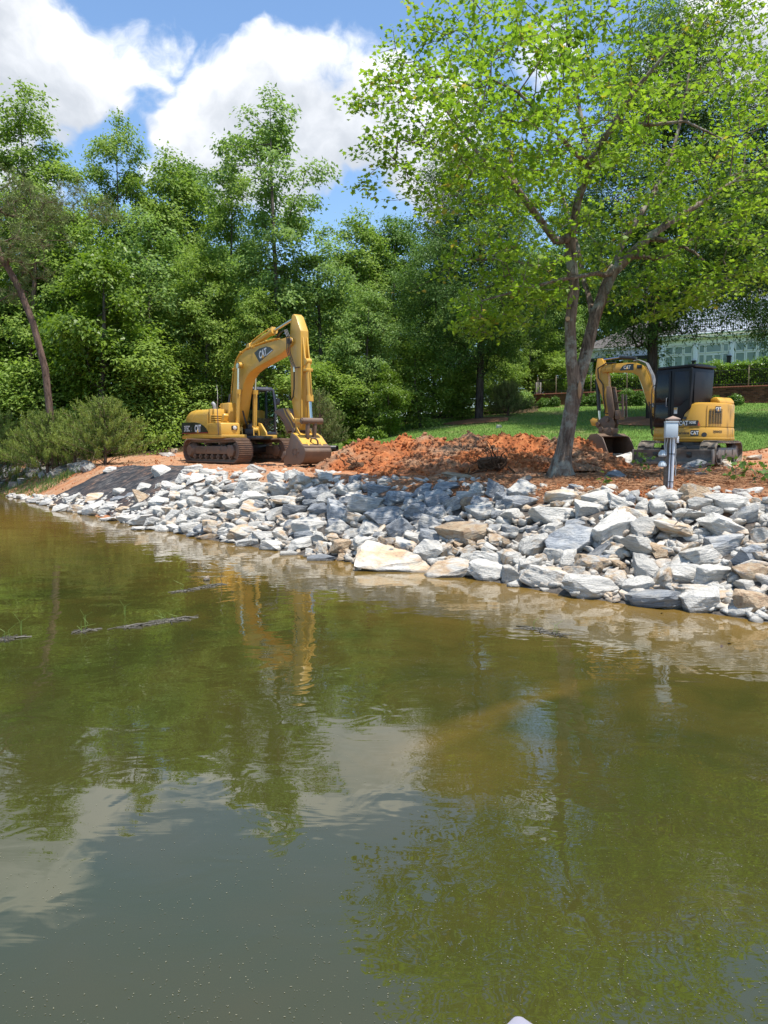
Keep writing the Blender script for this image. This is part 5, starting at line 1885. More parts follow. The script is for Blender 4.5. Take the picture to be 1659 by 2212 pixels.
    dcl.box((0.10, Y1 + 0.006, 1.43), (0.10, 0.006, 0.08)).box((0.10, Y1 + 0.006, 1.345), (0.10, 0.006, 0.075))
    wd = dcl.build('warning_label', M_WHT, root)
    yd = MB()
    yd.box((0.10, Y1 + 0.011, 1.44), (0.09, 0.003, 0.05))
    yd.build('yellow_band', M_YEL2, wd)
    gh = MB()
    gh.tube([(0.77, Y1 - 0.02, 1.3), (0.84, Y1 + 0.03, 1.35), (0.84, Y1 + 0.03, 2.05), (0.77, Y1 - .02, 2.1)], 0.014, 6)
    gh.build('grab_handle', M_BLK, root)
    # ---- boom, swung a little towards the door side
    piv = Vector((0.98, 0.05, 0))
    by = math.radians(140) - hy
    e = lambda name, mb, mat, par=root: mb.build(name, mat, par, loc=piv, rot=(0, 0, by))
    # right-hand view shows side y = +w
    wb = 0.12
    sw_ = MB()
    sw_.prism([(-0.25, 0.62), (0.12, 0.62), (0.22, 0.75), (0.18, 0.95), (-0.25, 0.95)], -0.17, 0.17, 0.02)
    e('swing_post', sw_, M_YEL2)
    topc = [(-0.10, 0.80), (-0.14, 1.0), (0.42, 1.95), (0.52, 2.42), (0.70, 2.72), (0.90, 2.82), (1.22, 2.84), (1.70, 2.83), (1.88, 2.80), (1.95, 2.72)]
    botc = [(1.92, 2.62), (1.70, 2.60), (1.30, 2.58), (1.02, 2.55), (0.84, 2.44), (0.70, 2.10), (0.58, 1.72), (0.18, 0.86), (0.06, 0.76)]
    bo = MB()
    bo.prism(topc + botc, -wb, wb, 0.012)
    e('boom', bo, M_YEL2)
    st_ = MB()
    st_.prism([(1.96, 3.02), (2.10, 3.02), (2.16, 2.60), (2.11, 2.38), (1.90, 1.80), (1.80, 1.30), (1.76, 1.18), (1.68, 1.16), (1.64, 1.26), (1.70, 1.9), (1.76, 2.5), (1.84, 2.74), (1.90, 2.90)], -0.10, 0.10, 0.01)
    e('stick', st_, M_YEL2)
    sd = MB()                                                     # boom side cheeks at the stick pivot
    for s in (-0.125, 0.125):
        sd.prism([(1.62, 2.60), (1.62, 2.83), (1.88, 2.82), (1.98, 2.72), (1.92, 2.60)], s - 0.02, s + 0.02, 0.01)
    sd.cyl((1.86, -0.16, 2.71), (1.86, 0.16, 2.71), 0.045, n=12)
    e('boom_tip', sd, M_YEL2)
    # stick cylinder lies on the boom; its chrome end shows at the tip
    c = MB()
    c.cyl((0.95, 0, 2.95), (1.45, 0, 3.02), 0.055, n=12)
    cy = e('stick_cylinder', c, M_BLK)
    r_ = MB()
    r_.cyl((1.45, 0, 3.02), (2.02, 0, 2.98), 0.028, n=10)
    r_.build('rod', M_CHROME, cy)
    c = MB()
    c.cyl((0.20, 0.0, 0.72), (0.62, 0.0, 1.82), 0.055, n=12)
    cy = e('boom_cylinder', c, M_BLK)
    r_ = MB()
    r_.cyl((0.62, 0, 1.82), (0.86, 0, 2.46), 0.03, n=10)
    r_.build('rod', M_CHROME, cy)
    c = MB()
    c.cyl((2.13, 0, 2.42), (2.05, 0, 1.50), 0.058, n=12)
    cy = e('bucket_cylinder', c, M_BLK)
    r_ = MB()
    r_.cyl((2.05, 0, 1.50), (2.02, 0, 1.16), 0.03, n=10)
    r_.build('rod', M_CHROME, cy)
    hs = MB()
    for k_, y_ in enumerate((-0.09, -0.045, 0.0, 0.045, 0.09)):
        hs.tube([(-0.18, y_, 1.05), (0.10, y_, 1.55), (0.36, y_, 2.02), (0.46, y_, 2.45), (0.64, y_, 2.80), (0.86, y_, 2.90), (1.0, y_, 2.88)], 0.017, 6)
    e('hydraulic_pipe', hs, M_GREY)
    hs = MB()
    hs.tube([(1.5, 0.135, 2.86), (1.80, 0.16, 2.86), (2.04, 0.17, 2.72), (2.02, 0.16, 2.45), (1.88, 0.14, 2.25), (1.86, 0.13, 1.85), (1.80, 0.13, 1.6), (1.82, 0.14, 1.42), (1.70, 0.14, 1.40)], 0.02, 6)
    e('hydraulic_hose', hs, M_HOSE)
    hs = MB()
    hs.tube([(0.10, 0.14, 1.05), (0.30, 0.16, 0.9), (0.42, 0.15, 0.95), (0.45, 0.14, 1.4), (0.50, .13, 1.7)], 0.02, 6)
    e('hydraulic_hose', hs, M_HOSE)
    hs = MB()
    hs.tube([(0.0, 0.12, 0.62), (0.20, 0.16, 0.56), (0.38, 0.15, 0.8), (0.40, 0.14, 1.3)], 0.022, 6)
    e('hydraulic_hose', hs, M_HOSE)
    dp = MB()
    dp.prism([(0.98, 2.62), (1.40, 2.63), (1.30, 2.76), (1.15, 2.805), (0.98, 2.80)], wb - 0.002, wb + 0.006)
    bpanel = e('decal_panel', dp, M_BLK)
    lt = maker_mark(root, (0, 0, 0), 0.13, PI, tri_mat=M_YEL2)
    Rb = Matrix.Rotation(by, 4, 'Z')
    for ob, zo in ((lt, 0.009),):
        ob.location = piv + (Rb @ Vector((1.17, wb + zo, 2.705)))
        ob.rotation_euler = (Matrix.Rotation(by + PI, 3, 'Z') @ Matrix.Rotation(PI / 2, 3, 'X')).to_euler()
    wk = [o for o in root.children if o.name.startswith('wedge_mark')][-1]
    wk.location = piv + (Rb @ Vector((1.17, wb + 0.012, 2.705)))
    wk.rotation_euler = lt.rotation_euler
    wl_ = MB()
    wl_.box((0.80, wb + 0.03, 2.70), (0.14, 0.06, 0.10), bev=0.015)
    e('work_lamp', wl_, M_BLK)
    sl = MB()
    sl.prism([(0.50, 2.02), (0.62, 1.98), (0.46, 1.50), (0.36, 1.56)], wb - 0.001, wb + 0.005)
    sl.build('dealer_decal', M_BLK, root, loc=piv, rot=(0, 0, by)) if False else e('dealer_decal', sl, paint_mat('decal_amber', (0.70, 0.33, 0.03), 0.4, 0.1))
    sl = MB()
    sl.box((0.40, wb + 0.004, 1.60), (0.10, 0.006, 0.12), rot=(0, 0.38, 0))
    sq = e('decal_panel', sl, M_BLK)
    lt2 = lettering('CAT', root, (0, 0, 0), 0.06, M_WHT, PI)
    lt2.location = piv + (Rb @ Vector((0.40, wb + 0.010, 1.60)))
    lt2.rotation_euler = (Matrix.Rotation(by + PI, 3, 'Z') @ Matrix.Rotation(PI / 2, 3, 'X') @ Matrix.Rotation(-1.2, 3, 'Z')).to_euler()
    # coupler with thumb and the bucket, open towards the cab
    cp = MB()
    for s in (-0.11, 0.11):
        cp.prism([(1.60, 1.34), (1.82, 1.34), (2.02, 1.20), (2.08, 1.02), (1.98, 0.95), (1.72, 0.86), (1.55, 0.90), (1.48, 1.1)], s - 0.02, s + 0.02, 0.008)
    cp.prism([(1.50, 0.98), (1.95, 1.00), (1.98, 0.84), (1.55, 0.76)], -0.20, 0.20, 0.02)
    cp.cyl((1.72, -0.2, 1.22), (1.72, 0.2, 1.22), 0.055, n=12).cyl((2.0, -0.2, 1.10), (2.0, 0.2, 1.10), 0.06, n=12)
    cp.cyl((1.6, -0.24, 0.92), (1.6, 0.24, 0.92), 0.07, n=14).cyl((1.88, -0.24, 0.95), (1.88, 0.24, 0.95), 0.07, n=14)
    e('coupler', cp, M_STEEL)
    li = MB()
    li.prism([(1.98, 1.08), (2.20, 1.05), (2.28, 1.22), (2.18, 1.30), (2.02, 1.24)], -0.14, 0.14, 0.02)
    e('link_arm', li, M_YEL2)
    th = MB()
    th.prism([(1.62, 2.18), (1.76, 2.20), (1.74, 1.75), (1.66, 1.30), (1.52, 1.25), (1.50, 1.5)], 0.14, 0.19, 0.01)
    th.prism([(1.62, 2.18), (1.76, 2.20), (1.74, 1.75), (1.66, 1.30), (1.52, 1.25), (1.50, 1.5)], -0.19, -0.14, 0.01)
    th.cyl((1.62, 0, 2.1), (1.50, 0, 1.42), 0.05, n=10)
    th.box((1.40, 0, 1.36), (0.16, 0.36, 0.26), bev=0.02)
    th.box((1.27, 0.12, 1.62), (0.05, 0.05, 0.66), rot=(0, 0.06, 0)).box((1.27, -0.12, 1.62), (0.05, 0.05, 0.66), rot=(0, 0.06, 0))
    th.box((1.38, 0.0, 1.72), (0.30, 0.05, 0.05))
    e('thumb', th, M_STEEL)
    out = [(1.46, 0.74), (1.66, 0.82), (1.98, 0.80), (2.18, 0.66), (2.24, 0.44), (2.14, 0.22), (1.92, 0.12), (1.55, 0.10), (1.12, 0.14)]
    hw = 0.46
    bk = MB()
    inn = [(x * 0.93 + 0.12, z * 0.92 + 0.035) for x, z in out]
    r0 = [bk.bm.verts.new((x, -hw, z)) for x, z in out]; r1 = [bk.bm.verts.new((x, hw, z)) for x, z in out]
    q0 = [bk.bm.verts.new((x, -hw, z)) for x, z in inn]; q1 = [bk.bm.verts.new((x, hw, z)) for x, z in inn]
    for i in range(len(out) - 1):
        bk.bm.faces.new((r0[i], r0[i + 1], r1[i + 1], r1[i])); bk.bm.faces.new((q0[i + 1], q0[i], q1[i], q1[i + 1]))
        bk.bm.faces.new((r0[i], r0[i + 1], q0[i + 1], q0[i])); bk.bm.faces.new((r1[i], r1[i + 1], q1[i + 1], q1[i]))
    bk.bm.faces.new((r0[0], r1[0], q1[0], q0[0])); bk.bm.faces.new((r0[-1], r1[-1], q1[-1], q0[-1]))
    bkt = e('bucket', bk, M_STEEL)
    bs = MB()
    for s in (-hw, hw):
        bs.prism(out + [(1.06, 0.16), (1.10, 0.30), (1.22, 0.50), (1.36, 0.70)], s - 0.012, s + 0.012, 0.003)
    bs.build('side_plate', M_STEEL, bkt)
    cc = Vector((1.70, 0, 0))                                     # the bucket hangs turned on its rotating coupler
    b2 = by - math.radians(32)
    bkt.rotation_euler = (0, 0, b2)
    bkt.location = piv + Matrix.Rotation(by, 3, 'Z') @ cc - Matrix.Rotation(b2, 3, 'Z') @ cc
    return root


compact_excavator()

# ================================================================ trees
def bark_mat(name, dark, light, lichen=None, vscale=1.0):
    m, t = new_mat(name)
    P = t.pos()
    fur = t.noise(t.mapping(P, scale=(1, 1, 0.16)), 11.0 * vscale, 6.0, 0.7, 0.9)
    pat = t.noise(P, 3.1, 5.0, 0.65)
    col = t.mix(t.rng(fur, 0.36, 0.64), dark, light)
    if lichen is not None:
        col = t.mix(t.rng(t.math('ADD', pat, t.math('MULTIPLY', t.noise(P, 16.0, 4.0, 0.7), 0.25)), 0.62, 0.74, 0, 0.85), col, lichen)
    t.out(t.bsdf(col, 0.9, t.bump(fur, 1.0, 0.05), spec=0.15))
    return m


B_MAPLE = bark_mat('furrowed_maple_bark', (0.075, 0.052, 0.038), (0.28, 0.205, 0.150), (0.30, 0.29, 0.235))
B_OAK = bark_mat('dark_oak_bark', (0.022, 0.018, 0.015), (0.085, 0.070, 0.058))
B_WOOD = bark_mat('woodland_bark', (0.055, 0.045, 0.036), (0.19, 0.165, 0.14))
B_PINE = bark_mat('plated_pine_bark', (0.065, 0.040, 0.030), (0.24, 0.155, 0.115))

L_MAPLE = leaf_mat('maple_leaf', (0.120, 0.235, 0.020), (0.360, 0.490, 0.048), 0.52, 0.5, 0.3, warm=(0.46, 0.36, 0.06))
L_GUM = leaf_mat('sweetgum_leaf', (0.125, 0.215, 0.032), (0.340, 0.450, 0.090), 0.48, 0.55, 0.25)
L_POPLAR = leaf_mat('poplar_leaf', (0.130, 0.230, 0.052), (0.330, 0.450, 0.130), 0.48, 0.55, 0.25)
L_LIME = leaf_mat('young_lime_leaf', (0.090, 0.170, 0.016), (0.235, 0.335, 0.040), 0.45, 0.42, 0.4)
L_OAK = leaf_mat('willow_oak_leaf', (0.045, 0.100, 0.020), (0.140, 0.235, 0.045), 0.32, 0.5, 0.25)
L_SHADE = leaf_mat('deep_green_leaf', (0.075, 0.150, 0.025), (0.205, 0.325, 0.060), 0.42, 0.55, 0.25)
L_PINE = leaf_mat('pine_needle', (0.085, 0.120, 0.035), (0.235, 0.265, 0.085), 0.20, 0.5, 0.3)
L_YPINE = leaf_mat('young_pine_needle', (0.050, 0.100, 0.016), (0.370, 0.435, 0.080), 0.20, 0.5, 0.3)
L_BOX = leaf_mat('clipped_bush_leaf', (0.045, 0.110, 0.018), (0.170, 0.290, 0.045), 0.35, 0.42, 0.4)
L_HEDGE = leaf_mat('hedge_leaf', (0.080, 0.170, 0.016), (0.260, 0.390, 0.040), 0.40, 0.36, 0.5)


def grow(skel, targets, rg, step=0.35, r_tip=0.006, expo=0.47, sag=0.06, wt_par=0.0):
    """join every target to the nearest wood; skel = list of polylines [(x,y,z,r)], each starting on an earlier one.
    returns node positions, parents, radii"""
    cap = 60000
    pos = np.zeros((cap, 3)); par = np.full(cap, -1, int); fix = np.zeros(cap)
    n = 0
    for pl in skel:
        prev = -1
        p0 = np.array(pl[0][:3])
        if n > 0:
            prev = int(np.argmin(((pos[:n] - p0) ** 2).sum(1)))
        for a, b in zip(pl[:-1], pl[1:]):
            a_, b_ = np.array(a[:3]), np.array(b[:3])
            m = max(1, int(np.linalg.norm(b_ - a_) / step))
            for k in range(m + 1):
                if k == 0 and prev >= 0: continue
                f = k / m
                pos[n] = a_ + (b_ - a_) * f
                fix[n] = a[3] + (b[3] - a[3]) * f
                par[n] = prev
                prev = n
                n += 1
    ns = n
    T = np.asarray(targets)
    d0 = np.array([((pos[:ns] - t) ** 2).sum(1).min() for t in T])
    for ti in np.argsort(d0):
        t = T[ti]
        dv = t - pos[:n]
        dist = np.sqrt((dv ** 2).sum(1))
        cost = dist + 0.35 * np.maximum(-dv[:, 2], 0) + 0.05 * (np.arange(n) < ns) * dist
        j = int(np.argmin(cost))
        L = dist[j]
        m = max(1, int(L / step))
        a = pos[j].copy()
        perp = rg.normal(0, 1, 3) * 0.07 * L
        prev = j
        for k in range(1, m + 1):
            f = k / m
            q = a + (t - a) * f + perp * math.sin(PI * f)
            q[2] += sag * L * math.sin(PI * f)
            pos[n] = q; par[n] = prev; prev = n; n += 1
            if n >= cap - 2: break
        if n >= cap - 60: break
    cnt = np.zeros(n)
    has = np.zeros(n, bool)
    has[par[1:n][par[1:n] >= 0]] = True
    cnt[~has] = 1
    for i in range(n - 1, 0, -1):
        if par[i] >= 0: cnt[par[i]] += cnt[i]
    rad = r_tip * np.maximum(cnt, 1) ** expo
    rad[:ns] = np.where(fix[:ns] > 0, fix[:ns], rad[:ns])
    for i in range(ns, n):
        if rad[i] > rad[par[i]] * 0.9: rad[i] = rad[par[i]] * 0.9
    return pos[:n], par[:n], rad[:n], ns


def wood_mesh(name, pos, par, rad, sides=5, only=None, min_r=0.0):
    k = np.where(par >= 0)[0]
    if only is not None: k = k[only[k]]
    k = k[rad[k] >= min_r]
    a, b = pos[par[k]], pos[k]
    ra, rb = np.minimum(rad[par[k]], rad[k] * 1.6), rad[k]
    d = b - a
    d /= np.maximum(np.linalg.norm(d, axis=1, keepdims=True), 1e-6)
    ref = np.where(np.abs(d[:, 2:3]) > 0.9, np.array([[1., 0, 0]]), np.array([[0, 0, 1.]]))
    u = np.cross(d, ref); u /= np.linalg.norm(u, axis=1, keepdims=True)
    v = np.cross(d, u)
    V = np.zeros((len(k), 2 * sides, 3))
    for s in range(sides):
        c, s_ = math.cos(2 * PI * s / sides), math.sin(2 * PI * s / sides)
        V[:, s] = a + (u * c + v * s_) * ra[:, None]
        V[:, sides + s] = b + (u * c + v * s_) * rb[:, None] + d * rb[:, None] * 0.4
    base = (np.arange(len(k)) * 2 * sides)[:, None]
    Fs = []
    for s in range(sides):
        t = (s + 1) % sides
        Fs.append(np.concatenate([base + s, base + t, base + sides + t, base + sides + s], 1))
    return np_mesh(name, V.reshape(-1, 3), np.concatenate(Fs), smooth=True)


def frames(nrm, tip):
    n = nrm / np.maximum(np.linalg.norm(nrm, axis=1, keepdims=True), 1e-6)
    t = tip - n * (tip * n).sum(1, keepdims=True)
    t /= np.maximum(np.linalg.norm(t, axis=1, keepdims=True), 1e-6)
    return n, t, np.cross(n, t)


MAPLE_SHAPE = np.array([(0, 0), (0.20, 0.04), (0.50, 0.16), (0.30, 0.33), (0.46, 0.62), (0.19, 0.60), (0.0, 1.0), (-0.19, 0.60), (-0.46, 0.62), (-0.30, 0.33), (-0.50, 0.16), (-0.20, 0.04)])
STAR_SHAPE = np.array([(0, 0), (0.36, 0.22), (0.22, 0.40), (0.0, 1.0), (-0.22, 0.40), (-0.36, 0.22)])
DIAM_SHAPE = np.array([(0, 0), (0.34, 0.42), (0, 1.0), (-0.34, 0.42)])
OVAL_SHAPE = np.array([(0, 0), (0.16, 0.5), (0, 1.0), (-0.16, 0.5)])


def leaf_mesh(name, centers, nrm, tip, size, shape, tint, curl=0.12):
    n, t, s = frames(nrm, tip)
    m = len(shape)
    V = np.zeros((len(centers), m, 3))
    for i, (x, y) in enumerate(shape):
        dz = -curl * (y ** 2) + 0.10 * abs(x)
        V[:, i] = centers + (s * x + t * y + n * dz) * size[:, None]
    N = len(centers)
    loops = np.arange(N * m)
    starts = np.arange(N) * m
    return np_mesh(name, V.reshape(-1, 3), loops=loops, starts=starts, attrs={'tint': ('FACE', tint)})


def cluster_leaves(targets, per, spread, size, rg, flat=0.55, up=1.0, droop=0.6, outward=None, tint_by=None):
    """leaves scattered round twig ends"""
    T = np.repeat(np.asarray(targets), per, axis=0)
    N = len(T)
    off = rg.normal(0, 1, (N, 3)) * np.array([1, 1, flat]) * spread
    c = T + off
    nrm = rg.normal(0, 0.55, (N, 3)) + np.array([0, 0, up])
    if outward is not None:
        o = c - outward
        o /= np.maximum(np.linalg.norm(o, axis=1, keepdims=True), 1e-6)
        nrm = nrm + o * 0.55
    tip = off / np.maximum(np.linalg.norm(off, axis=1, keepdims=True), 1e-6) + rg.normal(0, 0.5, (N, 3)) + np.array([0, 0, -droop])
    sz = size * rg.uniform(0.65, 1.25, N)
    tb = rg.random(len(targets))
    tint = np.clip(0.55 * np.repeat(tb, per) + 0.55 * rg.random(N) - 0.05, 0, 1)
    return c, nrm, tip, sz, tint


# ---------------------------------------------------------------- woodland trees: a few kinds, copied
KINDS = {}


def broad_kind(key, H, R, seed, mat, bark, leaf=0.23, nclump=80, per=36, low=0.16, shape=STAR_SHAPE, top_sharp=0.65, lean=0.0, bulge=0.52, clump_r=0.95, trunk_r=0.20, twigs=11, gap=0.0):
    rg = np.random.default_rng(seed)
    trunk = []
    for i in range(9):
        f = i / 8
        trunk.append((lean * f + 0.25 * math.sin(3 * f + seed), 0.2 * math.sin(2.2 * f + 2 * seed), H * 0.96 * f, trunk_r * (1 - f) ** 0.8 + 0.02))
    tr = np.array(trunk)
    targets, cl = [], []
    for i in range(nclump):
        f = low + (1 - low) * (i + rg.random()) / nclump
        prof = (min((f - low) / bulge, 1) ** 0.6 if f < low + bulge else 1) * max(1 - ((f - low - bulge) / (1 - low - bulge + 1e-6)), 0) ** (top_sharp * 0.62) if f > low + bulge else (max((f - low) / bulge, 0.02)) ** 0.5
        az = i * 2.399 + rg.normal(0, 0.5)
        if gap and rg.random() < gap: continue
        rr = R * prof * rg.uniform(0.30, 1.08)
        c0 = np.array([np.interp(f * H, tr[:, 2], tr[:, 0]), np.interp(f * H, tr[:, 2], tr[:, 1]), f * H])
        c = c0 + np.array([math.cos(az) * rr, math.sin(az) * rr, rg.normal(0, 0.55)])
        cr = clump_r * rg.uniform(0.65, 1.2) * (0.55 + 0.45 * prof)
        k = max(4, int(twigs * (cr / clump_r) ** 2))
        v = rg.normal(0, 1, (k, 3)); v /= np.linalg.norm(v, axis=1, keepdims=True)
        v[:, 2] = np.abs(v[:, 2]) * 1.15 - 0.30
        targets.append(c + v * cr * rg.uniform(0.55, 1.0, (k, 1)))
    T = np.concatenate(targets)
    pos, par, rad, ns = grow([trunk], T, rg, step=0.8, r_tip=0.010, sag=-0.05)
    wood = wood_mesh('trunk', pos, par, rad, 6, min_r=0.012)
    wood.materials.append(bark)
    axis = np.stack([np.interp(T[:, 2], tr[:, 2], tr[:, 0]), np.interp(T[:, 2], tr[:, 2], tr[:, 1]), T[:, 2] - 1.2], -1)
    c, nrm, tip, sz, tint = cluster_leaves(T, per, 0.30, leaf, rg, 0.6, 0.75, 0.35, np.repeat(axis, per, axis=0))
    cm = leaf_mesh('crown', c, nrm, tip, sz, shape, tint)
    cm.materials.append(mat)
    KINDS[key] = (wood, cm, H)


broad_kind('gum_tall', 20, 2.9, 1, L_GUM, B_WOOD, nclump=105, low=0.20, top_sharp=0.62, gap=0.05)
broad_kind('gum_open', 20, 3.0, 2, L_POPLAR, B_WOOD, nclump=92, low=0.22, top_sharp=0.55, gap=0.16, leaf=0.24)
broad_kind('gum_mid', 14, 3.2, 3, L_GUM, B_WOOD, nclump=95, low=0.05, top_sharp=0.55, leaf=0.23)
broad_kind('maple_mid', 12, 3.3, 4, L_POPLAR, B_WOOD, nclump=95, low=0.04, top_sharp=0.5, leaf=0.22)
broad_kind('lime', 9, 2.6, 5, L_LIME, B_WOOD, nclump=70, low=0.08, top_sharp=0.8, leaf=0.23)
broad_kind('sapling', 5, 1.7, 6, L_GUM, B_WOOD, nclump=42, low=0.05, top_sharp=0.9, leaf=0.17, clump_r=0.7, trunk_r=0.06)
broad_kind('oak', 16, 5.2, 7, L_OAK, B_OAK, nclump=250, per=48, low=0.21, top_sharp=0.5, bulge=0.18, leaf=0.17, shape=OVAL_SHAPE, clump_r=1.25, trunk_r=0.25, twigs=14)
broad_kind('shade_tree', 17, 3.6, 8, L_SHADE, B_WOOD, nclump=110, low=0.08, top_sharp=0.7, leaf=0.24)


def place_tree(kind, name, px, D, py_top, label, group=None, wscale=1.0, rz=None, base_z=None, rg=np.random.default_rng(3)):
    wood, crown, H = KINDS[kind]
    p = at(px, 960, D)
    z0 = gz(p.x, D) - 0.1 if base_z is None else base_z
    top = at(px, py_top, D).z
    s = (top - z0) / H
    root = empty(name, (p.x, D, z0), rg.uniform(0, 6.28) if rz is None else rz, label, 'tree', group)
    root.scale = (s * wscale, s * wscale, s)
    link('trunk', wood, root)
    link('crown', crown, root)
    return root


GW = 'trees of the wood behind the site'
for row in [
    ('gum_tall', 78, 45, 238, 1.02, 'tallest leafy tree at the left end of the wood'),
    ('gum_tall', 268, 46, 292, 0.80, 'slim tall leafy tree second from the left on the skyline'),
    ('shade_tree', 425, 50, 352, 0.80, 'dark leafy tree on the skyline left of the tallest tree'),
    ('gum_mid', 372, 48, 372, 0.85, 'leafy tree with a rounded top between the slim and the dark skyline trees'),
    ('gum_open', 600, 41, 222, 0.98, 'tallest open crowned tree rising behind the large excavator boom'),
    ('gum_tall', 505, 45, 372, 0.85, 'leafy tree just left of the tallest tree, lower on the skyline'),
    ('gum_mid', 165, 41, 478, 0.95, 'leafy tree in the front row behind the leaning pine'),
    ('maple_mid', 330, 42, 505, 1.0, 'full leafy tree in the front row left of the large excavator'),
    ('gum_mid', 445, 41, 560, 0.95, 'leafy tree close behind the large excavator counterweight'),
    ('lime', 222, 38, 570, 0.95, 'bright yellow green young tree behind the young pines'),
    ('gum_mid', 85, 42, 455, 1.0, 'leafy tree behind the leaning pine crown'),
    ('lime', 8, 42, 668, 1.1, 'lime green tree at the left edge of the picture'),
    ('maple_mid', 690, 42, 548, 1.0, 'leafy tree right of the large excavator stick'),
    ('gum_mid', 765, 50, 488, 0.95, 'leafy tree on the skyline in the gap left of the maple'),
    ('shade_tree', 855, 52, 470, 1.0, 'dark tree on the skyline behind the left maple branches'),
    ('maple_mid', 795, 40, 640, 0.9, 'pale leafy tree above the left end of the soil heap'),
    ('shade_tree', 935, 48, 505, 1.0, 'dark tree behind the left oak crown'),
    ('maple_mid', 985, 46, 640, 0.95, 'leafy tree just left of the dark oak trunk'),
    ('maple_mid', 1075, 49, 635, 0.9, 'leafy tree just right of the dark oak trunk'),
    ('gum_mid', 1165, 58, 560, 0.9, 'leafy tree behind the left stem of the maple'),
    ('shade_tree', 1245, 62, 430, 1.0, 'dark tree behind the maple fork'),
    ('maple_mid', 1310, 68, 600, 1.1, 'pale leafy tree behind the house roof'),
    ('gum_mid', 560, 39, 640, 0.9, 'low leafy tree behind the large excavator cab'),
    ('sapling', 905, 40, 760, 1.1, 'leafy sapling at the wood edge left of the dark oak'),
    ('sapling', 700, 38.5, 800, 1.2, 'leafy sapling at the wood edge right of the bucket'),
    ('lime', 842, 37.5, 806, 0.95, 'rounded bright sapling above the soil heap'),
    ('sapling', 390, 40.5, 770, 1.2, 'leafy sapling behind the exhaust of the large excavator'),
    ('sapling', 300, 39, 730, 1.15, 'leafy sapling behind the young pines, nearer the excavator'),
    ('sapling', 130, 39.5, 740, 1.2, 'leafy sapling beside the leaning pine trunk'),
    ('sapling', 30, 38.5, 800, 1.2, 'leafy sapling at the left edge above the old riprap'),
    ('sapling', 480, 40, 800, 1.15, 'leafy sapling behind the boom foot of the large excavator'),
    ('sapling', 640, 37.5, 780, 1.15, 'leafy sapling seen between the boom and the stick'),
    ('sapling', 1000, 42, 790, 1.3, 'leafy sapling just left of the dark oak foot'),
    ('sapling', 1072, 45, 780, 1.1, 'leafy sapling just right of the dark oak foot'),
    ('gum_mid', 1105, 49, 700, 0.8, 'leafy tree in front of the left end of the brick wall'),
    ('maple_mid', 1212, 57, 640, 1.0, 'leafy tree behind the brick wall, seen left of the maple trunk'),
    ('gum_mid', 1142, 55, 610, 0.9, 'leafy tree behind the left end of the brick wall'),
    ('sapling', 1190, 55, 770, 1.5, 'leafy sapling behind the iron fence at its left end'),
    ('sapling', 1290, 58, 760, 1.5, 'leafy sapling behind the fence between the maple trunk and the compact boom'),
    ('sapling', 770, 40, 800, 1.2, 'leafy sapling behind the left end of the soil heap'),
]:
    place_tree(row[0], 'broadleaf_tree', row[1], row[2], row[3], row[5], GW, row[4])
place_tree('oak', 'oak_tree', 1032, 40, 318, 'dark oak on the lawn left of the maple with a bare black trunk', None, 0.95, 0.4)
place_tree('oak', 'oak_tree', 1418, 35.5, 40, 'dark oak in front of the house behind the compact excavator', None, 0.88, 2.2)
place_tree('oak', 'oak_tree', 1700, 32, 90, 'dark oak at the right edge shading the house windows', None, 0.82, 4.0)
far = [('shade_tree', x, 60 + 5 * ((i * 7) % 3), 540 + 35 * ((i * 5) % 4)) for i, x in enumerate(range(-130, 1300, 78))]
ORD = 'leftmost second third fourth fifth sixth seventh eighth ninth tenth eleventh twelfth thirteenth fourteenth fifteenth sixteenth seventeenth eighteenth rightmost'.split()
for i, (k, x, D, y) in enumerate(far):
    o_ = ORD[i] + ('' if 'most' in ORD[i] else ' from left')
    place_tree(k, 'background_tree', x, D, y, o_ + ' of the shaded trees deep in the wood', 'trees deep in the wood', 1.3)
for x, D, y, lb in [(-40, 44, 480, 'leafy tree at the far left end of the wood, taller of the cut off ones'), (-110, 42, 520, 'leafy tree beyond the left edge of the picture'), (-60, 40, 640, 'low leafy tree at the left edge behind the pines'), (1380, 72, 500, 'leafy tree behind the house roof, above the porch'), (1480, 76, 470, 'leafy tree behind the house, above the left windows'), (1580, 74, 430, 'leafy tree behind the house, above the double door'), (1690, 72, 420, 'leafy tree behind the house at the right edge')]:
    place_tree('gum_mid', 'background_tree', x, D, y, lb, 'outer trees', 1.1)


# ---------------------------------------------------------------- undergrowth along the wood edge: one mass
def undergrowth():
    rg = np.random.default_rng(17)
    T = []
    for px in np.linspace(-60, 1105, 290):
        wy_ = np.interp(at(px, 960, 36).x, [p[0] for p in wl], [p[1] for p in wl])
        D = wy_ + rg.uniform(0.4, 4.5)
        p = at(px + rg.normal(0, 8), 960, D)
        h = rg.uniform(0.2, 1.5) ** 1.2
        T.append(np.array([p.x, p.y, gz(p.x, p.y) + h]) + rg.normal(0, 1, (6, 3)) * np.array([.35, .35, .2]))
    T = np.concatenate(T)
    c, nrm, tip, sz, tint = cluster_leaves(T, 9, 0.25, 0.15, rg, 0.6, 0.8, 0.3)
    me = leaf_mesh('undergrowth', c, nrm, tip, sz, DIAM_SHAPE, tint)
    tag(link('undergrowth', me, mat=L_GUM), 'leafy undergrowth along the foot of the wood', kind='stuff')


undergrowth()


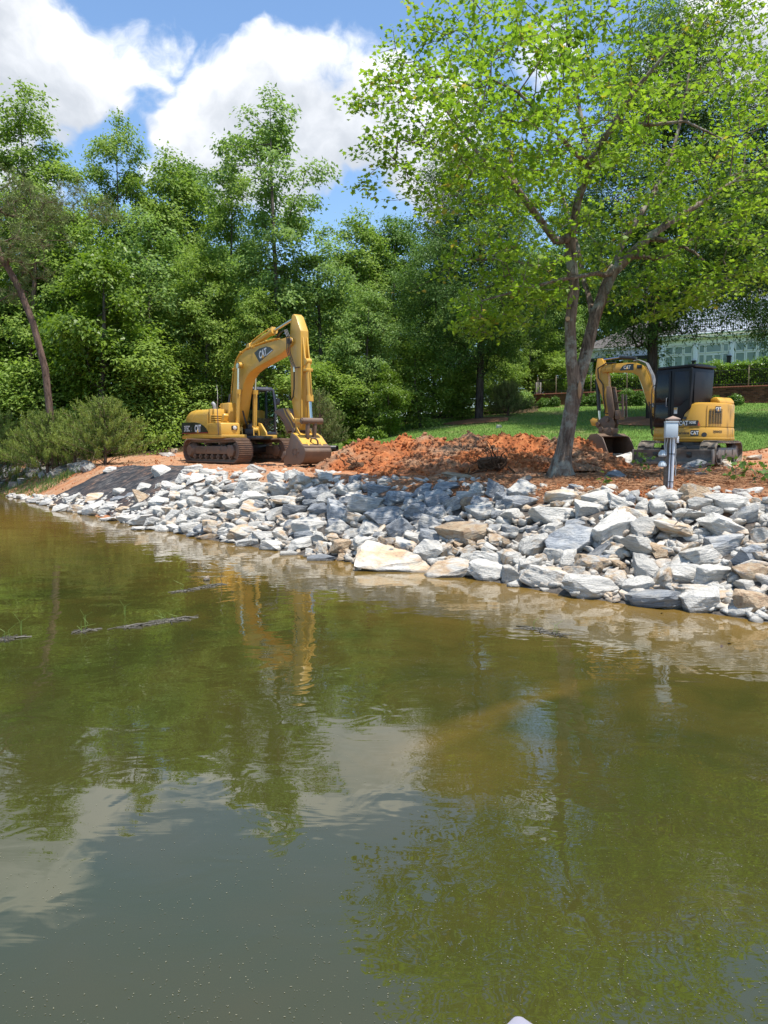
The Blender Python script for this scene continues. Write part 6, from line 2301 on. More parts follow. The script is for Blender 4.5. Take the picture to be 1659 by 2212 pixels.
# ---------------------------------------------------------------- conifers
def tufts(targets, dirs, rg, needles=16, length=0.2, width=0.011, spreadf=0.55, axis=0.18):
    """bottle-brush shoots: needles set along a short axis and leaning forward"""
    n = len(targets)
    A = np.repeat(dirs, needles, axis=0)
    T = np.repeat(targets, needles, axis=0) + A * ((rg.random((n * needles, 1)) - 0.5) * 2 * axis)
    Dr = A * 0.75 + rg.normal(0, spreadf, (n * needles, 3))
    Dr /= np.linalg.norm(Dr, axis=1, keepdims=True)
    sd = np.cross(Dr, rg.normal(0, 1, (n * needles, 3)))
    sd /= np.maximum(np.linalg.norm(sd, axis=1, keepdims=True), 1e-6)
    L = length * rg.uniform(0.7, 1.2, (n * needles, 1))
    V = np.stack([T - sd * width, T + sd * width, T + Dr * L], 1).reshape(-1, 3)
    tint = np.clip(np.repeat(rg.random(n), needles) * 0.65 + rg.random(n * needles) * 0.35, 0, 1)
    return V, tint


def young_pine(px, D, py_top, width, label, seed, mat=None, base_px=None, scale_t=1.0, cat='tree', dense=1.0):
    rg = np.random.default_rng(seed)
    p = at(px, 960, D)
    z0 = gz(p.x, D)
    H = at(px, py_top, D).z - z0
    R = width / 2
    root = empty('young_pine', (p.x, D, z0), 0, label, cat)
    T, Dd, Qn = [], [], []
    skel = [[(0, 0, 0, 0.07), (0.03, 0, H * 0.5, 0.045), (0, 0, H * 0.97, 0.012)]]
    nb = int(54 * dense)
    for i in range(nb):
        f = (i + rg.random()) / nb
        az = i * 2.399
        L = R * (1 - f) ** 0.75 * rg.uniform(0.55, 1.22) + 0.12
        d = np.array([math.cos(az), math.sin(az), 0.28 + 0.5 * f])
        a = np.array([0, 0, H * 0.04 + H * 0.80 * f])
        e = a + d * L
        skel.append([(*a, 0.014), (*(a + d * L * 0.5 - np.array([0, 0, 0.03])), 0.010), (*e, 0.006)])
        m = max(3, int(L / 0.085))
        for k in range(m):
            q = 0.25 + 0.75 * (k + rg.random()) / m
            b = a + d * L * q
            sdir = np.array([-d[1], d[0], 0]) * rg.choice([-1, 1]) * rg.uniform(0.2, 1) + d * 0.6 + np.array([0, 0, 0.5])
            sdir /= np.linalg.norm(sdir)
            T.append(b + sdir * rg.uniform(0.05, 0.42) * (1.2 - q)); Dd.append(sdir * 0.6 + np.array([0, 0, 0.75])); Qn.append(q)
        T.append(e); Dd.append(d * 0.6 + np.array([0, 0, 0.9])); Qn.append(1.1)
    T, Dd = np.array(T), np.array(Dd)
    Dd /= np.linalg.norm(Dd, axis=1, keepdims=True)
    pos, par, rad, ns = grow(skel, T[::3], rg, step=0.4, r_tip=0.004)
    w_ = wood_mesh('twigs', pos, par, rad, 4)
    tw_ = link('twigs', w_, root, B_PINE)
    tw_['kind'] = 'stuff'
    tk_ = MB()
    tk_.tube([(0, 0, -0.1), (0.03, 0, H * 0.5), (0, 0, H * 0.97)], 0.075, 8, taper=0.2)
    tk_.build('trunk', B_PINE, root)
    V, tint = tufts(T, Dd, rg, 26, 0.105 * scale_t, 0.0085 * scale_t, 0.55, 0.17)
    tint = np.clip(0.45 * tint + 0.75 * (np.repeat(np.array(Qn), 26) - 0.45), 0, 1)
    # upright pale candles at the shoot tips
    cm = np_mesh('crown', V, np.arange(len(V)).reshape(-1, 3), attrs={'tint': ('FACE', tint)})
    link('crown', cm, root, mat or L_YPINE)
    cd = MB()
    for i in range(0, len(T), 5):
        if T[i][2] > H * 0.15:
            q = Vector(T[i])
            e = q + Vector((rg.normal(0, .03), rg.normal(0, .03), rg.uniform(.12, .28)))
            cd.cyl(q, e, 0.011, 0.005, n=4, cap=False)
    c_ = cd.build('shoot_candles', L_CANDLE, root)
    c_['kind'] = 'stuff'
    return root


def candle_mat():
    m, t = new_mat('pale_pine_shoot')
    t.out(t.bsdf((0.26, 0.30, 0.10), 0.7, spec=0.2))
    return m


L_CANDLE = candle_mat()
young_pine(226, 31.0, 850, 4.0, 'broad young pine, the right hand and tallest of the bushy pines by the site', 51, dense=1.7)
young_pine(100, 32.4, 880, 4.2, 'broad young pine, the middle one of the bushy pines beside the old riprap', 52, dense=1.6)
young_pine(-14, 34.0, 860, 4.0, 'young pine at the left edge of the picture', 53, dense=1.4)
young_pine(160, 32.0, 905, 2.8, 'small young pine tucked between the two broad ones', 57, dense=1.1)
young_pine(690, 35.0, 835, 2.6, 'grey green young pine right of the large excavator bucket', 54, mat=L_PINE, dense=1.2)
young_pine(1096, 41.5, 822, 2.5, 'narrow dark conifer left of the brick wall', 55, mat=L_PINE, dense=1.3)


def old_pine(base_px, base_D, pts, tip_D, label, seed, blobs):
    """a tall pine with a plated trunk and sparse tufts; pts = pixel polyline of the trunk"""
    rg = np.random.default_rng(seed)
    n = len(pts)
    tr = []
    for i, (px, py, r) in enumerate(pts):
        q = at(px, py, base_D + (tip_D - base_D) * i / (n - 1))
        tr.append((q.x, q.y, q.z, r))
    b0 = Vector(tr[0][:3])
    b0.z = min(b0.z, gz(b0.x, b0.y) - 0.1)
    root = empty('pine_tree', b0, 0, label, 'tree')
    loc = lambda q: (q[0] - b0.x, q[1] - b0.y, q[2] - b0.z)
    tr[0] = (b0.x, b0.y, b0.z, tr[0][3])
    skel = [[(*loc(q), q[3]) for q in tr]]
    T = []
    for px, py, dD, r, k in blobs:
        c = at(px, py, base_D + dD)
        v = rg.normal(0, 1, (k, 3)) * np.array([1, 1, .45]) * r * 0.55
        T.append(np.array(loc(c)) + v)
    T = np.concatenate(T)
    pos, par, rad, ns = grow(skel, T, rg, step=0.5, r_tip=0.011, sag=0.05)
    w_ = wood_mesh('trunk', pos, par, rad, 8)
    link('trunk', w_, root, B_PINE)
    Dd = rg.normal(0, 0.6, (len(T), 3)) + np.array([0, 0, 0.5])
    Dd /= np.linalg.norm(Dd, axis=1, keepdims=True)
    V, tint = tufts(np.repeat(T, 3, axis=0) + rg.normal(0, .13, (3 * len(T), 3)), np.repeat(Dd, 3, axis=0), rg, 16, 0.22, 0.009, 0.9, 0.08)
    cm = np_mesh('crown', V, np.arange(len(V)).reshape(-1, 3), attrs={'tint': ('FACE', tint)})
    link('crown', cm, root, L_PINE)
    return root


old_pine(118, 32.5, [(118, 905, .16), (98, 800, .15), (72, 700, .14), (40, 620, .13), (15, 575, .12), (-15, 540, .13), (-60, 470, .10), (-90, 380, .06)], 31.5,
         'leaning red barked pine with sparse grey green needles at the left', 61,
         [(60, 520, -.5, 1.3, 60), (20, 470, .5, 1.2, 50), (10, 560, -.8, 1.1, 46), (90, 470, 0, 1.0, 40), (-20, 420, 0, 1.3, 40), (60, 430, .3, 1.0, 38), (110, 440, .6, .8, 26), (20, 640, 0, .9, 26), (70, 590, .4, .9, 26), (160, 420, .8, .9, 24), (-50, 520, 0, 1.3, 30), (40, 395, .3, .7, 20), (215, 455, 1.0, .6, 14)])
old_pine(62, 40, [(62, 940, .17), (66, 800, .15), (70, 700, .13), (75, 600, .11), (78, 540, .08)], 40,
         'straight pine trunk standing in the wood behind the leaning pine', 62, [(78, 540, 0, 1.2, 30), (150, 480, .5, 1.0, 26), (120, 450, 0, .9, 20), (230, 470, 0, .8, 16)])


# ---------------------------------------------------------------- the maple on the bank
def maple():
    rg = np.random.default_rng(77)
    D0 = 16.0
    b = on_ground(1210, 1034)
    D0 = b.y
    root = empty('maple_tree', b, 0, 'spreading lime green maple with a forked lichened trunk on the straw bed', 'tree')
    loc = lambda v: (v.x - b.x, v.y - b.y, v.z - b.z)

    def limb(pts):
        return [(*loc(at(px, py, D0 + d)), r * (1.0 if r > .1 else 1.08)) for px, py, d, r in pts]
    s0 = [(0, 0, -0.15, .25)] + limb([(1212, 1005, 0, .195), (1219, 965, 0, .165), (1230, 900, 0, .152), (1243, 838, 0, .17)])
    left = limb([(1243, 838, 0, .13), (1234, 780, -.1, .12), (1232, 700, -.1, .115), (1240, 625, -.1, .115), (1234, 545, -.15, .105), (1232, 515, -.15, .10)])
    right = limb([(1243, 838, 0, .14), (1262, 780, .1, .13), (1284, 690, .2, .125), (1305, 630, .3, .118), (1325, 585, .35, .12), (1360, 552, .5, .095), (1398, 515, .8, .085), (1450, 478, 1.2, .07), (1535, 424, 1.6, .045), (1600, 380, 1.8, .025)])
    limbs = [s0, left, right,
             limb([(1230, 520, -.15, .085), (1200, 520, -.4, .075), (1167, 475, -.8, .068), (1116, 407, -1.2, .058), (1082, 373, -1.5, .05), (1040, 340, -1.8, .04), (980, 260, -1.6, .028), (930, 190, -1.2, .018)]),
             limb([(1082, 373, -1.5, .04), (1020, 350, -1.2, .03), (940, 320, -.8, .02), (860, 300, -.6, .012)]),
             limb([(1232, 515, -.15, .085), (1247, 440, -.4, .08), (1275, 355, -.8, .07), (1305, 300, -1.1, .062), (1331, 260, -1.3, .055), (1360, 209, -1.5, .045), (1400, 160, -1.7, .03), (1450, 100, -1.9, .018)]),
             limb([(1280, 350, -.8, .05), (1262, 290, -.3, .045), (1245, 200, 0, .038), (1230, 113, .3, .028), (1222, 20, .4, .018), (1215, -80, .4, .012)]),
             limb([(1325, 585, .35, .08), (1345, 520, .8, .07), (1385, 460, 1.3, .06), (1412, 415, 1.6, .055), (1450, 340, 2.0, .045), (1470, 260, 2.2, .035), (1490, 150, 2.4, .02), (1500, 20, 2.5, .012)]),
             limb([(1290, 675, .2, .07), (1272, 640, .6, .06), (1262, 610, 1.0, .055), (1250, 540, 1.8, .045), (1220, 440, 2.6, .035), (1180, 320, 3.0, .022)]),
             limb([(1320, 600, .35, .05), (1290, 590, -.3, .045), (1200, 606, -1.0, .035), (1120, 628, -1.2, .025), (1040, 650, -1.0, .014)]),
             limb([(1275, 355, -.8, .05), (1240, 330, -1.8, .042), (1190, 270, -2.8, .034), (1120, 200, -3.3, .022), (1060, 170, -3.3, .014)]),
             limb([(1398, 515, .8, .05), (1450, 520, .6, .04), (1500, 545, .2, .028), (1545, 585, -.2, .014)]),
             limb([(1360, 552, .5, .05), (1430, 560, .6, .035), (1520, 500, .4, .028), (1600, 470, .3, .018)]),
             limb([(1331, 260, -1.3, .04), (1400, 270, -1.5, .032), (1480, 262, -1.8, .024), (1560, 300, -2.0, .014)]),
             limb([(1116, 407, -1.2, .04), (1100, 330, -.6, .034), (1080, 240, -.2, .026), (1040, 140, 0, .016), (1000, 60, 0, .01)]),
             limb([(1234, 545, -.15, .05), (1180, 580, .4, .04), (1100, 560, .6, .03), (1010, 560, .6, .016)])]
    blobs = '''785 208 -.5 .38;825 200 -.5 .5;868 112 0 .62;905 80 .3 .55;955 48 0 .55;1008 80 0 .6;850 165 .3 .6;930 150 -.5 .8;1000 165 0 .8;885 235 -.8 .6;960 245 -1 .8;1040 230 0 .8;
    800 318 -.5 .38;845 328 -.3 .5;900 305 .5 .6;960 330 -1 .75;1030 330 -1.2 .8;1080 300 .5 .9;788 398 .3 .28;860 385 .2 .42;930 405 -.5 .62;1000 420 -1.2 .75;1080 425 -1.5 .85;1130 350 0 .9;
    960 475 .4 .5;1030 500 -1 .7;1100 510 -1.8 .8;1150 450 -1 .85;985 555 .5 .45;1060 580 -.8 .62;1130 590 -1.5 .65;1180 545 -1.2 .65;1008 672 -.3 .48;1058 660 -.6 .6;1108 652 -1 .6;1158 640 -.8 .55;1002 708 -.2 .3;1040 700 -.2 .45;1085 690 0 .5;1090 610 .5 .6;1030 620 .6 .55;1150 600 .6 .6;960 590 .4 .35;1190 640 -.2 .45;
    1100 130 0 1;1180 60 0 1;1230 145 .5 1;1150 210 .5 1;1280 60 -.5 1;1230 262 -1.2 .85;1320 160 -1.5 .95;1390 80 0 1.05;1200 350 1 .8;1260 385 -1 .8;1330 285 -1.8 .85;
    1430 180 -1.5 1.05;1500 90 0 1.1;1540 200 -1.2 1.05;1590 140 .5 .9;1640 255 -1 1;1700 180 0 1.1;1400 310 -1.2 .85;1480 300 -1 .95;1560 340 -1.8 .95;1630 400 -.8 .95;1420 400 .5 .85;1500 440 -1 .75;1580 480 0 .75;1650 520 -1 .7;1710 430 0 1;1740 300 0 1.1;
    1380 500 -1 .65;1450 540 .3 .55;1300 480 -1.2 .75;1330 560 1 .5;1400 610 -.5 .42;1480 598 -1 .55;1530 600 -1 .55;1572 592 -.5 .42;1460 655 -.3 .4;1510 640 -.6 .42;1430 600 -.8 .5;1350 640 .2 .35;1600 560 -.4 .5;1640 600 .5 .5;1270 585 1 .45;1700 560 0 .6;1430 670 .4 .28;1550 640 0 .28;
    1100 -20 0 1.1;1250 -80 0 1.1;1400 -90 0 1.2;1550 -50 0 1.2;1010 -10 .3 .7;1330 -190 0 .9;1200 -180 0 .8;1480 -170 0 .9;1680 -20 .5 1.1;
    1010 255 -3 .8;1090 200 -3.3 .95;1180 265 -3.6 .95;1120 350 -3 .8;1240 180 -3.8 .9;1040 130 -2.6 .8;950 200 -2.6 .7;1190 120 -3.6 .9;1010 330 -2.8 .7;1100 60 -3.2 .9;1260 330 -3 .7;
    1150 300 3 1;1250 200 3.5 1;1400 250 3.5 1.1;1050 350 2.5 .8;1500 350 3 1;1350 450 2.5 .8;1600 300 3 1;1180 430 2.6 .7;1300 330 4.2 .8;1230 480 1.8 .6;1120 420 1.4 .7'''
    T, bl = [], []
    for row in blobs.replace('\n', '').split(';'):
        px, py, d, r = map(float, row.split())
        c = np.array(loc(at(px, py, D0 + d)))
        k = int(5 + 16 * r * r)
        v = rg.normal(0, 1, (k, 3)) * np.array([0.58, 0.58, 0.0]) * r
        v[:, 2] = (rg.integers(0, 3, k) - 1) * 0.42 * r + rg.normal(0, 0.07, k) * r - 0.10 * (v[:, 0] ** 2 + v[:, 1] ** 2) / max(r, .3)
        T.append(c + v)
    T = np.concatenate(T)
    pos, par, rad, ns = grow(limbs, T, rg, step=0.30, r_tip=0.0050, expo=0.46, sag=-0.05)
    big = np.zeros(len(pos), bool)
    nt = sum(1 for _ in range(1))
    tw = wood_mesh('branches', pos, par, rad, 6)
    # the trunk itself: a round, flared skin
    tk = MB()

    def stem(pl, n=18, flare=False):
        rings = []
        P = [Vector(q[:3]) for q in pl]
        Rr = [q[3] for q in pl]
        fine_p, fine_r = [], []
        for i in range(len(P) - 1):
            m = max(2, int((P[i + 1] - P[i]).length / 0.10))
            for k in range(m):
                f = k / m
                fine_p.append(P[i].lerp(P[i + 1], f)); fine_r.append(Rr[i] * (1 - f) + Rr[i + 1] * f)
        fine_p.append(P[-1]); fine_r.append(Rr[-1])
        for i, (q, r) in enumerate(zip(fine_p, fine_r)):
            d = (fine_p[min(i + 1, len(fine_p) - 1)] - fine_p[max(i - 1, 0)]).normalized()
            u = Vector((1, 0, 0)); u = (u - d * u.dot(d)).normalized(); v = d.cross(u)
            ring = []
            for k in range(n):
                a = 2 * PI * k / n
                z = q.z
                rr = r * (1 + 0.07 * math.sin(3 * a + 1 + z) + 0.05 * math.sin(7 * a + 2.5 * z) + 0.03 * math.sin(11 * a - 3 * z))
                if flare and z < 0.75:
                    rr *= 1 + 0.55 * (1 - max(z, 0) / 0.75) ** 2.2 * (0.6 + 0.55 * math.sin(5 * a + 0.6))
                ring.append(q + (u * math.cos(a) + v * math.sin(a)) * rr)
            rings.append(ring)
        tk.loft(rings, True)
    stem(s0, 24, True)
    stem(left)
    stem(right[:9])
    tk.build('trunk', B_MAPLE, root)
    link('branches', tw, root, B_MAPLE)
    sc = MB()
    q = Vector(loc(at(1226, 690, D0 - 0.28)))
    sc.cyl(q, q + Vector((-0.02, -0.10, 0.0)), 0.055, n=14)
    stub = sc.build('cut_branch_stub', B_MAPLE, root)
    fc = MB()
    fc.cyl(q + Vector((-0.02, -0.10, 0)), q + Vector((-0.0205, -0.104, 0)), 0.046, n=14)
    fc.build('cut_face', paint_mat('fresh_cut_wood', (0.48, 0.30, 0.16), 0.8, 0.2), stub)
    sc = MB()
    q = Vector(loc(at(1252, 842, D0 - 0.20)))
    sc.lathe([(0.0, -0.20), (0.035, -0.12), (0.045, 0), (0.035, 0.12), (0.0, 0.20)], q, 'z', 10)
    sc.build('bark_scar', paint_mat('torn_bark_wood', (0.40, 0.22, 0.11), 0.8, 0.2), root)
    per = 17
    c, nrm, tip, sz, tint = cluster_leaves(T, per, 0.140, 0.102, rg, 0.42, 1.0, 0.55)
    # the 300 leaves nearest the camera are leaves of their own
    camloc = np.array([-b.x, -b.y, CAM_H - b.z])
    dcam = np.linalg.norm(c - camloc, axis=1)
    wpos = c + np.array(b)
    vis = (np.abs(wpos[:, 0] / wpos[:, 1]) < 0.5) & ((wpos[:, 2] - CAM_H) / wpos[:, 1] < 0.575)
    order = np.argsort(np.where(vis, dcam, 1e9))
    one = order[:300]
    rest = order[300:]
    cm = leaf_mesh('crown', c[rest], nrm[rest], tip[rest], sz[rest], MAPLE_SHAPE, tint[rest])
    co = link('crown', cm, root, L_MAPLE)
    co['kind'] = 'stuff'
    shapes = []
    for tv in (0.15, 0.4, 0.65, 0.85):
        lm = leaf_mesh('leaf', np.zeros((1, 3)), np.array([[0, 0, 1.]]), np.array([[0, 1., 0]]), np.array([1.0]), MAPLE_SHAPE, np.array([tv]))
        lm.materials.append(L_MAPLE)
        shapes.append(lm)
    n_, t_, s_ = frames(nrm[one], tip[one])
    for i, k in enumerate(one):
        M = Matrix((s_[i], t_[i], n_[i])).transposed()
        link('leaf', shapes[int(min(tint[k], 0.99) * 4)], root, loc=c[k], rot=M.to_euler(), scale=(sz[k],) * 3)
    return root


maple()

# ================================================================ brick wall, fence, hedge, shrubs, house
def flat_mat(name, c, rough=0.6, n_amt=0.12, scale=6.0, bump=0.1, spec=0.3):
    m, t = new_mat(name)
    P = t.pos()
    n = t.noise(P, scale, 5.0, 0.65)
    col = t.mix(t.rng(n, 0.3, 0.7), tuple(x * (1 - n_amt) for x in c), tuple(min(x * (1 + n_amt), 0.85) for x in c))
    t.out(t.bsdf(col, rough, t.bump(n, bump, 0.01), spec=spec))
    return m


def brick_mat():
    m, t = new_mat('red_brick')
    r = t.obj_info('Random')
    n = t.noise(t.pos(), 2.3, 4.0, 0.6)
    k = t.math('MULTIPLY_ADD', t.math('SUBTRACT', n, 0.5), 0.9, r)
    col = t.ramp(k, [(0.1, (0.085, 0.035, 0.026)), (0.5, (0.16, 0.060, 0.040)), (0.9, (0.23, 0.095, 0.062))])
    t.out(t.bsdf(col, 0.85, t.bump(t.noise(t.pos(), 60.0, 3.0), 0.3, 0.01), spec=0.2))
    return m


M_BRICK, M_MORTAR = brick_mat(), flat_mat('mortar', (0.13, 0.10, 0.085), 0.9)
M_WPAINT = flat_mat('white_house_paint', (0.80, 0.81, 0.82), 0.55, 0.03)
M_ROOF = flat_mat('grey_roof_shingle', (0.145, 0.132, 0.130), 0.9, 0.3, 14.0, 0.5, 0.1)
M_IRON = flat_mat('black_iron', (0.022, 0.022, 0.022), 0.45)
M_POST = flat_mat('tan_fence_post', (0.30, 0.24, 0.16), 0.6)
M_CONC = flat_mat('pale_concrete', (0.36, 0.32, 0.28), 0.85)


def pane_mat():
    m, t = new_mat('window_pane')
    n = t.noise(t.pos(), 1.1, 3.0, 0.5)
    t.out(t.bsdf(t.mix(n, (0.20, 0.255, 0.25), (0.31, 0.37, 0.365)), 0.08, spec=0.6))
    return m


M_PANE = pane_mat()
WALL_TOP = 5.18
wp = [at(1185, 850, 49.6), at(1163, 850, 49.0), at(1154, 850, 48.2), at(1160, 850, 47.5), at(1180, 850, 47.0), at(1248, 848, 46.0), at(1400, 840, 43.6), at(1547, 834, 41.7), at(1650, 833, 40.5), at(1800, 825, 38.8), at(1900, 820, 37.8)]
WP = [(p.x, p.y) for p in wp]
cumw = [0.0]
for a_, b_ in zip(WP[:-1], WP[1:]): cumw.append(cumw[-1] + math.hypot(b_[0] - a_[0], b_[1] - a_[1]))


def along(s):
    k = max(i for i in range(len(cumw) - 1) if cumw[i] <= s + 1e-9)
    f = (s - cumw[k]) / (cumw[k + 1] - cumw[k])
    a, b = WP[k], WP[k + 1]
    t = Vector((b[0] - a[0], b[1] - a[1], 0)).normalized()
    return Vector((a[0] + (b[0] - a[0]) * f, a[1] + (b[1] - a[1]) * f, 0)), t


def brick_wall():
    org, _ = along(cumw[5])
    org.z = gz(org.x, org.y)
    root = empty('brick_wall', org, 0, 'low red brick retaining wall curving at its left end below the house', 'wall')
    core = MB()
    N = 60
    rings = []
    for i in range(N + 1):
        p, t = along(cumw[-1] * i / N * 0.9999)
        n = Vector((t.y, -t.x, 0))
        z0 = gz(p.x, p.y) - 0.4 - org.z
        f, b = p - org, p - org - n * 0.35
        rings.append([(f.x, f.y, z0), (f.x, f.y, WALL_TOP - 0.07 - org.z), (b.x, b.y, WALL_TOP - 0.07 - org.z), (b.x, b.y, z0)])
    core.loft(rings)
    core.build('wall_core', M_MORTAR, root)
    bm = MB()
    bm.box((0, 0, 0), (0.195, 0.04, 0.062), bev=0.004, seg=1)
    me = bm.mesh('brick')
    me.materials.append(M_BRICK)
    capb = MB()
    capb.box((0, 0.13, 0), (0.064, 0.33, 0.10), bev=0.005, seg=1)
    cme = capb.mesh('cap_brick')
    cme.materials.append(M_BRICK)
    spots = []
    for row in range(17):
        z = WALL_TOP - 0.12 - 0.05 - row * 0.0755
        s = 0.11 * (row % 2)
        while s < cumw[-1] - 0.05:
            p, t = along(s)
            if z > gz(p.x, p.y) - 0.05:
                spots.append((s, z, p, t))
            s += 0.207
    px_of = lambda p: 829.5 + 1659 * p.x / p.y
    vis = [q for q in spots if 1545 < px_of(q[2]) < 1665]
    vis.sort(key=lambda q: -q[0])
    own = {id(q) for q in vis[:290]}
    stv, stf, off = [], [], 0
    bv = np.array([v.co for v in me.vertices])
    me.calc_loop_triangles()
    bf = np.array([t.vertices for t in me.loop_triangles])
    for q in spots:
        s, z, p, t = q
        n = Vector((t.y, -t.x, 0))
        c = p - org + n * (-0.012) + Vector((0, 0, z))
        if id(q) in own:
            link('brick', me, root, loc=c, rot=(0, 0, math.atan2(t.y, t.x)))
        else:
            a = math.atan2(t.y, t.x)
            R = np.array([[math.cos(a), -math.sin(a), 0], [math.sin(a), math.cos(a), 0], [0, 0, 1]])
            stv.append(bv @ R.T + np.array(c)); stf.append(bf + off); off += len(bv)
    o = link('bricks', np_mesh('bricks', np.concatenate(stv), np.concatenate(stf)), root, M_BRICK)
    o['kind'] = 'stuff'
    stv, stf, off = [], [], 0
    bv = np.array([v.co for v in cme.vertices])
    cme.calc_loop_triangles()
    bf = np.array([t.vertices for t in cme.loop_triangles])
    s = 0.04
    while s < cumw[-1] - 0.03:
        p, t = along(s)
        a = math.atan2(t.y, t.x)
        n = Vector((t.y, -t.x, 0))
        c = p - org + n * 0.02 + Vector((0, 0, WALL_TOP - 0.05))
        R = np.array([[math.cos(a), -math.sin(a), 0], [math.sin(a), math.cos(a), 0], [0, 0, 1]])
        stv.append(bv @ R.T + np.array(c)); stf.append(bf + off); off += len(bv)
        s += 0.0745
    o = link('cap_bricks', np_mesh('cap_bricks', np.concatenate(stv), np.concatenate(stf)), root, M_BRICK)
    o['kind'] = 'stuff'


brick_wall()

# the raised garden behind the wall
gv, gf = [], []
for i in range(61):
    p, t = along(cumw[-1] * i / 60 * 0.9999)
    n = Vector((-t.y, t.x, 0))
    for d in (0.30, 1.2, 4.0, 14.0):
        q = p + n * d
        gv.append((q.x, q.y, WALL_TOP - 0.03 + 0.03 * d))
for i in range(60):
    if i < 16: continue
    for k in range(3):
        a = i * 4 + k
        gf.append((a, a + 4, a + 5, a + 1))
tag(link('garden_terrace', np_mesh('garden_terrace', gv, np.array(gf), smooth=True), mat=M_LAWN), 'raised strip of turf behind the brick wall', kind='structure')


def iron_fence():
    s0, s1 = cumw[2] - 0.2, cumw[-1] - 0.1
    p0, t0 = along(s0)
    org = Vector((p0.x, p0.y, WALL_TOP))
    root = empty('iron_fence', org, 0, 'thin iron picket fence with tan posts on top of the brick wall', 'fence')
    pm = MB()
    pm.box((0, 0, 0.44), (0.016, 0.016, 0.84))
    pm_ = pm.mesh('picket'); pm_.materials.append(M_IRON)
    qm = MB()
    qm.box((0, 0, 0.52), (0.06, 0.06, 1.04), bev=0.008).box((0, 0, 1.06), (0.08, 0.08, 0.03), bev=0.008)
    qm_ = qm.mesh('post'); qm_.materials.append(M_POST)
    s = s0
    i = 0
    prev = None
    while s < s1:
        p, t = along(s)
        n = Vector((-t.y, t.x, 0))
        c = p + n * 0.16
        L = c - Vector((org.x, org.y, 0))
        rz = math.atan2(t.y, t.x)
        if i % 17 == 0:
            link('post', qm_, root, loc=L, rot=(0, 0, rz))
            if prev is not None:
                for z in (0.12, 0.86):
                    r = MB()
                    r.cyl((prev.x, prev.y, z), (L.x, L.y, z), 0.014, n=6)
                    r.build('rail', M_IRON, root)
            prev = L
        else:
            link('picket', pm_, root, loc=L, rot=(0, 0, rz))
        i += 1
        s += 0.125
    pc = MB()
    p, t = along(cumw[2])
    pc.box((p.x - org.x + 0.25, p.y - org.y + 0.1, 0.32), (0.34, 0.34, 0.86), bev=0.03)
    pc.build('end_pier', M_CONC, root)


iron_fence()


def hedge():
    rg = np.random.default_rng(23)
    T = []
    for s in np.arange(cumw[4] + 1.0, cumw[-1], 0.055):
        p, t = along(s)
        n = Vector((-t.y, t.x, 0))
        hgt = 0.95 + 0.35 * smooth01((s - cumw[6]) / 4.0) + 0.10 * math.sin(s * 2.2) + 0.06 * math.sin(s * 5.1)
        for k in range(9):
            u = rg.random()
            if u < .55: dd, zz = 0.85 + rg.normal(0, .05), rg.uniform(0.12, hgt)
            else: dd, zz = rg.uniform(0.85, 2.1), hgt + rg.normal(0, .05)
            q = p + n * dd
            T.append((q.x + rg.normal(0, .03), q.y, WALL_TOP + zz))
    T = np.array(T)
    c, nrm, tip, sz, tint = cluster_leaves(T, 9, 0.085, 0.095, rg, 0.9, 0.9, 0.2)
    p, t = along(cumw[6])
    org = Vector((p.x, p.y, WALL_TOP))
    root = empty('hedge', org, 0, 'bright green clipped hedge behind the iron fence', 'hedge')
    cm = leaf_mesh('foliage', c - np.array(org), nrm, tip, sz, DIAM_SHAPE, tint)
    o = link('foliage', cm, root, L_HEDGE)
    o['kind'] = 'stuff'
    core = MB()
    rings = []
    for s in np.linspace(cumw[4] + 1.2, cumw[-1] - 0.1, 40):
        p, t = along(s)
        n = Vector((-t.y, t.x, 0))
        hgt = 0.85 + 0.35 * float(smooth01((s - cumw[6]) / 4.0))
        a, b = p + n * 0.98 - org, p + n * 2.0 - org
        rings.append([(a.x, a.y, -0.02), (a.x, a.y, hgt), (b.x, b.y, hgt), (b.x, b.y, -0.02)])
    core.loft(rings)
    core.build('twig_core', paint_mat('hedge_twigs', (0.035, 0.05, 0.015), 0.9, 0.3), root)


hedge()

SHRUB = {}


def round_shrub(px, py, wpx, hpx, D, label, group='clipped shrubs along the brick wall', mat=None, seed=0, name='round_shrub', leaf=0.055, cat='shrub'):
    rg = np.random.default_rng(300 + seed)
    p = at(px, py, D)
    r, h = wpx / 2 / F_PX * D, hpx / F_PX * D
    z0 = gz(p.x, D)
    root = empty(name, (p.x, D, z0), 0, label, cat, group)
    k = int(150 + 500 * r * r)
    v = rg.normal(0, 1, (k, 3)); v /= np.linalg.norm(v, axis=1, keepdims=True)
    rad = 1 - 0.22 * rg.random((k, 1)) ** 2 + 0.12 * np.sin(v[:, :1] * 7 + seed) * np.cos(v[:, 1:2] * 6 + v[:, 2:] * 4)
    T = v * rad * np.array([r, r * 0.9, h / 2]) + np.array([0, 0, h * 0.5])
    c, nrm, tip, sz, tint = cluster_leaves(T, 12, 0.055, leaf * 1.5, rg, 0.9, 0.6, -0.2, np.repeat(np.tile([[0, 0, h * 0.3]], (k, 1)), 12, axis=0))
    cm = leaf_mesh('foliage', c, nrm, tip, sz, DIAM_SHAPE, tint)
    o = link('foliage', cm, root, mat or L_BOX)
    o['kind'] = 'stuff'
    tw = MB()
    for i in range(7):
        a = i * 0.9
        tw.cyl((0, 0, -0.05), (math.cos(a) * r * .6, math.sin(a) * r * .6, h * 0.6), 0.014, 0.006, n=5)
    t_ = tw.build('stem', B_WOOD, root)
    t_['kind'] = 'stuff'
    return root


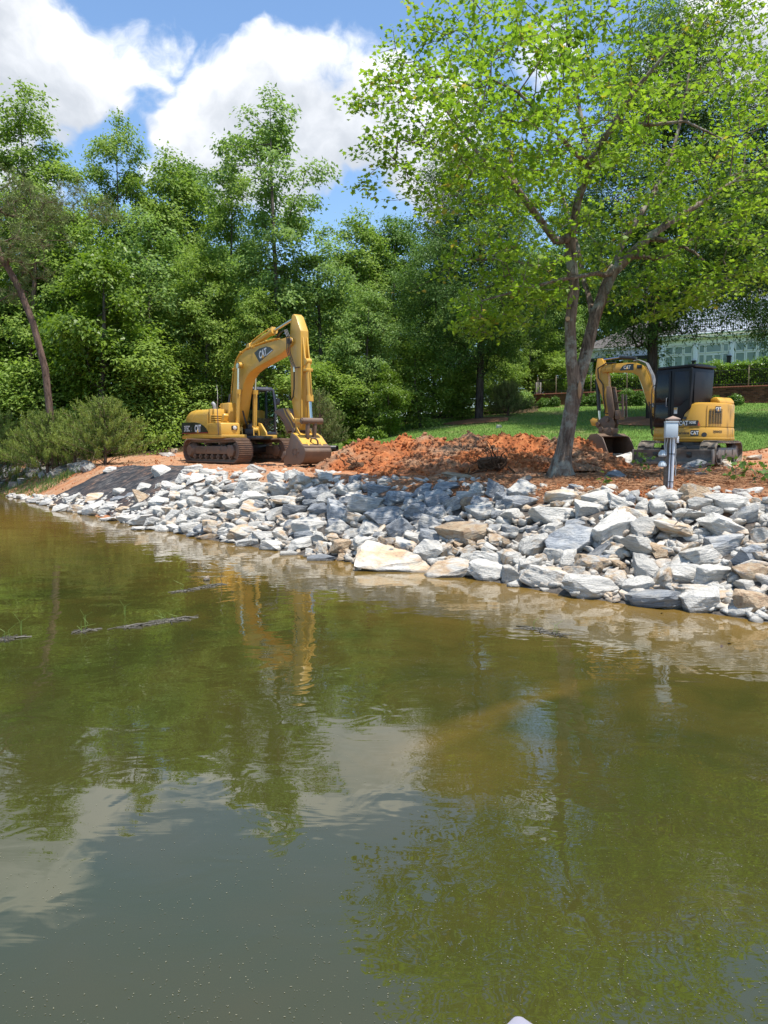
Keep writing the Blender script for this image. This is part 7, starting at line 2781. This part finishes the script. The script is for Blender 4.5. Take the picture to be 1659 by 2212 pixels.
for i, (px, py, w_, h_, D, lab) in enumerate([
    (1174, 889, 24, 17, 46.2, 'low spreading shrub at the left end of the brick wall'),
    (1198, 884, 16, 20, 45.8, 'smallest upright shrub by the brick wall, left of the maple trunk'),
    (1251, 874, 27, 28, 45.0, 'round clipped shrub just right of the maple trunk'),
    (1283.6, 873, 27, 27, 44.5, 'round clipped shrub left of the compact excavator stick'),
    (1355, 866, 33, 37, 43.2, 'largest round shrub, seen under the compact excavator boom'),
    (1382, 869, 22, 30, 42.9, 'round shrub half behind the compact excavator cab'),
    (1590, 860, 24, 22, 40.4, 'dark round shrub right of the compact excavator'),
    (1546, 853, 16, 18, 41.0, 'yellow green shrub tip just behind the cab rear')]):
    round_shrub(px, py, w_, h_, D, lab, seed=i, leaf=0.05)
round_shrub(820, 925, 24, 17, 37.0, 'small yellow green shrub on the lawn edge above the soil heap', 'shrubs along the wood edge', L_LIME, 20, 'garden_shrub', 0.07)
round_shrub(757, 938, 20, 9, 35.5, 'low pale green shrub on the lawn edge right of the pipe', 'shrubs along the wood edge', L_LIME, 21, 'garden_shrub', 0.07)
round_shrub(1128, 882, 44, 34, 46.5, 'wide light green shrub left of the brick wall end', 'shrubs along the wood edge', L_POPLAR, 22, 'garden_shrub', 0.08)
round_shrub(788, 930, 30, 30, 37.5, 'leafy green shrub at the wood edge between the two small ones', 'shrubs along the wood edge', L_GUM, 23, 'garden_shrub', 0.08)


def house():
    D0 = 54.0
    X0 = (1416 - 829.5) / 1659 * D0
    yaw = math.atan2(-.55, .84)
    u = Vector((math.cos(yaw), math.sin(yaw), 0))
    zb = 5.45
    org = Vector((X0, D0, zb))
    root = empty('white_house', org, yaw, 'white house with tall windows, double door and grey shingled roof above the wall', 'house')

    def S(cx):
        px = 1324.8 + .2014 * cx
        k = (px - 829.5) / 1659
        return (k * D0 - X0) / (u.x - u.y * k)

    ZC = 9.2 - zb                                                  # underside of the cornice
    w_ = MB()
    w_.box((7.5, 4.5, ZC / 2 - 0.4), (15, 9, ZC + 0.8))
    w_.box((7.5, 6.6, ZC + 1.9), (15, 4.8, 3.4))
    w_.build('wall', M_WPAINT, root)
    c_ = MB()
    c_.box((7.4, 4.4, ZC + 0.10), (15.5, 9.5, 0.22), bev=0.03)
    c_.box((7.4, 4.4, ZC + 0.27), (15.8, 9.8, 0.12), bev=0.03)
    c_.box((7.5, -0.035, ZC - 0.24), (15.05, 0.07, 0.26))
    c_.build('cornice', M_WPAINT, root)
    for a, b in ((455, 505), (810, 862), (1195, 1247), (1605, 1660), (2010, 2065)):
        p_ = MB()
        sa, sb = S(a), S(b)
        p_.box(((sa + sb) / 2, -0.06, ZC / 2 - 0.38), (sb - sa, 0.12, ZC - 0.0), bev=0.01)
        p_.box(((sa + sb) / 2, -0.125, ZC / 2 - 0.45), ((sb - sa) * 0.55, 0.014, ZC - 0.9), bev=0.005)
        p_.build('pilaster', M_WPAINT, root)
    ztop, ztr = ZC - 0.42, ZC - 1.02
    pw = 0.07

    def unit(name, sa, sb, z0, z1, par, lights=1, trim=True):
        f = MB()
        fr = 0.055
        f.box(((sa + sb) / 2, -0.045, z1 - fr / 2), (sb - sa, 0.05, fr)).box(((sa + sb) / 2, -0.045, z0 + fr / 2), (sb - sa, 0.05, fr))
        f.box((sa + fr / 2, -0.043, (z0 + z1) / 2), (fr, 0.05, z1 - z0)).box((sb - fr / 2, -0.043, (z0 + z1) / 2), (fr, 0.05, z1 - z0))
        o = f.build(name, M_WPAINT, par)
        g = MB()
        g.box(((sa + sb) / 2, -0.022, (z0 + z1) / 2), (sb - sa - 2 * fr + .02, 0.03, z1 - z0 - 2 * fr + .02))
        g.build('pane', M_PANE, o)
        return o
    for cols in ([510, 608, 708, 808], [1250, 1366, 1488, 1602], [1665, 1780, 1895, 2008]):
        for a, b in zip(cols[:-1], cols[1:]):
            sa, sb = S(a) + 0.03, S(b) - 0.03
            unit('transom_window', sa, sb, ztr + 0.04, ztop, root)
            unit('window', sa, sb, 0.35, ztr - 0.04, root)
    for a, b in ((866, 938), (1118, 1190)):
        unit('transom_window', S(a) + 0.02, S(b) - 0.02, ztr + 0.04, ztop, root)
        unit('side_light', S(a) + 0.02, S(b) - 0.02, 0.1, ztr - 0.04, root)
    unit('transom_window', S(942), S(1112), ztr + 0.04, ztop, root)
    for a, b in ((942, 1026), (1029, 1112)):
        d = unit('door', S(a), S(b), 0.02, ztr - 0.08, root)
        h = MB()
        xx = S(b) - 0.1 if a < 1000 else S(a) + 0.1
        h.cyl((xx, -0.07, 1.05), (xx, -0.07, 1.2), 0.015, n=8)
        h.build('handle', M_IRON, d)
    for cx, z in ((828, 1.55), (1197, 1.75)):
        l = MB()
        s = S(cx)
        l.box((s, -0.22, z + 0.35), (0.24, 0.20, 0.62), bev=0.02).box((s, -0.22, z + 0.70), (0.30, 0.26, 0.08), bev=0.02).box((s, -0.12, z + 0.5), (0.08, 0.1, 0.1)).box((s, -0.22, z + 0.02), (0.20, 0.18, 0.06))
        l.build('wall_lantern', M_IRON, root)
    rail = MB()
    rail.box((7.5, -0.15, ZC + 1.20), (15, 0.05, 0.05)).box((7.5, -0.15, ZC + 0.42), (15, 0.04, 0.04))
    rl = rail.build('balcony_railing', M_IRON, root)
    bm = MB()
    bm.box((0, 0, 0.40), (0.022, 0.022, 0.76))
    bme = bm.mesh('baluster'); bme.materials.append(M_IRON)
    for i in range(110):
        link('baluster', bme, rl, loc=(0.1 + i * 0.135, -0.15, ZC + 0.40))
    # left wing with its porch
    g = MB()
    g.box((-2.6, 4.6, 1.2), (4.6, 5.0, 3.2))
    g.build('wing_wall', M_WPAINT, root)
    bm_ = MB()
    bm_.box((-2.65, 0.35, ZC - 0.62), (5.3, 0.30, 0.55), bev=0.02)
    bm_.box((-2.75, 0.30, ZC - 0.26), (5.8, 0.62, 0.16), bev=0.03)
    bm_.build('porch_beam', M_WPAINT, root)
    for xx in (-4.9, -2.4):
        cl = MB()
        cl.box((xx, 0.35, 1.05), (0.30, 0.30, 3.6), bev=0.02).box((xx, 0.35, ZC - 0.95), (0.40, 0.40, 0.12), bev=0.02)
        cl.build('porch_column', M_WPAINT, root)
    r = MB()
    ev = [(-5.8, -0.1, ZC - 0.17), (0.05, -0.1, ZC - 0.17), (0.05, 7.6, ZC - 0.17), (-5.8, 7.6, ZC - 0.17)]
    A = [r.bm.verts.new(p) for p in ev]
    R0, R1 = r.bm.verts.new((-2.2, 3.7, ZC + 2.0)), r.bm.verts.new((0.05, 3.7, ZC + 2.0))
    r.bm.faces.new((A[0], A[1], R1, R0)); r.bm.faces.new((A[1], A[2], R1)); r.bm.faces.new((A[2], A[3], R0, R1)); r.bm.faces.new((A[3], A[0], R0)); r.bm.faces.new((A[3], A[2], A[1], A[0]))
    ro = r.build('roof', M_ROOF, root)
    sh = MB()
    for k in range(1, 20):
        f = k / 20
        y = -0.1 + 3.8 * f; z = ZC - 0.17 + 2.17 * f
        xa = -5.8 + 3.6 * f
        sh.box(((xa + 0.05) / 2, y, z + 0.006), (0.05 - xa, 0.05, 0.022), rot=(0.52, 0, 0))
        sh.box((xa, (y + (7.6 - 3.9 * f)) / 2, z + 0.006), (0.05, max((7.6 - 3.9 * f) - y, 0.1), 0.022), rot=(0, -0.54, 0))
    s_ = sh.build('shingle_course', M_ROOF, ro)
    s_['kind'] = 'stuff'
    aw = MB()
    aw.prism([(-0.9, ZC - 0.98), (0.25, ZC - 0.88), (0.25, ZC - 0.93), (-0.9, ZC - 1.04)], -4.6, -0.4, axis='x')
    aw.box((-2.5, -0.88, ZC - 1.12), (4.2, 0.03, 0.2))
    aw.build('awning', M_IRON, root)
    br = MB()
    br.box((-2.6, 2.05, 0.4), (4.58, 0.06, 1.6))
    br.build('brick_panel', M_BRICK, root)
    mr = MB()
    mr.prism([(7.0 - 0.2 - 7, ZC + 3.6), (15.2, ZC + 3.6), (15.2, ZC + 3.75), (10, ZC + 6.0), (4.0, ZC + 6.0), (-0.2, ZC + 3.75)], 4.0, 9.3)
    mr.build('main_roof', M_ROOF, root)


house()

# ================================================================ utility post
M_TIMBER = flat_mat('weathered_timber', (0.155, 0.135, 0.11), 0.85, 0.35, 18.0, 0.4)
M_PVC = flat_mat('grey_pvc', (0.60, 0.63, 0.66), 0.4, 0.05)
M_PVCD = flat_mat('dull_grey_conduit', (0.30, 0.31, 0.31), 0.5, 0.1)
M_BOX = flat_mat('pale_blue_grey_box', (0.46, 0.52, 0.55), 0.45, 0.04)
M_CAP = flat_mat('brown_post_cap', (0.26, 0.185, 0.15), 0.6, 0.15)


def utility_post():
    b = on_ground(1442, 1058)
    k = b.y / 129.6 / 12.8 * 0.00107 * 1000 * 129.6 / 1000 * 12.8 / 1.0
    s = b.y / 12.8
    root = empty('utility_post', b, math.radians(-8), 'timber utility post with grey electrical box, white conduits and brown cap', 'utility post')
    root.scale = (s, s, s)
    U = 0.00107
    X = lambda cx: (cx - 470) * U
    Z = lambda cy: (1215 - cy) * U
    m = MB()
    m.box((X(485), 0.04, 0.53), (0.145, 0.10, 1.25), bev=0.006)
    m.build('timber_post', M_TIMBER, root)
    c = MB()
    c.box((X(522), 0.03, Z(158)), (0.17, 0.17, 0.06), bev=0.005)
    c.box((X(522), 0.03, Z(128)), (0.205, 0.205, 0.018), bev=0.004)
    ap = Vector((X(522), 0.03, Z(72)))
    hw = 0.104
    base = [Vector((X(522) + a * hw, 0.03 + q * hw, Z(120))) for a, q in ((-1, -1), (1, -1), (1, 1), (-1, 1))]
    V = [c.bm.verts.new(p) for p in base]
    vt = c.bm.verts.new(ap)
    for i in range(4): c.bm.faces.new((V[i], V[(i + 1) % 4], vt))
    c.bm.faces.new(list(reversed(V)))
    c.build('post_cap', M_CAP, root)
    bx = MB()
    bx.box((X(478), -0.075, Z(290)), (0.200, 0.125, 0.265), bev=0.008)
    bx.box((X(478), -0.078, Z(172)), (0.208, 0.138, 0.020), bev=0.004)
    bo = bx.build('electrical_box', M_BOX, root)
    ld = MB()
    ld.box((X(478), -0.139, Z(300)), (0.186, 0.006, 0.225), bev=0.002)
    ld.build('box_cover', M_BOX, bo)
    lt = MB()
    lt.box((X(490), -0.141, Z(408)), (0.025, 0.02, 0.02))
    lt.build('latch', M_PVCD, bo)
    for x0, r in ((480, 0.013), (524, 0.0235)):
        p = MB()
        p.tube([(X(x0 + 6), -0.05 if r > .02 else -0.035, Z(415)), (X(x0), -0.05 if r > .02 else -0.035, Z(800)), (X(x0 - 6), -0.05 if r > .02 else -0.035, Z(1225))], r, 12)
        co = p.build('conduit', M_PVC, root)
        for cy in (660, 1090):
            st = MB()
            st.box((X(x0), -0.05 if r > .02 else -0.038, Z(cy)), (r * 2.3, r * 2.2, 0.012))
            st.build('strap', M_HOSE, co)
    for pts, r in (([(398, 415), (398, 470), (394, 540), (400, 590), (412, 620)], 0.010), ([(440, 415), (436, 460), (420, 520), (418, 590), (425, 640)], 0.011), ([(560, 500), (565, 640), (560, 720), (572, 800), (570, 1000)], 0.008)):
        p = MB()
        p.tube([(X(a), -0.045, Z(q)) for a, q in pts], r, 8)
        p.build('flexible_conduit', M_PVCD, root)
    ot = MB()
    ot.box((X(592), 0.01, Z(440)), (0.035, 0.075, 0.11), bev=0.006)
    o_ = ot.build('outlet_box', M_PVC, root)
    for q in range(4):
        r_ = MB()
        r_.box((X(600), 0.01, Z(400 + q * 26)), (0.03, 0.06, 0.014), bev=0.003)
        r_.build('outlet_rib', M_PVC, o_)
    for cy in (650, 815):
        l = MB()
        l.lathe([(0.012, 0.05), (0.03, 0.048), (0.062, 0.012), (0.070, -0.03), (0.058, -0.052), (0.02, -0.056)], (X(372), -0.03, Z(cy)), 'z', 18)
        l.box((X(405), -0.01, Z(cy + 20)), (0.06, 0.03, 0.03), bev=0.005)
        lm = l.build('shade_light', M_BOX, root)
        sl = MB()
        for a in (-0.6, 0.0, 0.6):
            sl.box((X(372) + 0.064 * math.sin(a), -0.03 - 0.064 * math.cos(a), Z(cy) + 0.005), (0.004, 0.008, 0.07), rot=(-0.25, 0, a))
        q_ = sl.build('seam', M_PVCD, lm)
    cb = MB()
    cb.tube([(X(345), -0.03, Z(875)), (X(342), -0.04, Z(960)), (X(332), -0.06, Z(1020)), (X(350), -0.08, Z(1060)), (X(385), -0.06, Z(1085)), (X(360), -0.05, Z(1040)), (X(335), -0.05, Z(1015))], 0.004, 6)
    cb.build('loose_cable', M_HOSE, root)


utility_post()

# ---------------------------------------------------------------- drainage pipe
p0, p1 = at(668, 949, 33.5), at(729, 943.5, 33.5)
zp = gz(p1.x, 33.5) + 0.12
pm = MB()
n_ = 22
v0 = Vector((p0.x, 33.9, zp)); v1 = Vector((p1.x, 33.3, zp))
dpx = (v1 - v0).normalized()
q_ = dpx.to_track_quat('Z', 'Y').to_matrix()
ringf = lambda c, r: [c + q_ @ Vector((math.cos(2 * PI * i / n_) * r, math.sin(2 * PI * i / n_) * r, 0)) for i in range(n_)]
rings = []
L_ = (v1 - v0).length
for i in range(60):
    f = i / 59
    rings.append(ringf(v0 + dpx * L_ * f, 0.125 + 0.006 * (1 if i % 2 else -1)))
rings += [ringf(v1, 0.105), ringf(v1 - dpx * 0.5, 0.10)]
pm.loft(rings, True)
tag(pm.build('drain_pipe', paint_mat('black_plastic_pipe', (0.02, 0.02, 0.022), 0.4, 0.3)), 'black corrugated drain pipe lying on the lawn right of the large bucket', 'pipe')


# ---------------------------------------------------------------- root balls and litter
M_ROOT = paint_mat('earthy_roots', (0.085, 0.048, 0.028), 0.85, 0.8, (0.20, 0.11, 0.06), 6.0, 0.15)


def root_ball(px, py, D, r, label, seed, n=26):
    rg = np.random.default_rng(seed)
    p = at(px, py, D)
    z = gz(p.x, D)
    root = empty('root_ball', (p.x, D, z), 0, label, 'stump')
    core = rock_mesh(400 + seed)
    core = core.copy()
    core.materials.clear()
    core.materials.append(M_ROOT)
    link('soil_clump', core, root, loc=(0, 0.1, r * 0.45), scale=(r * 1.6, r * 1.2, r * 1.1))
    for i in range(n):
        m = MB()
        a = rg.uniform(0, 2 * PI)
        q = Vector((rg.normal(0, r * .45), rg.normal(-0.1, r * .3), r * rg.uniform(.1, .8)))
        pts = [q]
        d = Vector((math.cos(a), math.sin(a) * .6, rg.normal(0.1, .4)))
        for k in range(5):
            d = (d + Vector(rg.normal(0, .55, 3))).normalized()
            q = q + d * r * 0.28
            q.z = max(q.z, 0.02)
            pts.append(q)
        m.tube(pts, rg.uniform(.010, .028), 6, taper=0.3)
        m.build('root', M_ROOT, root)
    return root


root_ball(1062, 996, 18.9, .46, 'tangled brown root ball at the foot of the soil heap left of the maple', 1, 34)
root_ball(768, 972, 21.2, .30, 'dark root clump at the left end of the soil heap', 2, 16)


def clods():
    rg = np.random.default_rng(12)
    V, Fc, off = [], [], 0
    chip = []
    for me in CHIPS:
        me.calc_loop_triangles()
        chip.append((np.array([q.co for q in me.vertices]), np.array([t.vertices for t in me.loop_triangles])))
    X, Y, H, Z = PILE
    cand = np.argwhere(H > 0.05)
    pts = []
    for i in range(2600):
        k = cand[rg.integers(0, len(cand))]
        pts.append((X[tuple(k)], Y[tuple(k)], Z[tuple(k)], rg.uniform(.025, .10) * (1 if rg.random() < .9 else 1.7)))
    for i in range(4200):
        px, py = rg.uniform(60, 1659), rg.uniform(968, 1075)
        p = on_ground(px, py)
        if shore_dist(np.array([p.x]), np.array([p.y]))[0] > (0.15 if px < 215 else BANK_W * 0.9):
            pts.append((p.x, p.y, p.z + 0.01, rg.uniform(.02, .07)))
    for x, y, z, s in pts:
        v, f = chip[int(rg.integers(0, len(chip)))]
        R = np.array(Euler(rg.uniform(0, 6, 3)).to_matrix())
        V.append((v * s * np.array([1.2, 1, .8])) @ R.T + np.array([x, y, z + s * .15])); Fc.append(f + off); off += len(v)
    me = np_mesh('soil_clods', np.concatenate(V), np.concatenate(Fc))
    tag(link('soil_clods', me, mat=M_PILE), 'crumbled clods of red clay on the heap and the worked ground', kind='stuff')


clods()

# flat dark slabs of old fabric, bark and boards left in the churned strip
for i, (px, py, w_, h_, c, lab) in enumerate([
    (1720, 1788, 120, 26, 'n', 'torn tan sacking lying flat in the churned soil left of the maple'),
    (1650, 1850, 60, 22, 'd', 'flat dark stone in the churned soil behind the crest'),
    (1800, 1838, 50, 18, 'g', 'small grey flat stone in the straw left of the maple trunk'),
    (2285, 1716, 120, 40, 'g', 'broken grey slab lying under the compact bucket'),
    (2330, 1738, 130, 36, 'w', 'pale broken slab lying left of the blade'),
    (2240, 1745, 90, 26, 'g', 'grey flat slab at the right foot of the soil heap'),
    (2360, 1706, 90, 28, 'n', 'brown slab lying between the compact bucket and the blade'),
    (2155, 1830, 44, 30, 'd', 'dark flap of root at the right foot of the maple trunk')]):
    loose(px, py, w_, h_, c, lab, cat='slab' if i else 'sacking')


# ---------------------------------------------------------------- old riprap, stalks and grass at the far left
def old_bank():
    rg2 = np.random.default_rng(31)
    spots = []
    for i in range(110):
        px = rg2.uniform(-20, 195)
        py = rg2.uniform(1002, 1048 - 0.16 * px + (10 if px < 60 else 0))
        spots.append((px, py))
    n = 0
    spots.sort(key=lambda q: q[1])
    for px, py in spots:
        p = on_ground(px, py)
        if shore_dist(np.array([p.x]), np.array([p.y]))[0] < 0.1: continue
        o = bpy.data.objects.new('old_riprap_stone', STONES[int(rg2.integers(0, len(STONES)))])
        s = rg2.uniform(0.25, 0.62)
        o.scale = (s, s * 0.8, s * 0.6)
        o.rotation_euler = rg2.uniform(-.4, .4, 3) + np.array([0, 0, rg2.uniform(0, 6)])
        o.location = (p.x, p.y, p.z + s * 0.12)
        o.color = (0.3 + rg2.normal(0, .1), 0.4, 0.52 + rg2.normal(0, .07), 1)
        COL.objects.link(o)
        tag(o, 'small weathered grey stone of the old riprap left of the geotextile', 'stone', 'old riprap stones')
    spots = [(30, 1040, .9), (60, 1048, .8), (95, 1046, .7), (120, 1040, .6), (10, 1050, .9), (150, 1028, .4), (80, 1030, .7)]
    blades('bank_grass', 1000, tuft_place(spots, 0.75), (0.10, 0.32), 0.014, 0.9, M_WEED, 'rough grass and weeds among the old riprap', seed=6, tint=(0.2, 1))
    blades('bank_grass', 500, tuft_place([(20, 1056, .8), (60, 1060, .5), (100, 1058, .5)], 0.8), (0.10, 0.25), 0.012, 0.9, M_WEED, 'low weeds along the far left waterline', seed=7)
    rg3 = np.random.default_rng(8)
    m = MB()
    for i in range(70):
        px, py = rg3.uniform(20, 205), rg3.uniform(1000, 1022)
        p = on_ground(px, py)
        h = rg3.uniform(0.3, 0.9)
        a = rg3.uniform(0, 6.28)
        l = rg3.uniform(0.1, .7) * h
        m.tube([p, p + Vector((math.cos(a) * l * .4, math.sin(a) * l * .4, h * .6)), p + Vector((math.cos(a) * l, math.sin(a) * l, h))], 0.007, 4, taper=.4)
    tag(m.build('dry_stalks', paint_mat('dry_straw_stalk', (0.36, 0.26, 0.16), .8, .2)), 'bare dry weed stalks above the old riprap', kind='stuff')


old_bank()


# ---------------------------------------------------------------- leafy sprigs lying on the straw
def sprig(px, py, length, n_leaf, label, seed, rz=0.0, lift=0.35, group=None):
    rg2 = np.random.default_rng(500 + seed)
    p = on_ground(px, py)
    root = empty('cut_sprig', p, rz, label, 'sprig', group)
    m = MB()
    pts = [Vector((0, 0, 0.02)), Vector((length * .35, 0.02, lift * .5)), Vector((length * .7, -0.03, lift * .8)), Vector((length, 0.02, lift))]
    m.tube(pts, 0.006, 6, taper=.4)
    ends = []
    for i in range(5):
        f = .25 + .15 * i
        a = pts[0].lerp(pts[3], f) + Vector((0, 0, lift * .12))
        e = a + Vector((rg2.normal(.05, .08), rg2.normal(0, .14), rg2.uniform(.0, .16)))
        m.tube([a, e], 0.003, 5)
        ends += [e, a.lerp(e, .6)]
    m.build('stem', B_WOOD, root)
    T = np.array([tuple(q) for q in ends + pts[1:]])
    c, nrm, tip, sz, tint = cluster_leaves(T, max(1, n_leaf // len(T)), 0.045, 0.10, rg2, .7, .9, .3)
    lm = []
    for tv in (.3, .7):
        q = leaf_mesh('leaf', np.zeros((1, 3)), np.array([[0, 0, 1.]]), np.array([[0, 1., 0]]), np.array([1.0]), MAPLE_SHAPE, np.array([tv]))
        q.materials.append(L_BOX)
        lm.append(q)
    fn, ft, fs = frames(nrm, tip)
    for i in range(len(c)):
        M = Matrix((fs[i], ft[i], fn[i])).transposed()
        link('leaf', lm[i % 2], root, loc=c[i], rot=M.to_euler(), scale=(sz[i],) * 3)
    return root


GS = 'leafy sprigs on the straw'
sprig(1560, 1046, 0.55, 34, 'fallen leafy branch on the straw right of the post, its twigs to the right', 1, 0.1, .28, GS)
sprig(1612, 1052, 0.6, 34, 'fallen leafy branch at the right edge of the straw bed', 2, .3, .3, GS)
sprig(1590, 1030, 0.35, 22, 'upright leafy sprig behind the fallen branches', 3, 1.2, .4, GS)
sprig(1520, 1030, 0.22, 14, 'little sprig right of the post by the mossy stone', 4, .8, .25, GS)
sprig(1366, 1014, 0.25, 14, 'little sprig in front of the left end of the blade', 5, .4, .3, GS)
sprig(1386, 1018, 0.25, 18, 'leafy sprig in front of the blade left of the post', 6, 1.4, .36, GS)
sprig(1412, 1020, 0.25, 16, 'leafy sprig in front of the blade nearest the post', 7, 2.0, .30, GS)
sprig(1640, 1040, 0.3, 20, 'leafy sprig standing at the right edge of the picture', 8, 2.4, .38, GS)
sprig(1296, 1052, 0.2, 10, 'tiny green sprig on the straw before the maple', 9, .6, .1, GS)
# thin stick on the riprap
sm = MB()
a, b = on_ground(1455, 1186), on_ground(1512, 1166)
sm.tube([a + Vector((0, 0, .34)), a.lerp(b, .5) + Vector((0, 0, .46)), b + Vector((0, 0, .42))], 0.006, 6)
tag(sm.build('dead_stick', B_WOOD), 'thin dead stick lying across the riprap in front of the post', 'stick')


# ---------------------------------------------------------------- things in the water
def weed_raft(px0, py0, px1, py1, wdt, n, label, seed):
    rg2 = np.random.default_rng(700 + seed)
    a, b = at_z(px0, py0), at_z(px1, py1)
    root = empty('weed_raft', a.lerp(b, .5), 0, label, 'floating weed')
    o = a.lerp(b, .5)
    m = MB()
    for i in range(n):
        f = rg2.random()
        c = a.lerp(b, f) - o + Vector((rg2.normal(0, .03), rg2.normal(0, wdt * (0.35 + .65 * math.sin(PI * f))), 0))
        an = rg2.normal(math.atan2(b.y - a.y, b.x - a.x), .7)
        L = rg2.uniform(.04, .16)
        d = Vector((math.cos(an) * L, math.sin(an) * L, 0))
        z = rg2.uniform(.002, .022)
        m.tube([c - d + Vector((0, 0, .002)), c + Vector((0, 0, z)), c + d + Vector((0, 0, .002))], rg2.uniform(.003, .008), 4)
    q = m.build('matted_stems', paint_mat('wet_dead_weed', (0.045, 0.038, 0.024), .55, .5, (.10, .09, .04), 20), root)
    q['kind'] = 'stuff'
    g = MB()
    for i in range(4):
        c = a.lerp(b, rg2.uniform(.1, .9)) - o
        h = rg2.uniform(.06, .17)
        g.tube([c, c + Vector((rg2.normal(0, .02), 0, h * .6)), c + Vector((rg2.normal(0, .07), 0, h))], .003, 4, taper=.4)
    q = g.build('green_shoots', M_SHOOT, root)
    q['kind'] = 'stuff'
    return root


def shoot_mat():
    m, t = new_mat('green_reed_shoot')
    t.out(t.bsdf((0.16, 0.24, 0.045), .6))
    return m


M_SHOOT = shoot_mat()
weed_raft(380, 1280, 478, 1262, .022, 70, 'dark floating weed mat with a pale stone tip, upper one left of the middle', 1)
weed_raft(268, 1357, 418, 1333, .024, 90, 'long dark floating weed mat in the left water, lower one', 2)
weed_raft(0, 1384, 26, 1378, .02, 36, 'small dark weed mat at the left edge of the water', 3)
weed_raft(172, 1366, 192, 1362, .012, 16, 'tiny weed clump between the two left weed mats', 4)
weed_raft(1390, 1300, 1610, 1322, .10, 150, 'thin brown leaf scum drifting along the riprap at the right', 5)
weed_raft(1140, 1357, 1210, 1372, .03, 30, 'thin drifting scum line off the middle of the riprap', 6)
o = loose(773, 2172, 26, 20, 't', 'pale stone tip rising out of the upper weed mat')


def reed(px, py, h, label, seed):
    rg2 = np.random.default_rng(900 + seed)
    b = at_z(px, py)
    root = empty('water_reed', b, 0, label, 'reed')
    for i in range(3):
        m = MB()
        s = (-1, 1, .3)[i]
        m.tube([(0, 0, -.02), (.01 * s, 0, h * .6), (.05 * s * (1 + rg2.random()), 0, h * (1 - .18 * i))], .0022, 5, taper=.4)
        m.build('blade', M_SHOOT, root)


reed(46, 1372, .26, 'thin green reed standing in the left water', 1)
reed(184, 1352, .20, 'short reed beside the tiny weed clump', 3)
reed(270, 1330, .20, 'short reed above the long weed mat', 4)


def dead_leaf(px, py, label, seed):
    rg2 = np.random.default_rng(950 + seed)
    b = at_z(px, py)
    root = empty('dead_leaf', b + Vector((0, 0, .01)), rg2.uniform(0, 6), label, 'leaf')
    q = leaf_mesh('leaf_blade', np.zeros((1, 3)), np.array([[.3, .3, 1.]]), np.array([[.5, 1., .6]]), np.array([.085]), MAPLE_SHAPE, np.array([.5]), curl=.5)
    link('leaf_blade', q, root, paint_mat('rotten_leaf', (.07, .04, .035), .5, .3))
    return root


dead_leaf(1556, 1397, 'dark dead leaf afloat near the right edge, the left one', 1)
dead_leaf(1579, 1391, 'dark curled dead leaf afloat near the right edge, the right one', 2)
dead_leaf(1432, 1325, 'dark dead leaf with the scum by the riprap', 3)


def specks():
    rg2 = np.random.default_rng(55)
    n = 3600
    px, py = rg2.uniform(-20, 1680, n), 1330 + 900 * rg2.random(n) ** 0.75
    k = rg2.random(n) < np.clip((py - 1280) / 500, .1, 1) * np.clip(0.75 + 1.3 * fbm(px / 170, py / 90, oct=3, seed=91), 0.08, 1)
    px, py = px[k], py[k]
    n = len(px)
    c = np.array([tuple(at_z(a, b_)) for a, b_ in zip(px, py)])
    c[:, 2] = .0025
    s = rg2.uniform(.0013, .0036, n)[:, None]
    a = rg2.uniform(0, 6.28, n)
    d = np.stack([np.cos(a), np.sin(a), 0 * a], -1) * s * rg2.uniform(.8, 1.8, (n, 1))
    e = np.stack([-np.sin(a), np.cos(a), 0 * a], -1) * s * .7
    V = np.stack([c - d - e * .5, c - d * .2 + e, c + d, c - e], 1).reshape(-1, 3)
    me = np_mesh('pollen_specks', V, np.arange(4 * n).reshape(-1, 4), attrs={'tint': ('FACE', rg2.random(n))})
    m, t = new_mat('pollen_speck')
    t.out(t.bsdf(t.mix(t.attr('tint'), (.06, .06, .04), (.20, .19, .12)), .8))
    tag(link('pollen_specks', me, mat=m), 'pale specks of pollen and catkin bits floating on the water', kind='stuff')


specks()


# ---------------------------------------------------------------- the bow of the boat the picture was taken from
def boat_bow():
    tipw = at(1120, 2184, 2.55)
    z = tipw.z
    root = empty('boat_bow', (tipw.x, tipw.y, z), 0, 'rounded grey plastic bow tip at the bottom edge', 'boat')
    m = MB()
    rings = []
    for i in range(14):
        f = i / 13
        y = -f * 1.3
        w_ = 0.02 + 0.34 * f ** 0.5
        h_ = 0.010 + 0.12 * f ** 0.6
        ring = []
        for k in range(20):
            a = 2 * PI * k / 20
            ring.append((w_ * math.cos(a), y, -0.05 * f - 0.03 + h_ * math.sin(a) * (1 if math.sin(a) > 0 else 3.0)))
        rings.append(ring)
    m.loft(rings)
    m.build('hull', flat_mat('grey_boat_plastic', (.30, .29, .34), .35, .08), root)
    t = MB()
    t.lathe([(0, .0), (.02, .0), (.02, .012), (.0, .016)], (-0.03, -.12, -.01), 'z', 12)
    t.build('drain_plug', M_GREY, root)


boat_bow()
